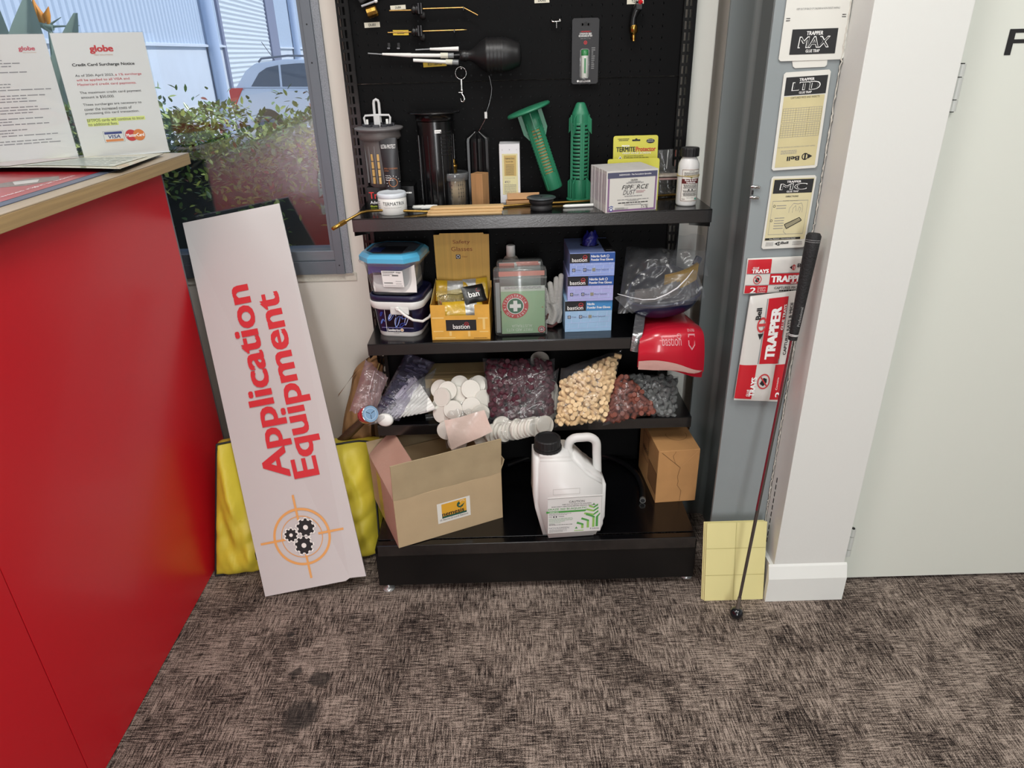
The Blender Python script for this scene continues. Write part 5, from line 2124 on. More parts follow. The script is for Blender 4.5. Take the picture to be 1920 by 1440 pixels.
# packets of glasses in the box
pk_y = mat('packet_yellow', 'c9a32a', .3, coat=.5, bump=.6, bscale=45, var=.15, vscale=40)
pk_f = film('packet_film', 'f4f0dc', .16, 'd8c27a', bump=1.0, bscale=45)
pk_s = mat('packet_silver', 'a9aaa8', .3, .3, bump=.5, bscale=50, var=.2, vscale=90)
lens = film('lens_clear', 'f2f2f0', .05, bump=0)
redf = mat('temple_red', 'c0323a', .35)
blkp = mat('packet_black', '111112', .35)
def packet(c, rot, w, h, th, label, bands, black=False, glasses=False, grp=None):
    t2 = T('glasses_packet', label, 'packet', c, rot=rot)
    m = MB()
    def pf_(u, v, s_):
        x, y = (u-.5)*w, (v-.5)*h
        e = (max(0, 1-abs(2*u-1)**4)*max(0, 1-abs(2*v-1)**4))**.5
        return V((x, y, s_*(th*.5*e+.0012)+_ns.noise(V((x*50+c[0]*40, y*50, s_)))*.003))
    def lay(u0, u1, mm):
        for s_ in (1, -1):
            m.grid(lambda u, v: pf_(u0+(u1-u0)*u, v, s_), 10, 8, mm)
    for u0, u1, mm in bands:
        lay(u0, u1, mm)
    m.build('packet_film', t2)
    if glasses:
        m = MB()
        for sx in (-1, 1):
            m.grid(lambda u, v: V((sx*.028+(u-.5)*.044, (v-.5)*.030, .001-.010*(2*u-1)**2*.3)), 6, 4, lens)
            m.tube([V((sx*.050, 0, 0)), V((sx*.046, -.010, -.004)), V((sx*.01, -.016, -.004))], .0018, redf if sx < 0 else blkm, 6)
        m.tube([V((-.05, .014, 0)), V((-.02, .017, .001)), V((0, .012, .002)), V((.02, .017, .001)), V((.05, .014, 0))], .0014, blkm, 6)
        m.build('spectacles', t2)
    return t2
bx0 = V((A.x, A.y, Z))
packet(bx0+V((.060, .110, .102)), (rad(55), rad(4), rad(4)), .105, .060, .014, 'yellow and silver glasses packet standing at the back left of the box', [(0, .30, pk_y), (.30, .72, pk_s), (.72, 1, pk_y)])
packet(bx0+V((.118, .112, .106)), (rad(58), rad(-6), rad(-6)), .070, .060, .012, 'silver backed glasses packet at the back right of the box', [(0, .55, pk_s), (.55, 1, pk_y)])
packet(bx0+V((.070, .068, .093)), (rad(42), rad(0), rad(14)), .112, .060, .012, 'clear glasses packet with red tipped temples in the middle of the box', [(0, 1, pk_f)], glasses=True)
t2 = packet(bx0+V((.116, .062, .108)), (rad(52), rad(-2), rad(22)), .062, .050, .008, 'black ended glasses packet with white letters at the right of the box', [(0, 1, blkp)])
m = MB()
m.text('ban', fr((0, 0, .0058), (1, 0, 0), (0, 1, 0)), -.018, -.010, .016, KW, w=.030, bold=.02)
m.disc(.012, .008, .0055, mr_, fr((0, 0, .0058), (1, 0, 0), (0, 1, 0)), 0, 18, .0046)
m.build('packet_print', t2)
packet(bx0+V((.085, .036, .074)), (rad(50), rad(3), rad(12)), .110, .046, .012, 'yellow glasses packet with silver end just behind the box notch', [(0, .55, pk_y), (.55, .85, pk_s), (.85, 1, pk_y)])

# squeeze bottle behind the kits
t = T('squeeze_bottle', 'white flip top squeeze bottle behind the first aid kit', 'bottle', (.013, 1.905, Z))
m = MB()
sx_, ht = 1, .232
m.lathe([(.022, 0), (.025, .004), (.026, .16), (.024, .175), (.017, .186), (.011, .190)], 32, mat('bottle_pearl', 'b5b0a6', .35), sy=.8)
m.build('bottle_body', t)
m = MB()
m.lathe([(.0115, .188), (.0125, .190), (.0125, .206), (.0122, .2075), (.0125, .209), (.0125, .217), (.010, .219)], 28, wht)
m.build('flip_cap', t)

# first aid kits
kit_f = film('kit_plastic', 'f2f4f4', .10, 'd0d4d2', rough=.18, bump=.05)
kgreen = mat('kit_card_green', '9fc09a', .45, coat=.3)
kwhite = mat('kit_card_white', 'd6dad6', .5)
kred = mat('kit_ring_red', 'c23a3e', .5)
kgrn2 = mat('kit_cross_green', '1f6b4c', .5)
ksal = mat('kit_top_salmon', 'd28a7c', .5)
def kit(loc, w, h, d, label, full, rz=0):
    t = T('first_aid_kit', label, 'first aid kit', loc, rz)
    m = MB()
    f = fr((-w/2, 0, 0), lift=0)
    m.prism([(0, .006), (.006, 0), (w-.006, 0), (w, .006), (w, h-.006), (w-.004, h), (.004, h), (0, h-.006)], d, kit_f, f, z0=-d, bev=.003, smooth=True)
    if full:
        # hinge ribs and clasp
        m.prism([(0, h*.855), (w, h*.855), (w, h*.875), (0, h*.875)], .003, kit_f, f, z0=0)
        for yy in (.02, .12, .30, .44, .60):
            m.box((w/2-.001, -.0005, h*yy+.01), (.004, .002, .020), kit_f, .0008)
    m.build('case', t)
    m = MB()
    C_ = fr((-w/2, .002, 0), lift=0)
    if full:
        x0, x1 = w*.13, w*.965
        m.prism([(x0, .006), (x1, .006), (x1, h*.74), (x0, h*.74)], .001, kgreen, C_, z0=-.002)
        Cc = lambda x, y, z=0: C_(x, y, z-.0008)
        m.rect(x0, h*.70, x1, h*.74, kwhite, Cc, .0002)
        m.rect(x0, h*.665, x1, h*.70, mat('kit_strip', 'c8d2c6', .5), Cc, .0002)
        m.rect(w*.03, .01, w*.11, h*.80, mat('kit_side_grey', '9aa0a0', .5), Cc, .0001)
        cx, cy, R_ = w*.40, h*.45, w*.25
        m.disc(cx, cy, R_, kred, Cc, .0004, 40)
        m.disc(cx, cy, R_*.66, KW, Cc, .0006, 36)
        m.disc(cx, cy, R_*.60, kgrn2, Cc, .0007, 36)
        a_, b_ = R_*.15, R_*.43
        m.rect(cx-b_, cy-a_, cx+b_, cy+a_, KW, Cc, .0009)
        m.rect(cx-a_, cy-b_, cx+a_, cy+b_, KW, Cc, .0010)
        m.ring_text('AUSTRALIA', Cc2 := (lambda x, y, z=0: Cc(x, y, z+.0009)), cx, cy, R_*.73, R_*.20, KW, 135, -14.5, True, .02)
        m.ring_text('FIRST AID', Cc2, cx, cy, R_*.73, R_*.20, KW, -20, -14.5, True, .02)
        m.ring_text('KITS', Cc2, cx, cy, R_*.73, R_*.20, KW, 195, -15, True, .02)
        lg_ = mat('kit_print_pale', 'd9e4d4', .5)
        UD = lambda x, y, z=0: Cc(w*.72-x, h*.12-y, z+.0004)
        m.text('AUSTRALIA', UD, 0, -.009, .008, lg_, w=w*.40)
        m.text('FIRST AID KITS', UD, 0, .002, .008, lg_, w=w*.50)
        m.disc(w*.90, h*.085, w*.07, kred, Cc, .0004, 26)
        m.disc(w*.90, h*.085, w*.052, KW, Cc, .0005, 26)
        m.disc(w*.90, h*.085, w*.045, mat('ring_small_grey', '8a5f62', .5), Cc, .0006, 26)
        m.rect(w*.87, h*.08, w*.93, h*.09, KW, Cc, .0008)
        m.rect(w*.895, h*.065, w*.905, h*.105, KW, Cc, .0009)
        m.poly([(w*.90, h*.42), (w*.93, h*.43), (w*.93, h*.41)], mat('tri_orange', 'b9663a', .5), Cc, .0005)
        for i in range(3):
            m.dash(Cc, w*.2, w*.9, h*(.725-i*.013), .0013, KG, i, .0005)
        m.rect(w*.10, h*.885, w*.96, h*.955, ksal, Cc, .0001)
        m.dash(Cc, w*.7, w*.95, h*.86, .002, mat('kit_print_rose', 'b98c86', .5), 4, .0003)
    else:
        m.prism([(w*.05, h*.3), (w*.95, h*.3), (w*.95, h*.975), (w*.05, h*.975)], .001, kwhite, C_, z0=-.002)
        Cc = lambda x, y, z=0: C_(x, y, z-.0008)
        m.rect(w*.42, h*.955, w*.9, h*.985, ksal, Cc, .0003)
        m.rect(w*.05, h*.90, w*.38, h*.97, ksal, Cc, .0002)
        m.rect(w*.44, h*.93, w*.93, h*.955, ksal, Cc, .0002)
    m.build('label_card', t)
    return t
x0, x1 = W(929, 628, 1.772).x, W(1024, 626, 1.772).x
kh = W(976, 503, 1.772).z-Z
kit(((x0+x1)/2+.001, 1.772, Z), x1-x0+.002, kh, .030, 'clear plastic first aid kit with upside down green card, in front', True, 1)
x0, x1 = W(931, 490, 1.806).x, W(1018, 488, 1.806).x
kit(((x0+x1)/2, 1.806, Z), x1-x0, W(975, 489, 1.806).z-Z, .030, 'second clear first aid kit with salmon print standing behind the front one', False, 1)

# fabric gloves
t = T('work_gloves', 'pale fabric work gloves with dark red cuffs tucked beside the glove boxes', 'gloves', (.128, 1.835, Z))
m = MB()
glv = mat('glove_knit', 'aaa7a2', .85, bump=.5, bscale=220)
gc = W(1045, 570, 1.835)-V((.128, 1.835, Z))
for k, (xt, zt, xb, r0) in enumerate(((-.026, .112, -.010, .0085), (-.010, .128, .000, .0085), (.008, .142, .006, .0085), (.021, .150, .014, .008), (-.036, .085, -.014, .0085))):
    m.tube([V((xb-.008+k*.002, .012, .012)), V((xb, .006, .05)), V(((xb+xt)/2, .004, (zt+.05)/2)), V((xt, .0, zt)), V((xt+.001, .0, zt+.004))], [.013, .012, r0, r0*.9, .003], glv, 12)
m.grid(lambda u, v: V((-.026+.040*u+.010*math.sin(v*3), -.006-.006*math.sin(PI*u)+.004*math.sin(9*u), .012+.060*v)), 10, 8, glv)
m.build('glove_body', t)
m = MB()
cuf = mat('cuff_maroon', '4a2422', .8)
m.tube([V((-.034, -.004, .024)), V((-.024, -.010, .006)), V((-.006, -.010, .004)), V((.010, -.006, .014))], .0045, cuf, 8)
m.tube([V((-.030, -.008, .018)), V((-.020, -.014, .030)), V((-.016, -.012, .042)), V((-.022, -.008, .034))], .003, cuf, 8)
m.build('cuff', t)

# glove boxes, three sizes
def glovebox(px0, px1, pyb, pyt, y, rz, base, title, size_t, cb_, band, label, top=False):
    a, b = W(px0, pyb, y), W(px1, pyb, y)
    w = b.x-a.x
    h = W((px0+px1)/2, pyt, y).z-base
    t = T('glove_box', label, 'box', ((a.x+b.x)/2, y, base), rz)
    m = MB()
    d_ = 1.942-y-.002
    body = mat('glovebox_'+size_t.replace(' ', '_').lower(), cb_, .4, coat=.3, var=.05, vscale=30)
    m.bb(-w/2, w/2, 0, d_, 0, h, body, .001)
    f = fr((-w/2, 0, 0))
    pale = mat('glovebox_grid_pale', 'b3c3e6', .45)
    # brick pattern printed on the front
    for i in range(3):
        yy = h*(.10+.18*i)
        m.poly([(w*.01, yy), (w*.99, yy+.003), (w*.99, yy+.0040), (w*.01, yy+.001)], pale, f)
        for j in range(5):
            xx = w*(.08+.2*j+.05*(i % 2))
            m.poly([(xx, yy+.001), (xx+.0012, yy+.001), (xx+.0030, yy+h*.18), (xx+.0018, yy+h*.18)], pale, f, -.0002)
    bt, bb_ = h*.985, h*.985-.0265*(h/.075)**.3
    m.rect(0, bb_, w*.445, bt, K, f, .0003)
    m.rect(w*.445, bb_, w, bt, mat('glovebox_band_'+band, band, .35, coat=.3), f, .0003)
    G = lambda x, y, z=0: f(x, y, z+.0006)
    bh_ = bt-bb_
    m.text('bastion', G, w*.05, bb_+bh_*.13, bh_*.40, KW, w=w*.33, bold=.01)
    m.disc(w*.335, bb_+bh_*.60, bh_*.23, kred, G, .0001, 20, bh_*.18)
    m.rect(w*.31, bb_+bh_*.52, w*.36, bb_+bh_*.60, kred, G, .0001)
    m.text(title, G, w*.47, bb_+bh_*.56, bh_*.24, KW, w=w*(.32 if 'Soft' in title else .15), bold=.03)
    m.text('Powder Free Gloves', G, w*.47, bb_+bh_*.20, bh_*.24, KW, w=w*.49, bold=.03)
    if 'Soft' in title:
        m.disc(w*.84, bb_+bh_*.67, bh_*.14, KW, G, .0001, 16, bh_*.10)
    iy = h*.22 if h < .08 else h*.44
    for xx, tx, ww_, cc in ((.055, size_t, .10, 'icon_slate'), (.30, 'Blue', .09, 'icon_navy'), (.50, 'Micro Textured', .27, 'icon_sand')):
        m.rect(w*xx, iy, w*xx+.0085, iy+.0085, mat(cc, {'icon_slate': '353b4a', 'icon_navy': '1c2a55', 'icon_sand': '8d8a72'}[cc], .5), G)
        m.disc(w*xx+.0042, iy+.0042, .0027, KW if cc != 'icon_sand' else KG, G, .0002, 12, .0018)
        m.text(tx, G, w*xx+.0105, iy+.002, .0042, mat('icon_text', '5a6a8a', .6), w=w*ww_)
    m.build('carton', t)
    if top:
        m = MB()
        tf_ = fr((-w/2, 0, h), (1, 0, 0), (0, 1, 0))
        m.disc(w*.52, d_*.50, .020, blkm, tf_, .0002, 26, sx=1.3)
        m.rect(w*.78, d_*.04, w*.995, d_*.9, K, tf_, .0002)
        m.dash(tf_, w*.82, w*.95, d_*.12, .003, KG, 2, .0005)
        m.build('dispensing_slot', t)
        m = MB()
        gb = mat('nitrile_blue', '1a1d70', .4, bump=.5, bscale=120)
        def gl(u, v):
            a_ = 2*PI*u
            r_ = (.019+.005*_ns.noise(V((math.cos(a_)*2, math.sin(a_)*2, v*4))))*(1-.35*v**4)
            return V((w*.02+r_*math.cos(a_)+.004*v, d_*.50+r_*.8*math.sin(a_), h+.034*v+.006*math.sin(3*a_)*v))
        m.grid(gl, 24, 10, gb, closed_u=True)
        m.grid(lambda u, v: gl(u, 1)*(1-v)+V((w*.02+.004, d_*.50, h+.024))*v, 24, 4, gb, closed_u=True)
        m.build('glove_tuft', t)
    return t, h
g3, h3 = glovebox(1059, 1146, 622, 563, 1.790, 1, Z, 'Nitrile', 'X-Large', '97bbdc', '3f86c0', 'light blue X-Large nitrile glove box at the bottom of the stack')
g2, h2 = glovebox(1064, 1149, 563, 517, 1.784, 0, Z+h3, 'Nitrile Soft', 'Small', 'a7a9dc', '22509a', 'lilac blue Small nitrile glove box in the middle of the stack')
g1, h1 = glovebox(1068, 1152, 514, 474, 1.780, 1, Z+h3+h2, 'Nitrile Soft', 'Large', '8fa3dc', '22509a', 'blue Large nitrile glove box on top with a glove poking out', True)

# hard hat with visor in a clear bag
t = T('hard_hat', 'navy blue hard hat with yellow foam and grey band inside a clear bag', 'helmet', (.432, 1.835, Z+.075))
o = V((.432, 1.835, Z+.075))
nvy = mat('hat_navy', '141a3c', .35, coat=.3)
m = MB()
def bowl(u, v):
    a = 2*PI*u
    th_ = v*PI*.5
    r_ = math.sin(th_)**.8
    return V((.098*r_*math.cos(a), .078*r_*math.sin(a)-.008, .010-.055*math.cos(th_)+.06*r_*max(0, math.sin(a))+.012*r_*math.cos(a)))
m.grid(bowl, 36, 12, nvy, closed_u=True)
m.grid(lambda u, v: bowl(u, v)*.955+V((0, 0, .006)), 36, 12, mat('hat_inside', '0f1226', .6), closed_u=True)
m.tube([bowl(i/36, 1) for i in range(36)], .004, nvy, 8, closed=True)
m.build('shell', t)
m = MB()
def band(x0, z0, x1, z1, y0, y1, hw, mm):
    m.grid(lambda u, v: V((x0+(x1-x0)*u, y0+(y1-y0)*u-.016*math.sin(PI*u)-.010*v, z0+(z1-z0)*u+(v-.5)*hw*2)), 14, 4, mm)
    m.grid(lambda u, v: V((x0+(x1-x0)*u, y0+(y1-y0)*u-.016*math.sin(PI*u)-.010*v+.012, z0+(z1-z0)*u+(v-.5)*hw*2)), 14, 4, mm)
band(-.085, .018, .030, .048, -.036, -.052, .020, mat('band_grey', '77736e', .7))
m.build('head_band', t)
m = MB()
band(-.005, .052, .078, .088, -.030, -.040, .024, mat('foam_yellow', 'b5902f', .8, var=.15, vscale=40))
m.build('foam_pad', t)
m = MB()
m.box((.085, -.005, .105), (.018, .012, .026), nvy, .003, rot=Matrix.Rotation(rad(25), 3, 'Y'))
m.build('buckle', t)

def sack(mb, corners, th, mm, nu=22, nv=22, wr=.006, seed=0, two=True, ex=3, back=True, nrm=None):
    """pillow shaped film: corners BL, BR, TR, TL in local coordinates"""
    bl, br, tr, tl = [V(c) for c in corners]
    n = nrm or (br-bl).cross(tl-bl).normalized()
    def p(u, v, w_=1):
        q = (bl*(1-u)+br*u)*(1-v)+(tl*(1-u)+tr*u)*v
        e = (max(0, 1-abs(2*u-1)**ex)*max(0, 1-abs(2*v-1)**ex))**.5
        k = _ns.noise(q*22+V((seed, seed*2, 0)))*wr+_ns.noise(q*60+V((seed, 0, 3)))*wr*.4
        if w_ < 0:
            k *= .4
        edge = _ns.noise(V((u*6, v*6, seed+9)))*.006
        return q+n*(w_*th*.5*e+k*(.3+e))+(tl-bl).normalized()*edge*(1-e)
    mb.grid(lambda u, v: p(u, v, 1), nu, nv, mm)
    if back:
        mb.grid(lambda u, v: p(u, v, -1), nu, nv, mm)
    return p
bagf = film('bag_film', 'f3f4f5', .06, 'cfd2d8', rough=.2, bump=.35, bscale=13, gloss=1.3)
def loc_(px, py, y, o):
    return W(px, py, y)-o
t = T('clear_bag', 'large clear plastic bag wrapped round the navy hard hat', 'bag', (.43, 1.80, Z+.02))
o = V(t.location)
m = MB()
sack(m, [loc_(1158, 588, 1.715, o), loc_(1300, 570, 1.715, o), loc_(1330, 470, 1.80, o), loc_(1175, 462, 1.86, o)], .04, bagf, 26, 26, .016, 3, back=False)
m.grid(lambda u, v: (lambda q: q+V((0, -.01*math.sin(6*u+3*v), .004*math.sin(12*u))))(loc_(1152, 558, 1.725, o)*(1-u)*(1-v)+loc_(1306, 505, 1.72, o)*u*(1-v)+loc_(1185, 588, 1.705, o)*(1-u)*v+loc_(1322, 555, 1.71, o)*u*v), 20, 8, bagf)
m.grid(lambda u, v: (lambda q: q+V((0, -.012*math.sin(7*u+5*v), 0)))(loc_(1270, 440, 1.88, o)*(1-u)*(1-v)+loc_(1318, 440, 1.87, o)*u*(1-v)+loc_(1255, 505, 1.80, o)*(1-u)*v+loc_(1330, 520, 1.78, o)*u*v), 12, 12, bagf)
m.build('film', t)
m = MB()
crv = [(1158, 551), (1180, 557), (1205, 562), (1228, 561), (1250, 552), (1270, 540), (1288, 522), (1300, 506)]
m.tube([loc_(x, y, 1.712, o) for x, y in crv], [.0008, .0012, .0016, .0018, .0020, .0022, .0018, .001], mat('bag_seam', 'd8d8dc', .25), 6)
m.build('bag_mouth', t)

# red vinyl gauntlet bag draped over the shelf edge
rv = mat('red_vinyl', 'c01c30', .28, coat=.5, bump=.35, bscale=22)
t = T('red_gauntlets', 'red vinyl gauntlets folded and hanging over the edge of the second shelf', 'gloves', (.455, 1.74, Z))
o = V(t.location)
rows = [[(1212, 596, 1.86), (1232, 590, 1.86), (1258, 588, 1.86), (1276, 586, 1.86), (1284, 590, 1.86)],
        [(1203, 612, 1.79), (1230, 606, 1.785), (1262, 603, 1.785), (1290, 602, 1.79), (1302, 606, 1.79)],
        [(1200, 632, 1.735), (1230, 622, 1.725), (1265, 620, 1.725), (1300, 618, 1.73), (1318, 622, 1.735)],
        [(1198, 660, 1.715), (1232, 655, 1.70), (1268, 655, 1.70), (1302, 655, 1.71), (1321, 656, 1.72)],
        [(1197, 678, 1.715), (1230, 677, 1.70), (1266, 683, 1.70), (1300, 695, 1.71), (1319, 697, 1.72)],
        [(1196, 692, 1.718), (1232, 694, 1.705), (1268, 700, 1.705), (1298, 709, 1.715), (1317, 711, 1.722)]]
Pts = [[W(*q)-o for q in r_] for r_ in rows]
def cr(p0, p1, p2, p3, t_):
    return .5*((2*p1)+(p2-p0)*t_+(2*p0-5*p1+4*p2-p3)*t_*t_+(3*p1-p0-3*p2+p3)*t_**3)
def patch(G_, u, v):
    def row(r_, u):
        n_ = len(r_)-1
        x = min(u*n_, n_-1e-6)
        i = int(x)
        g = lambda k: r_[max(0, min(n_, k))]
        return cr(g(i-1), g(i), g(i+1), g(i+2), x-i)
    n_ = len(G_)-1
    y = min(v*n_, n_-1e-6)
    j = int(y)
    g = lambda k: row(G_[max(0, min(n_, k))], u)
    return cr(g(j-1), g(j), g(j+1), g(j+2), y-j)
m = MB()
m.grid(lambda u, v: patch(Pts, u, v*.8), 22, 24, rv)
m.grid(lambda u, v: patch(Pts, u, v)+V((0, .010, .001)), 22, 26, rv)
RF = lambda x, y, z=0: patch(Pts, x, .8-y*.8)+V((0, -.0012-z, 0))
pw = mat('vinyl_print_pink', 'd79aa0', .4)
m.text('bastion', RF, .32, .30, .13, pw, w=.25)
m.disc(.545, .42, .035, pw, RF, 0, 20, .027, sx=.8)
m.poly([(.66, .44), (.76, .44), (.76, .30), (.71, .24), (.66, .30)], pw, RF, 0)
m.poly([(.672, .42), (.748, .42), (.748, .31), (.71, .265), (.672, .31)], rv, RF, .0003)
m.text('EN388', RF, .66, .47, .05, pw, w=.1)
m.build('outer_glove', t)
m = MB()
def lining(u, v):
    return patch(Pts, u*.95, .78+.22*v)+V((0, -.003, 0)) if v*.9 < (1-u)*1.15 else patch(Pts, u*.95, .78+.22*min(v, (1-u)*1.15/.9))+V((0, -.003, 0))
m.grid(lining, 20, 8, mat('vinyl_lining_pink', 'cfa59c', .5, bump=.3))
m.build('lining', t)
t = T('silver_packet', 'crinkled silver foil packet hanging left of the red gauntlets', 'packet', (.425, 1.735, Z))
o = V(t.location)
m = MB()
rows2 = [[(1192, 590, 1.80), (1200, 590, 1.80), (1210, 590, 1.80)], [(1188, 618, 1.75), (1198, 617, 1.75), (1207, 616, 1.75)], [(1186, 632, 1.733), (1196, 631, 1.73), (1204, 630, 1.733)], [(1182, 658, 1.732), (1190, 660, 1.729), (1200, 661, 1.732)]]
P2 = [[W(*q)-o for q in r_] for r_ in rows2]
m.grid(lambda u, v: patch(P2, u, v), 8, 20, mat('silver_foil', 'a9abad', .25, .8, bump=1, bscale=60))
m.grid(lambda u, v: patch(P2, u, v)+V((0, .004, 0)), 8, 20, mat('silver_foil', 'a9abad', .25, .8))
m.build('foil', t)

# ================================================================ third shelf
Z = S3
plug_cache = {}
def plug_mesh(key, r, l, ribs, mm):
    if key in plug_cache:
        return plug_cache[key]
    m = MB()
    pr = [(r*.55, -l/2), (r*.85, -l/2+r*.08), (r*.88, -l/2+l*.06)]
    for i in range(ribs):
        z0 = -l/2+l*(.08+.84*i/ribs)
        dz = l*.84/ribs
        pr += [(r*.78, z0+dz*.2), (r, z0+dz*.35), (r, z0+dz*.6), (r*.78, z0+dz*.8)]
    pr += [(r*.9, l/2-l*.05), (r*.85, l/2)]
    m.lathe(pr, 12, mm)
    me = bpy.data.meshes.new(key)
    me.from_pydata(m.v, [], m.f)
    me.materials.append(mm)
    me.polygons.foreach_set('use_smooth', m.s)
    plug_cache[key] = me
    return me


def fill_plugs(name, key, mm, corners, th, n, r, l, ribs, label, grp, cat='plug', seed=1, inside=None, layers=3, flat=0, keep=75):
    """countable plugs packed between the two films of a sack"""
    bl, br, tr, tl = [V(c) for c in corners]
    nn = (br-bl).cross(tl-bl).normalized()
    me = plug_mesh(key, r, l, ribs, mm)
    rn = random.Random(seed)
    put = []
    spots = []
    tries = 0
    while len(put) < n and tries < 40000:
        tries += 1
        u, v = rn.uniform(.05, .95), rn.uniform(.04, .95)
        if inside and not inside(u, v):
            continue
        e = (max(0, 1-abs(2*u-1)**3)*max(0, 1-abs(2*v-1)**3))**.5
        H2 = th*.5*e-r*.9
        if H2 < 0:
            H2 = 0
        k = rn.random()
        w_ = H2*(1 if k < .72 else rn.uniform(-.4, .6))
        q = (bl*(1-u)+br*u)*(1-v)+(tl*(1-u)+tr*u)*v+nn*w_
        if any((q-p_).length < r*1.42 for p_ in put):
            continue
        put.append(q)
        if rn.random() < .45+flat:
            d = (nn+V((rn.uniform(-.5, .5), rn.uniform(-.3, .3), rn.uniform(-.5, .5)))).normalized()
        else:
            d = (V((rn.uniform(-1, 1), rn.uniform(-1, 1), rn.uniform(-1, 1)))).normalized()
            d = (d-nn*d.dot(nn)*.6).normalized()
        spots.append((nn.dot(q), q, d.to_track_quat('Z', 'Y')))
    # the nearest to the film are things of their own, the buried rest is one heap
    front = set(sorted(range(len(spots)), key=lambda i: -spots[i][0])[:keep])
    vs, fs = [], []
    c0_ = spots[0][1].copy()
    for i, (_, q, rq) in enumerate(spots):
        if i in front:
            o = bpy.data.objects.new(name, me)
            COL.objects.link(o)
            o.location = q
            o.rotation_euler = rq.to_euler()
            tag(o, label, cat, grp)
        else:
            k0 = len(vs)
            vs += [tuple(rq @ v.co + q - c0_) for v in me.vertices]
            fs += [tuple(j+k0 for j in p_.vertices) for p_ in me.polygons]
    if vs:
        hm_ = MB()
        hm_.add([V(v) for v in vs], fs, mm, True)
        tag(hm_.build('plug_heap', None, c0_), 'remaining '+label.replace(' plug ', ' plugs heaped ', 1), 'plugs', None, 'stuff')
    return put


def plug_bag(lbl, corners, th, mmname, col, n, lplug, grp, seed, fl, inside=None, r=.0080, l=.021, ribs=8):
    ctr = sum(corners, V((0, 0, 0)))/4
    t = T('clear_bag', lbl, 'bag', ctr)
    m = MB()
    bl, br, tr, tl = corners
    sack(m, [c-ctr for c in corners], th+.006, fl, 26, 26, .007, seed)
    m.build('film', t)
    fill_plugs('ribbed_plug', mmname, mat(mmname, col, .55, var=.08, vscale=60), corners, th, n, r, l, ribs, lplug, grp, seed=seed, inside=inside, keep={'plug_cream': 110, 'plug_purple': 90}.get(mmname, 50))
    return t


plugf = film('plug_bag_film', 'f6f6f6', .03, 'e8e8ee', rough=.14, bump=.75, bscale=20, gloss=1.35)
# purple
plug_bag('clear bag of dark purple ribbed plugs in the middle of the third shelf',
         [W(918, 786, 1.735), W(1040, 792, 1.735), W(1040, 672, 1.835), W(905, 672, 1.835)], .055, 'plug_purple', '481224', 190,
         'dark purple ribbed plug inside the clear bag on the third shelf', 'purple plugs in the bag', 5, plugf)
# beige
plug_bag('clear bag of cream ribbed plugs slumped over the third shelf edge',
         [W(1040, 802, 1.715), W(1136, 790, 1.715), W(1166, 656, 1.83), W(1052, 690, 1.80)], .060, 'plug_cream', 'e4c699', 230,
         'cream ribbed plug inside the slumped clear bag', 'cream plugs in the bag', 8, plugf,
         inside=lambda u, v: v < .72+.26*u)
plug_bag('clear bag of red brown ribbed plugs lying right of the cream ones',
         [W(1130, 798, 1.72), W(1238, 772, 1.735), W(1170, 700, 1.80), W(1150, 712, 1.79)], .050, 'plug_brown', '7d4436', 100,
         'red brown ribbed plug in the low clear bag', 'brown plugs in the bag', 12, plugf)
plug_bag('clear bag of grey ribbed plugs at the right end of the third shelf',
         [W(1222, 782, 1.748), W(1264, 782, 1.748), W(1272, 706, 1.83), W(1176, 700, 1.84)], .055, 'plug_grey', '6c6f6e', 100,
         'grey ribbed plug in the clear bag under the red gauntlets', 'grey plugs in the bag', 15, plugf)

# white discs
def disc_mesh(r, h, mm):
    m = MB()
    m.lathe([(r*.95, 0), (r, .0010), (r, h-.0012), (r*.96, h)], 32, mm)
    m.lathe([(r*.80, h+.0001), (r*.78, h+.0004)], 32, mm, cap=True)
    me = bpy.data.meshes.new('plastic_disc')
    me.from_pydata(m.v, [], m.f)
    me.materials.append(mm)
    me.polygons.foreach_set('use_smooth', m.s)
    return me
wm = disc_mesh(.0275, .009, mat('cap_white', 'd8d5cc', .4))
def caps(spots, label, grp):
    for (px, py, y, tx, tz) in spots:
        o = bpy.data.objects.new('plastic_disc', wm)
        COL.objects.link(o)
        o.location = W(px, py, y)
        o.rotation_euler = (rad(tx), 0, rad(tz))
        tag(o, label, 'disc', grp)
caps([(840, 733, 1.775, 58, -8), (882, 730, 1.775, 60, 10), (862, 722, 1.80, 55, 5), (893, 724, 1.80, 45, 0), (897, 722, 1.80, 52, 25), (831, 745, 1.765, 65, -30),
      (850, 768, 1.745, 70, -2), (884, 762, 1.75, 68, 6), (830, 775, 1.75, 75, -25), (904, 748, 1.77, 70, 30), (838, 806, 1.725, 80, -12), (858, 828, 1.705, 82, -8), (905, 820, 1.705, 80, 14), (893, 800, 1.715, 80, 8),
      (870, 745, 1.79, 60, 0), (848, 790, 1.745, 75, 0), (872, 785, 1.745, 75, 4), (858, 742, 1.775, 62, -15), (896, 738, 1.79, 55, 15), (828, 762, 1.77, 60, -20), (866, 756, 1.775, 66, 8), (900, 775, 1.745, 72, 20), (826, 730, 1.79, 50, -25), (852, 752, 1.79, 58, 0)],
     'round white plastic cap in the clear bag spilling over the shelf edge', 'white caps in the spilling bag')
caps([(922+i*7.5, 812-i*1.6+(i % 2)*3, 1.705+.002*(i % 3), 78, 38+i*2) for i in range(7)]+[(968+i*6, 806-i*1.5, 1.700+.002*(i % 2), 80, 52) for i in range(6)]+[(1004, 800, 1.705, 75, 10), (940, 798, 1.72, 70, 20), (1020, 797, 1.71, 70, 30)],
     'round white plastic cap in the bag hanging below the purple plugs', 'white caps below the purple bag')
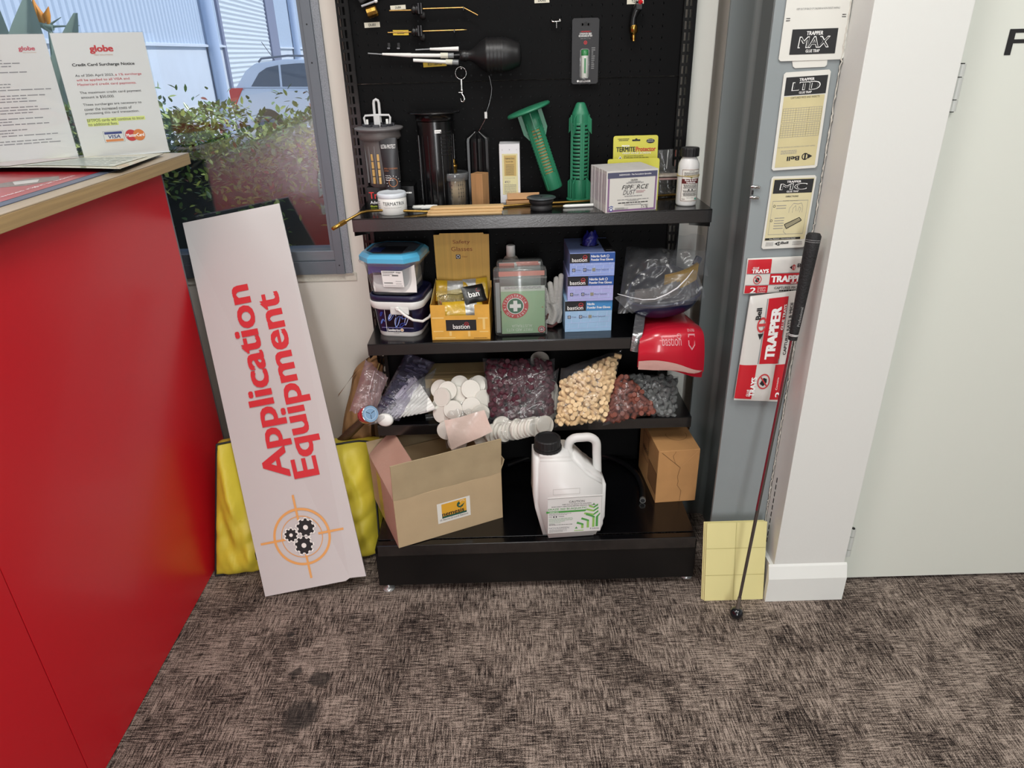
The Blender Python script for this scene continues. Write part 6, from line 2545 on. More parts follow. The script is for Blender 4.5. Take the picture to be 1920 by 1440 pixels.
caps([(1018, 700, 1.845, 55, 10), (1030, 730, 1.80, 65, 40), (1035, 752, 1.78, 68, 50), (1030, 772, 1.765, 70, 55), (1012, 676, 1.87, 30, 0)],
     'round white plastic cap showing right of the purple plugs', 'white caps beside the purple bag')
t = T('clear_bag', 'clear bag of round white caps hanging over the third shelf edge', 'bag', W(870, 770, 1.76))
o = V(t.location)
m = MB()
sack(m, [W(838, 842, 1.70)-o, W(932, 822, 1.70)-o, W(912, 712, 1.85)-o, W(808, 716, 1.85)-o], .085, plugf, 26, 26, .008, 21)
m.build('film', t)
m = MB()
m.grid(lambda u, v: (W(833, 788, 1.692)*(1-u)*(1-v)+W(908, 770, 1.692)*u*(1-v)+W(846, 845, 1.672)*(1-u)*v+W(924, 808, 1.672)*u*v)-o+V((0, -.004*math.sin(5*u+4*v), 0)), 12, 10, mat('bag_insert_card', 'd3bfb4', .25, coat=.7, bump=.5, bscale=30))
m.build('insert_card', t)
t = T('clear_bag', 'clear bag of white caps squashed beneath the purple plug bag', 'bag', W(975, 805, 1.71))
o = V(t.location)
m = MB()
sack(m, [W(918, 838, 1.69)-o, W(1032, 808, 1.69)-o, W(1048, 690, 1.82)-o, W(925, 780, 1.74)-o], .07, plugf, 22, 22, .008, 31)
m.build('film', t)

# gold flat carton behind the caps
A, B_ = W(797, 712, 1.83), W(908, 712, 1.83)
gz = A.z
m = MB()
gcd = mat('tan_carton', 'ab976e', .55, var=.04, vscale=30)
w = B_.x-A.x
m.bb(0, w, 0, .112, -(gz-Z), 0, gcd, .001)
m.bb(-.001, w+.001, -.001, .112, 0, .0016, gcd)
for yy in (.018, .040):
    m.bb(.0, w, yy, yy+.0008, .0016, .0020, mat('carton_fold', 'bba67c', .5))
one(m, 'tan_carton', 'tan cardboard carton behind the white caps under the second shelf', 'box', (A.x, 1.83, gz), (0, 0, 0))

# bags at the left end
drk = mat('cable_tie_dark', '2b2540', .35)
t = T('clear_bag', 'clear bag of dark cable clips jutting from the left end of the third shelf', 'bag', W(745, 720, 1.77))
o = V(t.location)
m = MB()
sack(m, [W(700, 775, 1.72)-o, W(748, 790, 1.73)-o, W(815, 680, 1.90)-o, W(762, 660, 1.90)-o], .05, film('bag_film_dark', 'dcd9e6', .10, '9c98b4', rough=.15, bump=1, bscale=30, gloss=1.4), 20, 20, .012, 41)
m.build('film', t)
rn = random.Random(5)
m = MB()
for i in range(34):
    u, v = rn.random(), rn.random()
    q = (W(708, 768, 1.74)*(1-u)+W(742, 778, 1.745)*u)*(1-v)+(W(772, 680, 1.88)*(1-u)+W(800, 690, 1.88)*u)*v
    m.box(q-o, (.026, .008, .010), drk, .0015, rot=Matrix.Rotation(rn.uniform(.2, 1.1), 3, 'Y') @ Matrix.Rotation(rn.uniform(-.5, .5), 3, 'X'))
tag(m.build('clips', t), kind='stuff')
t = T('clear_bag', 'empty crumpled clear zip bag sticking out past the left of the third shelf', 'bag', W(690, 730, 1.73))
o = V(t.location)
m = MB()
sack(m, [W(655, 772, 1.70)-o, W(700, 778, 1.70)-o, W(728, 708, 1.77)-o, W(686, 674, 1.80)-o], .022, film('zip_film_rose', 'e2d2d4', .16, 'c9b4b8', rough=.15, bump=.9, bscale=20, gloss=1.45), 18, 18, .010, 51)
m.tube([W(702, 695, 1.775)-o, W(690, 742, 1.73)-o], .0012, KW, 5)
m.build('film', t)
t = T('nozzle_bag', 'clear bag of long white plastic nozzles lying on the third shelf', 'bag', W(760, 750, 1.75))
o = V(t.location)
m = MB()
sack(m, [W(690, 798, 1.70)-o, W(800, 772, 1.74)-o, W(818, 690, 1.88)-o, W(775, 722, 1.80)-o], .045, film('bag_film_milky', 'f2f2f2', .16, 'c9ccd0', rough=.15, bump=.9, bscale=24, gloss=1.4), 22, 22, .010, 61)
m.build('film', t)
for i in range(12):
    a = W(704+i*7.5, 792-i*1.5, 1.715+i*.003)
    b = W(776+i*3.6, 706+i*5.2, 1.85-i*.009)
    m = MB()
    m.tube([V((0, 0, 0)), (b-a)*.45, b-a], [.0022, .0058, .0075], wht, 12)
    one(m, 'white_nozzle', 'long white tapered plastic nozzle in the clear bag at shelf left', 'nozzle', a, group='white nozzles in the bag')
m = MB()
m.lathe([(.001, -.006), (.016, -.005), (.019, 0), (.016, .006), (.001, .007)], 24, wht, sx=1.3)
one(m, 'oval_lid', 'oval white cap at the lower end of the nozzle bag', 'cap', W(722, 787, 1.712), (rad(70), 0, rad(-10)))
# can
t = T('small_tin', 'small red tin with blue printed end hanging at the shelf corner', 'tin', W(691, 777, 1.70), rot=(rad(62), 0, rad(38)))
m = MB()
m.lathe([(.0235, -.022), (.024, -.020), (.024, .010), (.0225, .011)], 36, mat('tin_red', 'a82530', .3, coat=.3))
m.lathe([(.0232, .010), (.0245, .0105), (.0245, .0135), (.0232, .014)], 36, chrome)
m.lathe([(.0232, -.0225), (.0245, -.022), (.0245, -.019), (.0232, -.018)], 36, chrome)
m.build('tin_body', t)
m = MB()
f = fr((0, 0, .0142), (1, 0, 0), (0, 1, 0))
m.disc(0, 0, .0225, mat('tin_blue', '7d9fc0', .4), f, 0, 32)
m.disc(0, 0, .017, mat('tin_pale', 'a9c2d6', .4), f, .0002, 32, .015)
for a in (20, 140, 260):
    m.rect(.002, -.0008, .015, .0008, K, lambda x, y, z=0, a=a: f(x*math.cos(rad(a))-y*math.sin(rad(a)), x*math.sin(rad(a))+y*math.cos(rad(a)), z+.0004))
m.build('tin_end', t)
# small clear square
m = MB()
m.box((0, 0, .003), (.026, .020, .006), film('clear_lid', 'dfe3e4', .25, 'b5b9ba', bump=.1), .002)
one(m, 'square_lid', 'small clear square plastic lid lying on the shelf beside the white caps', 'lid', P(806, 782, 2, Z), (0, 0, rad(10)))

# brown paper sack behind
t = T('paper_sack', 'crumpled brown paper sack with a dark wooden handle behind the shelf end', 'bag', W(675, 760, 1.93))
o = V(t.location)
kr = mat('kraft_paper', '8f6a45', .75, bump=.6, bscale=30, var=.12, vscale=12)
m = MB()
PR = [[(640, 858, 1.86), (672, 850, 1.85), (700, 842, 1.88)], [(648, 790, 1.87), (668, 790, 1.85), (696, 790, 1.88)], [(660, 740, 1.89), (680, 736, 1.87), (704, 740, 1.90)], [(668, 700, 1.90), (690, 696, 1.89), (716, 700, 1.92)], [(690, 680, 1.92), (704, 678, 1.91), (718, 684, 1.93)]]
PQ = [[W(*q)-o for q in r_] for r_ in PR]
m.grid(lambda u, v: patch(PQ, u, v)+V((0, _ns.noise(V((u*5, v*9, 2)))*.012, 0)), 14, 24, kr)
m.grid(lambda u, v: patch(PQ, u, v)+V((0, .05+_ns.noise(V((u*5, v*9, 4)))*.01, 0)), 14, 24, kr)
m.grid(lambda u, v: patch(PQ, 0, v)+V((0, .05*u, 0))+V((-.010*math.sin(PI*u), 0, 0)), 6, 24, kr)
m.grid(lambda u, v: patch(PQ, 1, v)+V((0, .05*u, 0)), 6, 24, kr)
m.build('sack', t)
m = MB()
m.grid(lambda u, v: (W(667, 697, 1.89)*(1-v)+W(634, 742, 1.90)*v)-o+V(((u-.5)*.010*(1-v*.8), (u-.5)*.01, (u-.5)*.006)), 3, 8, kr)
m.tube([W(712, 682, 1.90)-o, W(706, 700, 1.88)-o, W(695, 740, 1.85)-o], [.004, .004, .004], mat('old_brass_rod', '6d5a34', .4, .8), 8)
m.build('torn_strip', t)
m = MB()
m.tube([W(690, 780, 1.84)-o, W(662, 806, 1.84)-o, W(628, 838, 1.86)-o], [.010, .013, .014], mat('dark_wood', '4a3224', .5, var=.15, vscale=1, stretch=(30, 30, 200)), 12)
m.build('wooden_handle', t)

# ================================================================ bottom deck
Z = DK
A, B_, C_ = P(748, 1028, 2, Z), P(943, 970, 2, Z), P(703, 930, 2, Z)
ux = (B_-A)
wbx = ux.length
ux = ux.normalized()
uy = V((-ux.y, ux.x, 0))
dpx = .262
ang = math.degrees(math.atan2(ux.y, ux.x))
t = T('open_carton', 'open brown cardboard carton with flaps up and a yellow and green label', 'box', A, ang)
tan = mat('carton_tan', 'b8a280', .8, bump=.12, bscale=150, var=.04, vscale=12)
tan2 = mat('carton_flap_worn', 'aa9878', .8, bump=.5, bscale=22, var=.07, vscale=14)
tan3 = mat('carton_tan_pink_lit', 'ba9786', .8, bump=.12, bscale=150, var=.04, vscale=12)  # the carton's tan turned pinkish: pink light on this side painted in
hf, tk = .155, .004
hfl = W(846, 850, (A.y+B_.y)/2).z
m = MB()
m.bb(0, wbx, 0, tk, 0, hf, tan, .0008)
m.bb(0, wbx, dpx-tk, dpx, 0, hf, tan)
m.bb(0, tk, tk, dpx-tk, 0, hf, tan3)
m.bb(wbx-tk, wbx, tk, dpx-tk, 0, hf, tan)
m.bb(tk, wbx-tk, tk, dpx-tk, 0, tk, tan)
m.bb(-.0005, 0, dpx*.52, dpx*.70, .0, hf*.95, mat('parcel_tape', '9b7c50', .35, coat=.3))
m.build('carton_walls', t)
m = MB()
def flap(p0, p1, up_, mm, w_in=0, th_=.0035, nz=8, wob=.002):
    p0, p1, up_ = V(p0), V(p1), V(up_)
    e = (p1-p0)
    n_ = e.cross(up_).normalized()
    def q(u, v, s_):
        inset = w_in*v
        return p0+e*(inset+(1-2*inset)*u)+up_*v+n_*(s_*th_/2+_ns.noise(V((u*4, v*2, p0.x*20)))*wob)
    m.grid(lambda u, v: q(u, v, 1), 14, nz, mm)
    m.grid(lambda u, v: q(u, v, -1), 14, nz, mm)
    for a, b in (((0, 0), (1, 0)), ((1, 0), (1, 1)), ((1, 1), (0, 1)), ((0, 1), (0, 0))):
        m.grid(lambda u, v: q(a[0]+(b[0]-a[0])*u, a[1]+(b[1]-a[1])*u, 1-2*v), 10, 1, mm)
FLH = .112
flap((0, .002, hf), (wbx, .002, hf), (0, -.008, FLH), tan2)
m.build('front_flap', t)
m = MB()
flap((.002, .008, hf), (.002, dpx, hf), (.076, .0, .066), tan3, .0)
m.build('side_flap', t)
m = MB()
flap((wbx-.002, .002, hf), (wbx-.002, dpx, hf), (.012, 0, FLH*.35), tan2, .0)
m.build('side_flap', t)
m = MB()
flap((0, dpx, hf), (wbx, dpx, hf), (0, .020, FLH*.3), tan2)
m.build('back_flap', t)
m = MB()
f = fr((0, 0, 0))
lx, ly, lw, lh = wbx*.375, .042, wbx*.31, .066
m.rect(lx, ly, lx+lw, ly+lh, paper, f, .0001)
ye = mat('label_sun_yellow', 'dca534', .5)
dg = mat('label_dark_green', '1d5243', .5)
m.rect(lx+lw*.13, ly+lh*.30, lx+lw*.88, ly+lh*.93, ye, f, .0003)
m.rect(lx+lw*.13, ly+lh*.22, lx+lw*.88, ly+lh*.31, dg, f, .0004)
m.text('nemesis', f, lx+lw*.14, ly+lh*.32, .0125, K, w=lw*.66, bold=.03, z=.0006)
m.disc(lx+lw*.70, ly+lh*.70, lh*.16, dg, f, .0004, 24, lh*.085, a0=rad(120), a1=rad(300))
m.poly([(lx+lw*.68, ly+lh*.60), (lx+lw*.84, ly+lh*.74), (lx+lw*.76, ly+lh*.56)], dg, f, .0005)
m.poly([(lx+lw*.60, ly+lh*.66), (lx+lw*.66, ly+lh*.88), (lx+lw*.70, ly+lh*.72)], dg, f, .0005)
for i in range(7):
    a = rad(20+i*22)
    m.disc(lx+lw*.76+lh*.10*math.cos(a), ly+lh*.80+lh*.08*math.sin(a), .0009, KW, f, .0006, 6)
m.text('10 Above-Ground Stations', f, lx+lw*.06, ly+lh*.10, .0062, K, w=lw*.86, bold=-.005)
m.build('carton_label', t)

# five litre jerrycan
A, B_ = P(1022, 1012, 2, Z), P(1112, 1003, 2, Z)
ang = math.degrees(math.atan2(B_.y-A.y, B_.x-A.x))
cxy = (A+B_)/2
ux, uy = V((math.cos(rad(ang)), math.sin(rad(ang)), 0)), V((-math.sin(rad(ang)), math.cos(rad(ang)), 0))
t = T('jerrycan', 'white five litre jerrycan with black screw cap and green printed label', 'jerrycan', V((cxy.x+.002, cxy.y-.010, Z)), ang*.55)
cx0 = t.location.copy()
cx0.z = Z
# outline in metres from photo proportions: origin base centre
s_ = .193/130
def J(px, py):
    return ((px-1066)*s_, (1012-py)*s_*1.02)
jm = mat('jerry_white', 'd6d5d3', .35, bump=.03, bscale=30)
HB = J(0, 842)[1]
m = MB()
outl = [J(*q) for q in ((1018, 1012), (1120, 1012), (1131, 980), (1131, 893), (1102, 872), (1072, 838), (1003, 834), (1000, 935))]
m.prism(outl, .108, jm, lambda x, y, z: V((x, z, y)), bev=.013, smooth=True, seg=4)
# handle loop
hp = [J(*q) for q in ((1072, 856), (1066, 842), (1067, 828), (1076, 820), (1090, 819), (1105, 820), (1116, 830), (1118, 854), (1120, 890))]
def sm_path(p, k=4):
    o_ = []
    for i in range(len(p)-1):
        g = lambda j: V((p[max(0, min(len(p)-1, j))][0], p[max(0, min(len(p)-1, j))][1]))
        for q in range(k):
            o_.append(cr(g(i-1), g(i), g(i+1), g(i+2), q/k))
    o_.append(V(p[-1]))
    return o_
m.tube([V((q.x, .054, q.y)) for q in sm_path(hp)], .0118, jm, 14)
m.build('can_body', t)
m = MB()
cf4 = fr((0, 0, 0), lift=.0004)
lx0, ly0, lx1, ly1 = -.062, .026, .083, .138
def JF(x, y, z=0):
    return V((x, -.0006-z, y))
def lab(u, v, z=0):
    return JF(lx0+(lx1-lx0)*u, ly0+(ly1-ly0)*v, z)
m.rect(0, 0, 1, 1, mat('jerry_label', 'd8d8d6', .4), lab, .0002)
m.text('CAUTION', lab, .54, .875, .060, K, w=.29, al='c', z=.0006)
m.text('KEEP OUT OF REACH OF CHILDREN', lab, .54, .82, .03, K, w=.54, al='c', z=.0006)
m.text('READ SAFETY DIRECTIONS BEFORE OPENING OR USING', lab, .48, .765, .03, K, w=.82, al='c', z=.0006)
g1_ = mat('label_green_mid', '4f9a4b', .5)
g2_ = mat('label_green_light', '8dbb5e', .5)
m.text('ERAZE 360 BI-AQUATIC', lab, .01, .675, .062, g1_, w=.72, bold=.01, z=.0006)
m.poly([(-.03, .60), (.70, .60), (.735, .655), (-.03, .655)], g1_, lab, .0005)
m.text('HERBICIDE', lab, .02, .610, .030, KW, w=.18, z=.0008)
for i, (yy, ww_) in enumerate(((.565, .42), (.535, .34), (.43, .44), (.40, .46), (.37, .44), (.34, .30), (.30, .22))):
    m.dash(lab, .02, .02+ww_, yy, .012, KG if i < 2 else mat('label_sage', '8fae93', .6), i, .0005)
m.rect(.10, .465, .17, .51, K, lab, .0005)
m.disc(.135, .487, .016, KW, lab, .0007, 10)
m.dash(lab, .02, .08, .485, .012, K, 4, .0005)
m.dash(lab, .20, .31, .485, .012, K, 5, .0005)
m.dash(lab, .02, .13, .265, .012, K, 6, .0005)
m.dash(lab, .02, .46, .24, .012, K, 7, .0005)
m.text('NOVAGREEN', lab, .02, .125, .055, mat('novagreen_grey', '7b7d80', .5), w=.38, z=.0006)
for i in range(4):
    m.dash(lab, .02, .36-(i % 2)*.08, .095-i*.022, .010, KG, 20+i, .0005)
m.dash(lab, .50, .68, .03, .022, g2_, 2, .0005)
m.text('5 Litres', lab, .80, .055, .045, K, w=.17, z=.0006)
# stylised tree: two ranks of chevrons
axx, pts_ = .86, []
for k, yy in enumerate((.80, .72, .62, .51)):
    if k == 0:
        m.poly([(.835, .775), (.885, .775), (.86, .83)], g1_, lab, .0005)
        continue
    wl = .05+.045*k
    wr = min(.09, .05+.03*k)
    m.poly([(axx-wl, yy+.01), (axx, yy-.045), (axx, yy+.005), (axx-wl+.015, yy+.06)], g2_, lab, .0005)
    m.poly([(axx, yy-.045), (axx+wr, yy+.02+.01*k), (axx+wr, yy+.075+.01*k), (axx, yy+.005)], g1_, lab, .0005)
for k, (xx, yb_, yt_) in enumerate(((.53, .10, .16), (.64, .10, .24), (.745, .11, .34), (.85, .12, .44))):
    if k == 0:
        m.poly([(.51, .10), (.565, .10), (.54, .165)], g1_, lab, .0005)
        continue
    m.poly([(xx-.01, yb_), (xx+.035, yb_), (xx+.035, yt_), (xx-.01, yt_-.02)], g2_, lab, .0005)
    m.poly([(xx-.08-.02*k, yt_-.01+.02*k), (xx+.035, yt_-.05), (xx+.035, yt_), (xx-.065-.02*k, yt_+.045+.02*k)], g1_, lab, .0006)
m.poly([(.905, .13), (.95, .13), (.95, .42), (.985, .49), (.985, .54), (.905, .42)], g1_, lab, .0005)
m.build('label', t)
m = MB()
m.frame2(-.048, .152, .024, .170, .0008, mat('jerry_emboss', 'c3c2c0', .35), JF, .0002)
m.box((.012, -.0002, .142), (.150, .0022, .003), jm, .001)
m.build('embossing', t)
m = MB()
cc = J(1028, 832)
n = 48
def crg(r_, z_, a_=.0):
    return [V((cc[0]+(r_+(a_ if i % 2 else 0))*math.cos(2*PI*i/n), 0.050+(r_+(a_ if i % 2 else 0))*math.sin(2*PI*i/n), cc[1]+z_)) for i in range(n)]
loft(m, [crg(.037, -.004, .001), crg(.037, .004, .001)], blkm, smooth=False)
loft(m, [crg(.035, .003), crg(.035, .006), crg(.034, .008, .0008), crg(.034, .026, .0008), crg(.032, .029), crg(.027, .029), crg(.026, .026)], blkm, smooth=False)
m.build('screw_cap', t)

# hose lying in an arc on the deck
t = T('black_hose', 'black hose with ribbed steel end curled on the bottom deck behind the jerrycan', 'hose', P(1205, 938, 2, Z+.009))
o = V(t.location)
hp_ = [P(x, y, 2, Z+.009)-o for x, y in ((1205, 938), (1203, 912), (1192, 888), (1168, 868), (1135, 855), (1090, 849), (1040, 850), (990, 858), (950, 872))]
q_ = []
for i in range(len(hp_)-1):
    g = lambda j: hp_[max(0, min(len(hp_)-1, j))]
    q_ += [cr(g(i-1), g(i), g(i+1), g(i+2), k_/5) for k_ in range(5)]
q_.append(hp_[-1])
m = MB()
m.tube(q_, .0085, mat('hose_rubber', '111113', .3), 12)
m.build('hose_tube', t)
m = MB()
dd = (q_[0]-q_[1]).normalized()
m.tube([q_[0]-dd*.006, q_[0]+dd*.002], [.0092, .0092], mat('hose_ferrule', '8a8a88', .3, .7), 14, smooth=False)
m.tube([q_[0]+dd*.002, q_[0]+dd*.0025], [.0066, .0066], K, 14)
m.build('hose_end', t)

# kraft box at right
A, B_, C_ = P(1228, 943, 2, Z), P(1303, 938, 2, Z), P(1192, 882, 2, Z)
ux = B_-A
wk = ux.length
ang = math.degrees(math.atan2(ux.y, ux.x))
t = T('kraft_carton', 'closed brown kraft carton with folded end at the right of the deck', 'box', A, ang)
krf = mat('kraft_card', 'b98a57', .75, bump=.15, bscale=140, var=.06, vscale=18)
hk, dk = W(1228, 847, A.y).z-Z, .205
m = MB()
m.bb(0, wk, 0, dk, 0, hk, krf, .0015)
f = fr((0, 0, 0))
fold = mat('kraft_fold', '6e4c2c', .8)
foldl = mat('kraft_fold_light', 'c69a6a', .8)
def line(pts, w_, mm, z=0.0001, F_=None):
    F_ = F_ or f
    for i in range(len(pts)-1):
        (x0, y0), (x1, y1) = pts[i], pts[i+1]
        l = math.hypot(x1-x0, y1-y0)
        nx_, ny_ = -(y1-y0)/l*w_/2, (x1-x0)/l*w_/2
        m.poly([(x0-nx_, y0-ny_), (x1-nx_, y1-ny_), (x1+nx_, y1+ny_), (x0+nx_, y0+ny_)], mm, F_, z)
line([(wk*.08, hk*.97), (wk*.55, hk*.67)], .0014, fold)
line([(wk*.97, hk*.98), (wk*.55, hk*.67)], .0012, foldl)
line([(wk*.55, hk*.67), (wk*.50, hk*.50), (wk*.53, hk*.40), (wk*.51, hk*.33), (wk*.62, hk*.22), (wk*.60, hk*.02)], .0010, fold)
line([(wk*.42, hk*.98), (wk*.35, hk*.90), (wk*.42, hk*.76)], .0008, fold)
sd = lambda x, y, z=0: V((-.0005-z, dk-x, y))
m.frame2(dk*.20, hk*.42, dk*.50, hk*.90, .0016, K, sd, 0)
m.rect(dk*.55, hk*.15, dk*.98, hk*.55, mat('kraft_panel', '8a6038', .8), sd, 0)
m.frame2(dk*.55, hk*.15, dk*.98, hk*.55, .0014, K, sd, .0002)
m.text('FRAGILE', lambda x, y, z=0: sd(dk*.24+x, hk*.55+y, .0003+z), 0, 0, .016, K, w=.05)
tp_ = fr((0, 0, hk), (1, 0, 0), (0, 1, 0))
m.disc(wk*.62, dk*.42, wk*.26, fold, tp_, 0, 24, wk*.25, a0=rad(-200), a1=rad(20))
m.build('carton', t)

# ================================================================ right side: traps on the column
CY = 1.5735
glue_p = mat('trap_board', 'd0c9a8', .55, coat=.15, var=.03, vscale=14)
trap_edge = mat('trap_edge', 'd9d9d2', .5)
bkb = mat('trap_band_black', '1c1d1f', .5)
def corners(*px):
    return [P(x, y, 1, CY-.002) for x, y in px]
def trap(bl, br, tl, tr, name, label, draw, mm=glue_p):
    c = corners(bl, br, tl, tr)
    o = c[0].copy()
    q = quadf(*[p_-o for p_ in c], lift=0)
    W_, H_ = (c[1]-c[0]).length, (c[2]-c[0]).length
    m = MB()
    F = lambda x, y, z=0: q(x/W_, y/H_, z)
    r_ = .004
    out_ = [(0, r_), (r_, 0), (W_-r_, 0), (W_, r_), (W_, H_-r_), (W_-r_, H_), (r_, H_), (0, H_-r_)]
    m.prism(out_, .0016, trap_edge, F)
    draw(m, lambda x, y, z=0: q(x, y, z+.0019), W_, H_)
    return one(m, name, label, 'glue trap', o)
def gridmark(m, f, x0, y0, x1, y1, nx_, ny_, lw=.006):
    for i in range(nx_+1):
        x = x0+(x1-x0)*i/nx_
        m.rect(x-lw*.35, y0, x+lw*.35, y1, KG if i % 5 else bkb, f, .0003)
    for j in range(ny_+1):
        y = y0+(y1-y0)*j/ny_
        m.rect(x0, y-lw*.25, x1, y+lw*.25, KG, f, .0003)
def banner(m, f, x0, y0, x1, y1, big):
    m.rect(x0, y0, x1, y1, bkb, f, .0003)
    h = y1-y0
    m.text('TRAPPER', f, (x0+x1)/2, y0+h*.76, h*.15, KW, w=(x1-x0)*.36, al='c', bold=.03, z=.0007)
    m.text(big, f, (x0+x1)/2, y0+h*.26, h*.44, KW, w=(x1-x0)*.66, al='c', bold=.035, z=.0006, shear=.12)
    m.text(big, f, (x0+x1)/2, y0+h*.285, h*.39, bkb, w=(x1-x0)*.64, al='c', bold=0, z=.0011, shear=.12)
    m.text('GLUE TRAP', f, (x0+x1)/2, y0+h*.07, h*.12, KW, w=(x1-x0)*.30, al='c', bold=.02, z=.0007)
def bell(m, f, cx, cy, s, ink=K, ring=None, flip=1, ax=1.0):
    """logo: egg outline with pointed tip, and the word Bell"""
    m.disc(cx, cy, s*.5, ring or ink, f, .0004, 20, s*.36, sx=ax)
    m.rect(cx-s*.12*ax, cy-s*.45, cx+s*.12*ax, cy+s*.45, ring or ink, f, .0004)
    m.poly([(cx-s*1.05*ax*flip, cy), (cx-s*.45*ax*flip, cy+s*.34), (cx-s*.45*ax*flip, cy-s*.34)], ink, f, .0005)
def d_max(m, f, W_, H_):
    gridmark(m, f, .13, .62, .87, .95, 18, 7)
    for x, y in ((.07, .58), (.93, .60), (.06, .38), (.91, .40)):
        m.dash(f, x-.03, x+.03, y, .008, K, int(x*50))
        m.dash(f, x-.03, x+.03, y+.02, .008, K, int(x*70))
    m.text('KEEP OUT OF REACH OF CHILDREN & NON-TARGET ANIMALS', f, .5, .48, .018, KG, w=.66, al='c')
    banner(m, f, .15, .06, .85, .30, 'MAX')
def d_ltd(m, f, W_, H_):
    m.rect(.06, .03, .94, .76, mat('glue_tan', 'c9bf92', .5, var=.05, vscale=20), f, .0001)
    banner(m, f, .06, .77, .95, .95, 'LTD')
    m.text('CAPTURES MICE AND INSECTS', f, .52, .735, .02, K, w=.62, al='c')
    gridmark(m, f, .08, .50, .92, .64, 15, 6)
    gridmark(m, f, .08, .345, .92, .485, 15, 6)
    UDf = lambda x, y, z=0: f(1-x, y, z)
    m.text('KEEP OUT OF REACH OF CHILDREN & NON-TARGET ANIMALS', f, .48, .235, .012, KG, w=.82, al='c')
    up_ = lambda x, y, z=0: f(.70-x, .16-y, z)
    m.text('Bell', up_, .13, .02, .045, K, w=.26, bold=.04)
    bell(m, f, .70, .13, .075, flip=-1, ax=2.0)
    for i in range(3):
        m.dash(f, .15, .50, .17+.015*i, .006, KG, i)
def d_mc(m, f, W_, H_):
    m.rect(.04, .12, .96, .97, mat('glue_pale', 'd0c8a0', .5, var=.04, vscale=20), f, .0001)
    banner(m, f, .07, .77, .95, .955, 'MC')
    m.text('DIRECTIONS', f, .52, .715, .022, K, w=.28, al='c', bold=.03)
    m.frame2(.10, .20, .90, .67, .006, KG, f, .0003)
    m.text('TRAPPER Trap Monitor', f, .5, .66, .012, K, w=.35, al='c', z=.0006)
    for i in range(7):
        m.dash(f, .20, .42, (.60 if i < 2 else .50)-i*.036, .010, KG, i, .0005)
    for (cx, cy) in ((.15, .60), (.13, .40)):
        m.disc(cx, cy, .018, K, f, .0004, 12, .012, sx=1.6)
    # line drawings: hands and an open tray
    def ln(pts, w_=.006, mm=KG):
        for i in range(len(pts)-1):
            (x0, y0), (x1, y1) = pts[i], pts[i+1]
            l = math.hypot(x1-x0, y1-y0) or 1
            nx_, ny_ = -(y1-y0)/l*w_/2, (x1-x0)/l*w_/2
            m.poly([(x0-nx_, y0-ny_), (x1-nx_, y1-ny_), (x1+nx_, y1+ny_), (x0+nx_, y0+ny_)], mm, f, .0005)
    ln([(.50, .50), (.50, .56), (.58, .63), (.68, .62), (.76, .63), (.80, .58), (.80, .50)])
    ln([(.58, .50), (.58, .56), (.64, .60), (.66, .52)])
    ln([(.70, .52), (.72, .58), (.76, .56), (.74, .50)])
    m.poly([(.44, .34), (.78, .42), (.82, .38), (.50, .28)], mat('tray_tone', '8f8a70', .5), f, .0004)
    ln([(.44, .34), (.76, .43), (.82, .39), (.50, .28), (.44, .34)], .012, K)
    ln([(.46, .30), (.44, .24), (.52, .20)])
    m.rect(.05, .125, .86, .155, bkb, f, .0004)
    m.text('Easy Release - Convenient Inside', f, .45, .131, .016, KW, w=.6, al='c', z=.0007)
    m.text('Bell', f, .44, .062, .034, K, w=.16, bold=.04)
    bell(m, f, .38, .07, .055, ax=1.6)
    for i in range(3):
        m.dash(f, .08, .26, .085-.02*i, .007, KG, i)
        m.dash(f, .70, .92, .085-.02*i, .007, KG, i+5)
def d_maxtab(m, f, W_, H_):
    d_max(m, f, W_, H_)
# extend the top one beyond the frame edge
tmx = trap((1459, 115), (1581, 111), (1487, -90), (1611, -95), 'glue_trap_board', 'large white glue trap board with black banner, topmost on the column', d_max, trap_edge)
m = MB()
c = corners((1485, 112), (1552, 108), (1487, 128), (1550, 125))
q = quadf(*c, lift=.0)
m.prism([(0, 1), (0, .2), (.06, 0), (.94, 0), (1, .2), (1, 1)], .0012, trap_edge, lambda x, y, z: q(x, 1-y if False else 1-y, z))
o = V(tmx.location)
m.v = [tuple(V(v)-o) for v in m.v]
_tab = m.build('tab', tmx)
trap((1446, 320), (1531, 314), (1470, 136), (1558, 130), 'glue_trap_board', 'cream glue trap board with printed tables, below the large white board', d_ltd)
trap((1427, 467), (1508, 463), (1447, 331), (1531, 328), 'glue_trap_board', 'cream glue trap board with drawn directions, lowest of the three', d_mc)
# adhesive tape wisps and magnets
for k, (px, py) in enumerate(((1417, 350), (1415, 370))):
    m = MB()
    m.tube([V((-.010, 0, 0)), V((-.004, -.004, .001)), V((.006, -.004, 0)), V((.009, 0, -.001))], .0026, chrome, 8)
    m.box((.002, -.001, -.003), (.014, .004, .0025), chrome, .0008)
    one(m, 'magnet_hook', ('upper' if k == 0 else 'lower')+' small steel hook on the left edge of the column', 'hook', P(px, py, 1, CY-.003))
m = MB()
m.box((0, 0, 0), (.004, .003, .010), blkm, .001)
one(m, 'hook_bracket', 'tiny dark bracket between the two steel column hooks', 'bracket', P(1411, 361, 1, CY-.002))

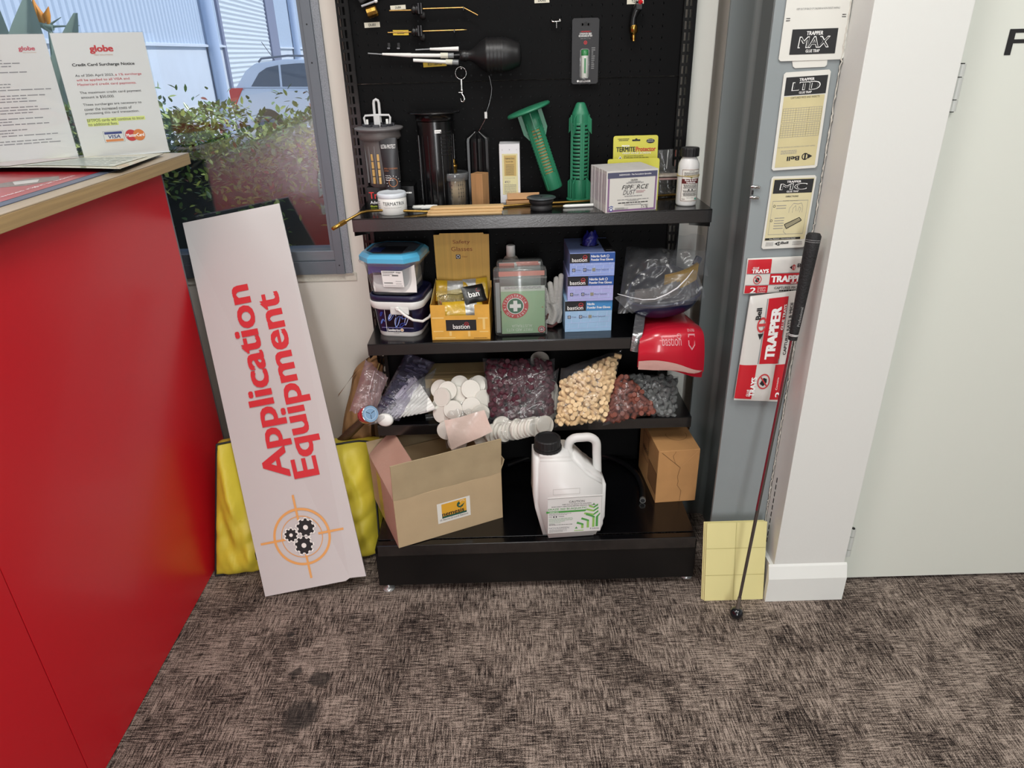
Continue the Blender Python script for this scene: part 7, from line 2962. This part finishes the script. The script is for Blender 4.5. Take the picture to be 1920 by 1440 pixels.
# glue tray packets
pkw = mat('packet_white_film', 'd6d5d0', .3, coat=.5, bump=.25, bscale=30)
pkr = mat('packet_red', 'c3202d', .3, coat=.4)
pkg = mat('packet_grey_line', '8c8e90', .4)
def tray_packet(bl, br, tl, tr, label, draw, th=.010, y0=CY-.001):
    c = [P(x, y, 1, y0-.004) for x, y in (bl, br, tl, tr)]
    o = c[0].copy()
    c = [p_-o for p_ in c]
    def q(u, v, z=0):
        e = (max(0, 1-abs(2*u-1)**4)*max(0, 1-abs(2*v-1)**4))**.5
        p_ = (c[0]*(1-u)+c[1]*u)*(1-v)+(c[2]*(1-u)+c[3]*u)*v
        return p_+V((0, -th*e*.45-.0004*math.sin(u*21+v*13)*e-z, 0))
    t = T('glue_tray_packet', label, 'packet', o)
    m = MB()
    m.grid(lambda u, v: q(u, v), 24, 24, pkw)
    m.grid(lambda u, v: (c[0]*(1-u)+c[1]*u)*(1-v)+(c[2]*(1-u)+c[3]*u)*v+V((0, .003, 0)), 4, 4, pkw)
    for a, b in (((0, 0), (1, 0)), ((1, 0), (1, 1)), ((1, 1), (0, 1)), ((0, 1), (0, 0))):
        m.grid(lambda u, v: (c[0]*(1-(a[0]+(b[0]-a[0])*u))+c[1]*(a[0]+(b[0]-a[0])*u))*(1-(a[1]+(b[1]-a[1])*u))+(c[2]*(1-(a[0]+(b[0]-a[0])*u))+c[3]*(a[0]+(b[0]-a[0])*u))*(a[1]+(b[1]-a[1])*u)+V((0, .003*v, 0)), 20, 1, pkw)
    m.build('packet_film', t)
    m = MB()
    def area(x0, y0_, x1, y1, mm, z=.0006):
        m.grid(lambda u, v: q(x0+(x1-x0)*u, y0_+(y1-y0_)*v, z), 10, 10, mm)
    draw(m, q, area)
    m.build('packet_print', t)
    return t
def no_rodent(m, f, cx, cy, s, ax):
    m.disc(cx, cy, s, kred, f, .0010, 26, s*.82, sx=ax)
    m.poly([(cx-s*.6*ax, cy-s*.3), (cx-s*.1*ax, cy+s*.5), (cx+s*.45*ax, cy+s*.35), (cx+s*.5*ax, cy-s*.1), (cx, cy-s*.6)], K, f, .0012)
    m.poly([(cx-s*.62*ax, cy+s*.48), (cx-s*.48*ax, cy+s*.62), (cx+s*.62*ax, cy-s*.48), (cx+s*.48*ax, cy-s*.62)], kred, f, .0014)
def d_small(m, q, area):
    Q = lambda x, y, z=0: q(x, y, z+.0016)
    area(.01, .58, .41, .97, pkr)
    area(.41, .26, 1, .56, pkr)
    area(.01, .02, .40, .24, pkr)
    area(.01, .56, 1, .58, pkg)
    area(.01, .24, 1, .26, pkg)
    m.text('GLUE', Q, .10, .72, .05, KW, w=.10, bold=.03)
    m.text('TRAYS', Q, .09, .60, .10, KW, w=.28, bold=.06)
    m.text('TRAPPER', Q, .44, .33, .17, KW, w=.60, bold=.07)
    m.text('GLUE TRAYS', Q, .78, .275, .045, KW, w=.24, bold=.03)
    m.text('CAPTURES MICE', Q, .51, .13, .07, K, w=.42, bold=.02)
    m.dash(Q, .60, .97, .06, .04, K, 3)
    m.text('2', Q, .10, .03, .16, KW, w=.09, bold=.03)
    for i, s2 in enumerate(('Contains', '2 Glue', 'Trays')):
        m.text(s2, Q, .22, .16-i*.065, .045, KW, w=.14)
    no_rodent(m, q, .20, .41, .13, .55)
    bell(m, q, .80, .72, .15, K, kred, ax=.45)
    m.text('Bell', Q, .86, .72, .10, K, w=.16, bold=.03)
def d_large(m, q, area):
    # writing runs upwards
    Q = lambda x, y, z=0: q(1-y, x, z+.0016)
    area(.40, .37, .82, .965, pkr)
    area(.0, .02, .36, .36, pkr)
    area(.76, .02, 1, .36, pkr)
    for x in (.375, .815):
        area(x-.01, .37, x+.012, .965, pkg)
    m.text('TRAPPER', Q, .41, .30, .17, KW, w=.44, bold=.07) if False else m.text('TRAPPER', Q, .42, .31, .19, KW, w=.46, bold=.08)
    m.text('GLUE TRAYS', Q, .68, .20, .055, KW, w=.22, bold=.05)
    m.text('CAPTURES RATS & MICE', Q, .45, .055, .065, K, w=.46, bold=.03)
    m.text('Bell', Q, .79, .72, .11, K, w=.10, bold=.04)
    m.disc(.33, .735, .070, kred, q, .0010, 24, .050, sx=1.5)
    m.poly([(.27, .655), (.39, .655), (.33, .60)][::-1], K, q, .0012)
    m.rect(.26, .722, .40, .748, kred, q, .0011)
    m.text('GLUE', Q, .05, .72, .05, KW, w=.07, bold=.03)
    m.text('TRAYS', Q, .05, .60-.02, .10, KW, w=.18, bold=.06) if False else m.text('TRAYS', Q, .05, .60, .11, KW, w=.19, bold=.06)
    no_rodent(m, q, .56, .20, .075, 1.8)
    m.text('2', Q, .05, .02, .12, KW, w=.05, bold=.03)
    m.text('Contains', Q, .12, .12, .04, KW, w=.12)
tray_packet((1394, 551), (1502, 548), (1402, 485), (1512, 480), 'small white and red glue tray packet for mice on the column', d_small, .008)
tray_packet((1376, 750), (1462, 753), (1407, 556), (1495, 545), 'large white and red glue tray packet for rats and mice, turned on its side', d_large, .012, CY-.012)

# retriever shaft with golf grip and ball tip
b = P(1381, 1149, 2, .018)
tp0, tp1 = P(1489, 637, 1, 1.478), P(1527, 437, 1, 1.50)
t = T('ball_retriever', 'thin steel shaft with black golf grip and black ball foot leaning on the pier', 'stick', V((b.x, b.y, 0)))
o = V((b.x, b.y, 0))
dirn = (tp1-b).normalized()
Ls = (tp1-b).length
gs = (tp0-b).length
m = MB()
m.tube([b-o, b-o+dirn*gs], [.0040, .0052], mat('shaft_steel', '7d7673', .22, .85), 12)
m.tube([b-o+dirn*.012, b-o+dirn*.05], [.006, .005], mat('ferrule_tan', '5f574f', .5), 12)
m.build('shaft', t)
m = MB()
m.tube([b-o+dirn*(gs-.45), b-o+dirn*(gs-.002)], [.0028, .0032], mat('shaft_red_reflection', '7b2430', .3, .4), 12)  # thin red tube painting the red reflection along the plain steel shaft
for q_ in m.v:
    pass
m.v = [tuple(V(v)+V((-.0030, -.0012, 0))) for v in m.v]
m.build('red_reflection', t)
m = MB()
gp = mat('grip_rubber', '151517', .7, bump=.5, bscale=260)
m.tube([b-o+dirn*gs, b-o+dirn*(gs+.03), b-o+dirn*(Ls-.05), b-o+dirn*(Ls-.006), b-o+dirn*Ls], [.0100, .0112, .0152, .0160, .012], gp, 20)
for s2, rr_ in ((.010, .0106), (.013, .0108)):
    m.tube([b-o+dirn*(gs+s2), b-o+dirn*(gs+s2+.0012)], rr_, KW, 20)
for s2 in (.014, .018):
    m.tube([b-o+dirn*(Ls-s2), b-o+dirn*(Ls-s2-.001)], .0163, KG, 20)
side_ = dirn.cross(V((0, -1, 0))).normalized()
gfn = V((0, -1, 0))
gfn = (gfn-dirn*gfn.dot(dirn)).normalized()
m.text('Professional', lambda x, y, z=0: b-o+dirn*(gs+.035+x)+side_*(-y)+gfn*(.0126+z), .0, -.004, .006, KG, w=.045, bold=.01)
m.build('grip', t)
m = MB()
bm = bmesh.new()
bmesh.ops.create_icosphere(bm, subdivisions=4, radius=.0175)
for v in bm.verts:
    v.co = v.co+(b-o)
m.addbm(bm, mat('ball_black', '0d1118', .12, coat=.5), True)
m.build('ball_foot', t)

# yellow boards leaning on the column
a, b_ = P(1319, 1127, 2, 0), P(1430, 1126, 2, 0)
w = b_.x-a.x
tl = P(1313, 982, 1, 1.525)
yl = mat('glue_board_yellow', 'ded698', .45, coat=.2, var=.015, vscale=10)
ln_ = mat('score_line', 'a39b5e', .6)
hgt = math.hypot(tl.z, tl.y-a.y)
lean = math.atan2(tl.y-a.y, tl.z)
for k in range(3):
    m = MB()
    m.box((w/2, .0008, hgt/2), (w, .0016, hgt), yl, .0003)
    m.bb(-.0004, 0, .0002, .0016, 0, hgt, mat('board_kraft_edge', '9b7b52', .8))
    if k == 0:
        f = fr((0, 0, 0))
        m.rect(w*.485, 0, w*.489, hgt, ln_, f)
        m.rect(w*.497, 0, w*.499, hgt, ln_, f)
        for yy in (.33, .675):
            m.rect(0, hgt*yy, w, hgt*yy+.0008, ln_, f)
    one(m, 'yellow_glue_board', ('front yellow scored board leaning at the foot of the column', 'middle yellow board of the leaning three, edge showing', 'rear yellow board of the leaning three, edge showing')[k], 'board', (a.x-.0035*k+.002, a.y+.0035*k, .0006), (-lean, 0, 0))
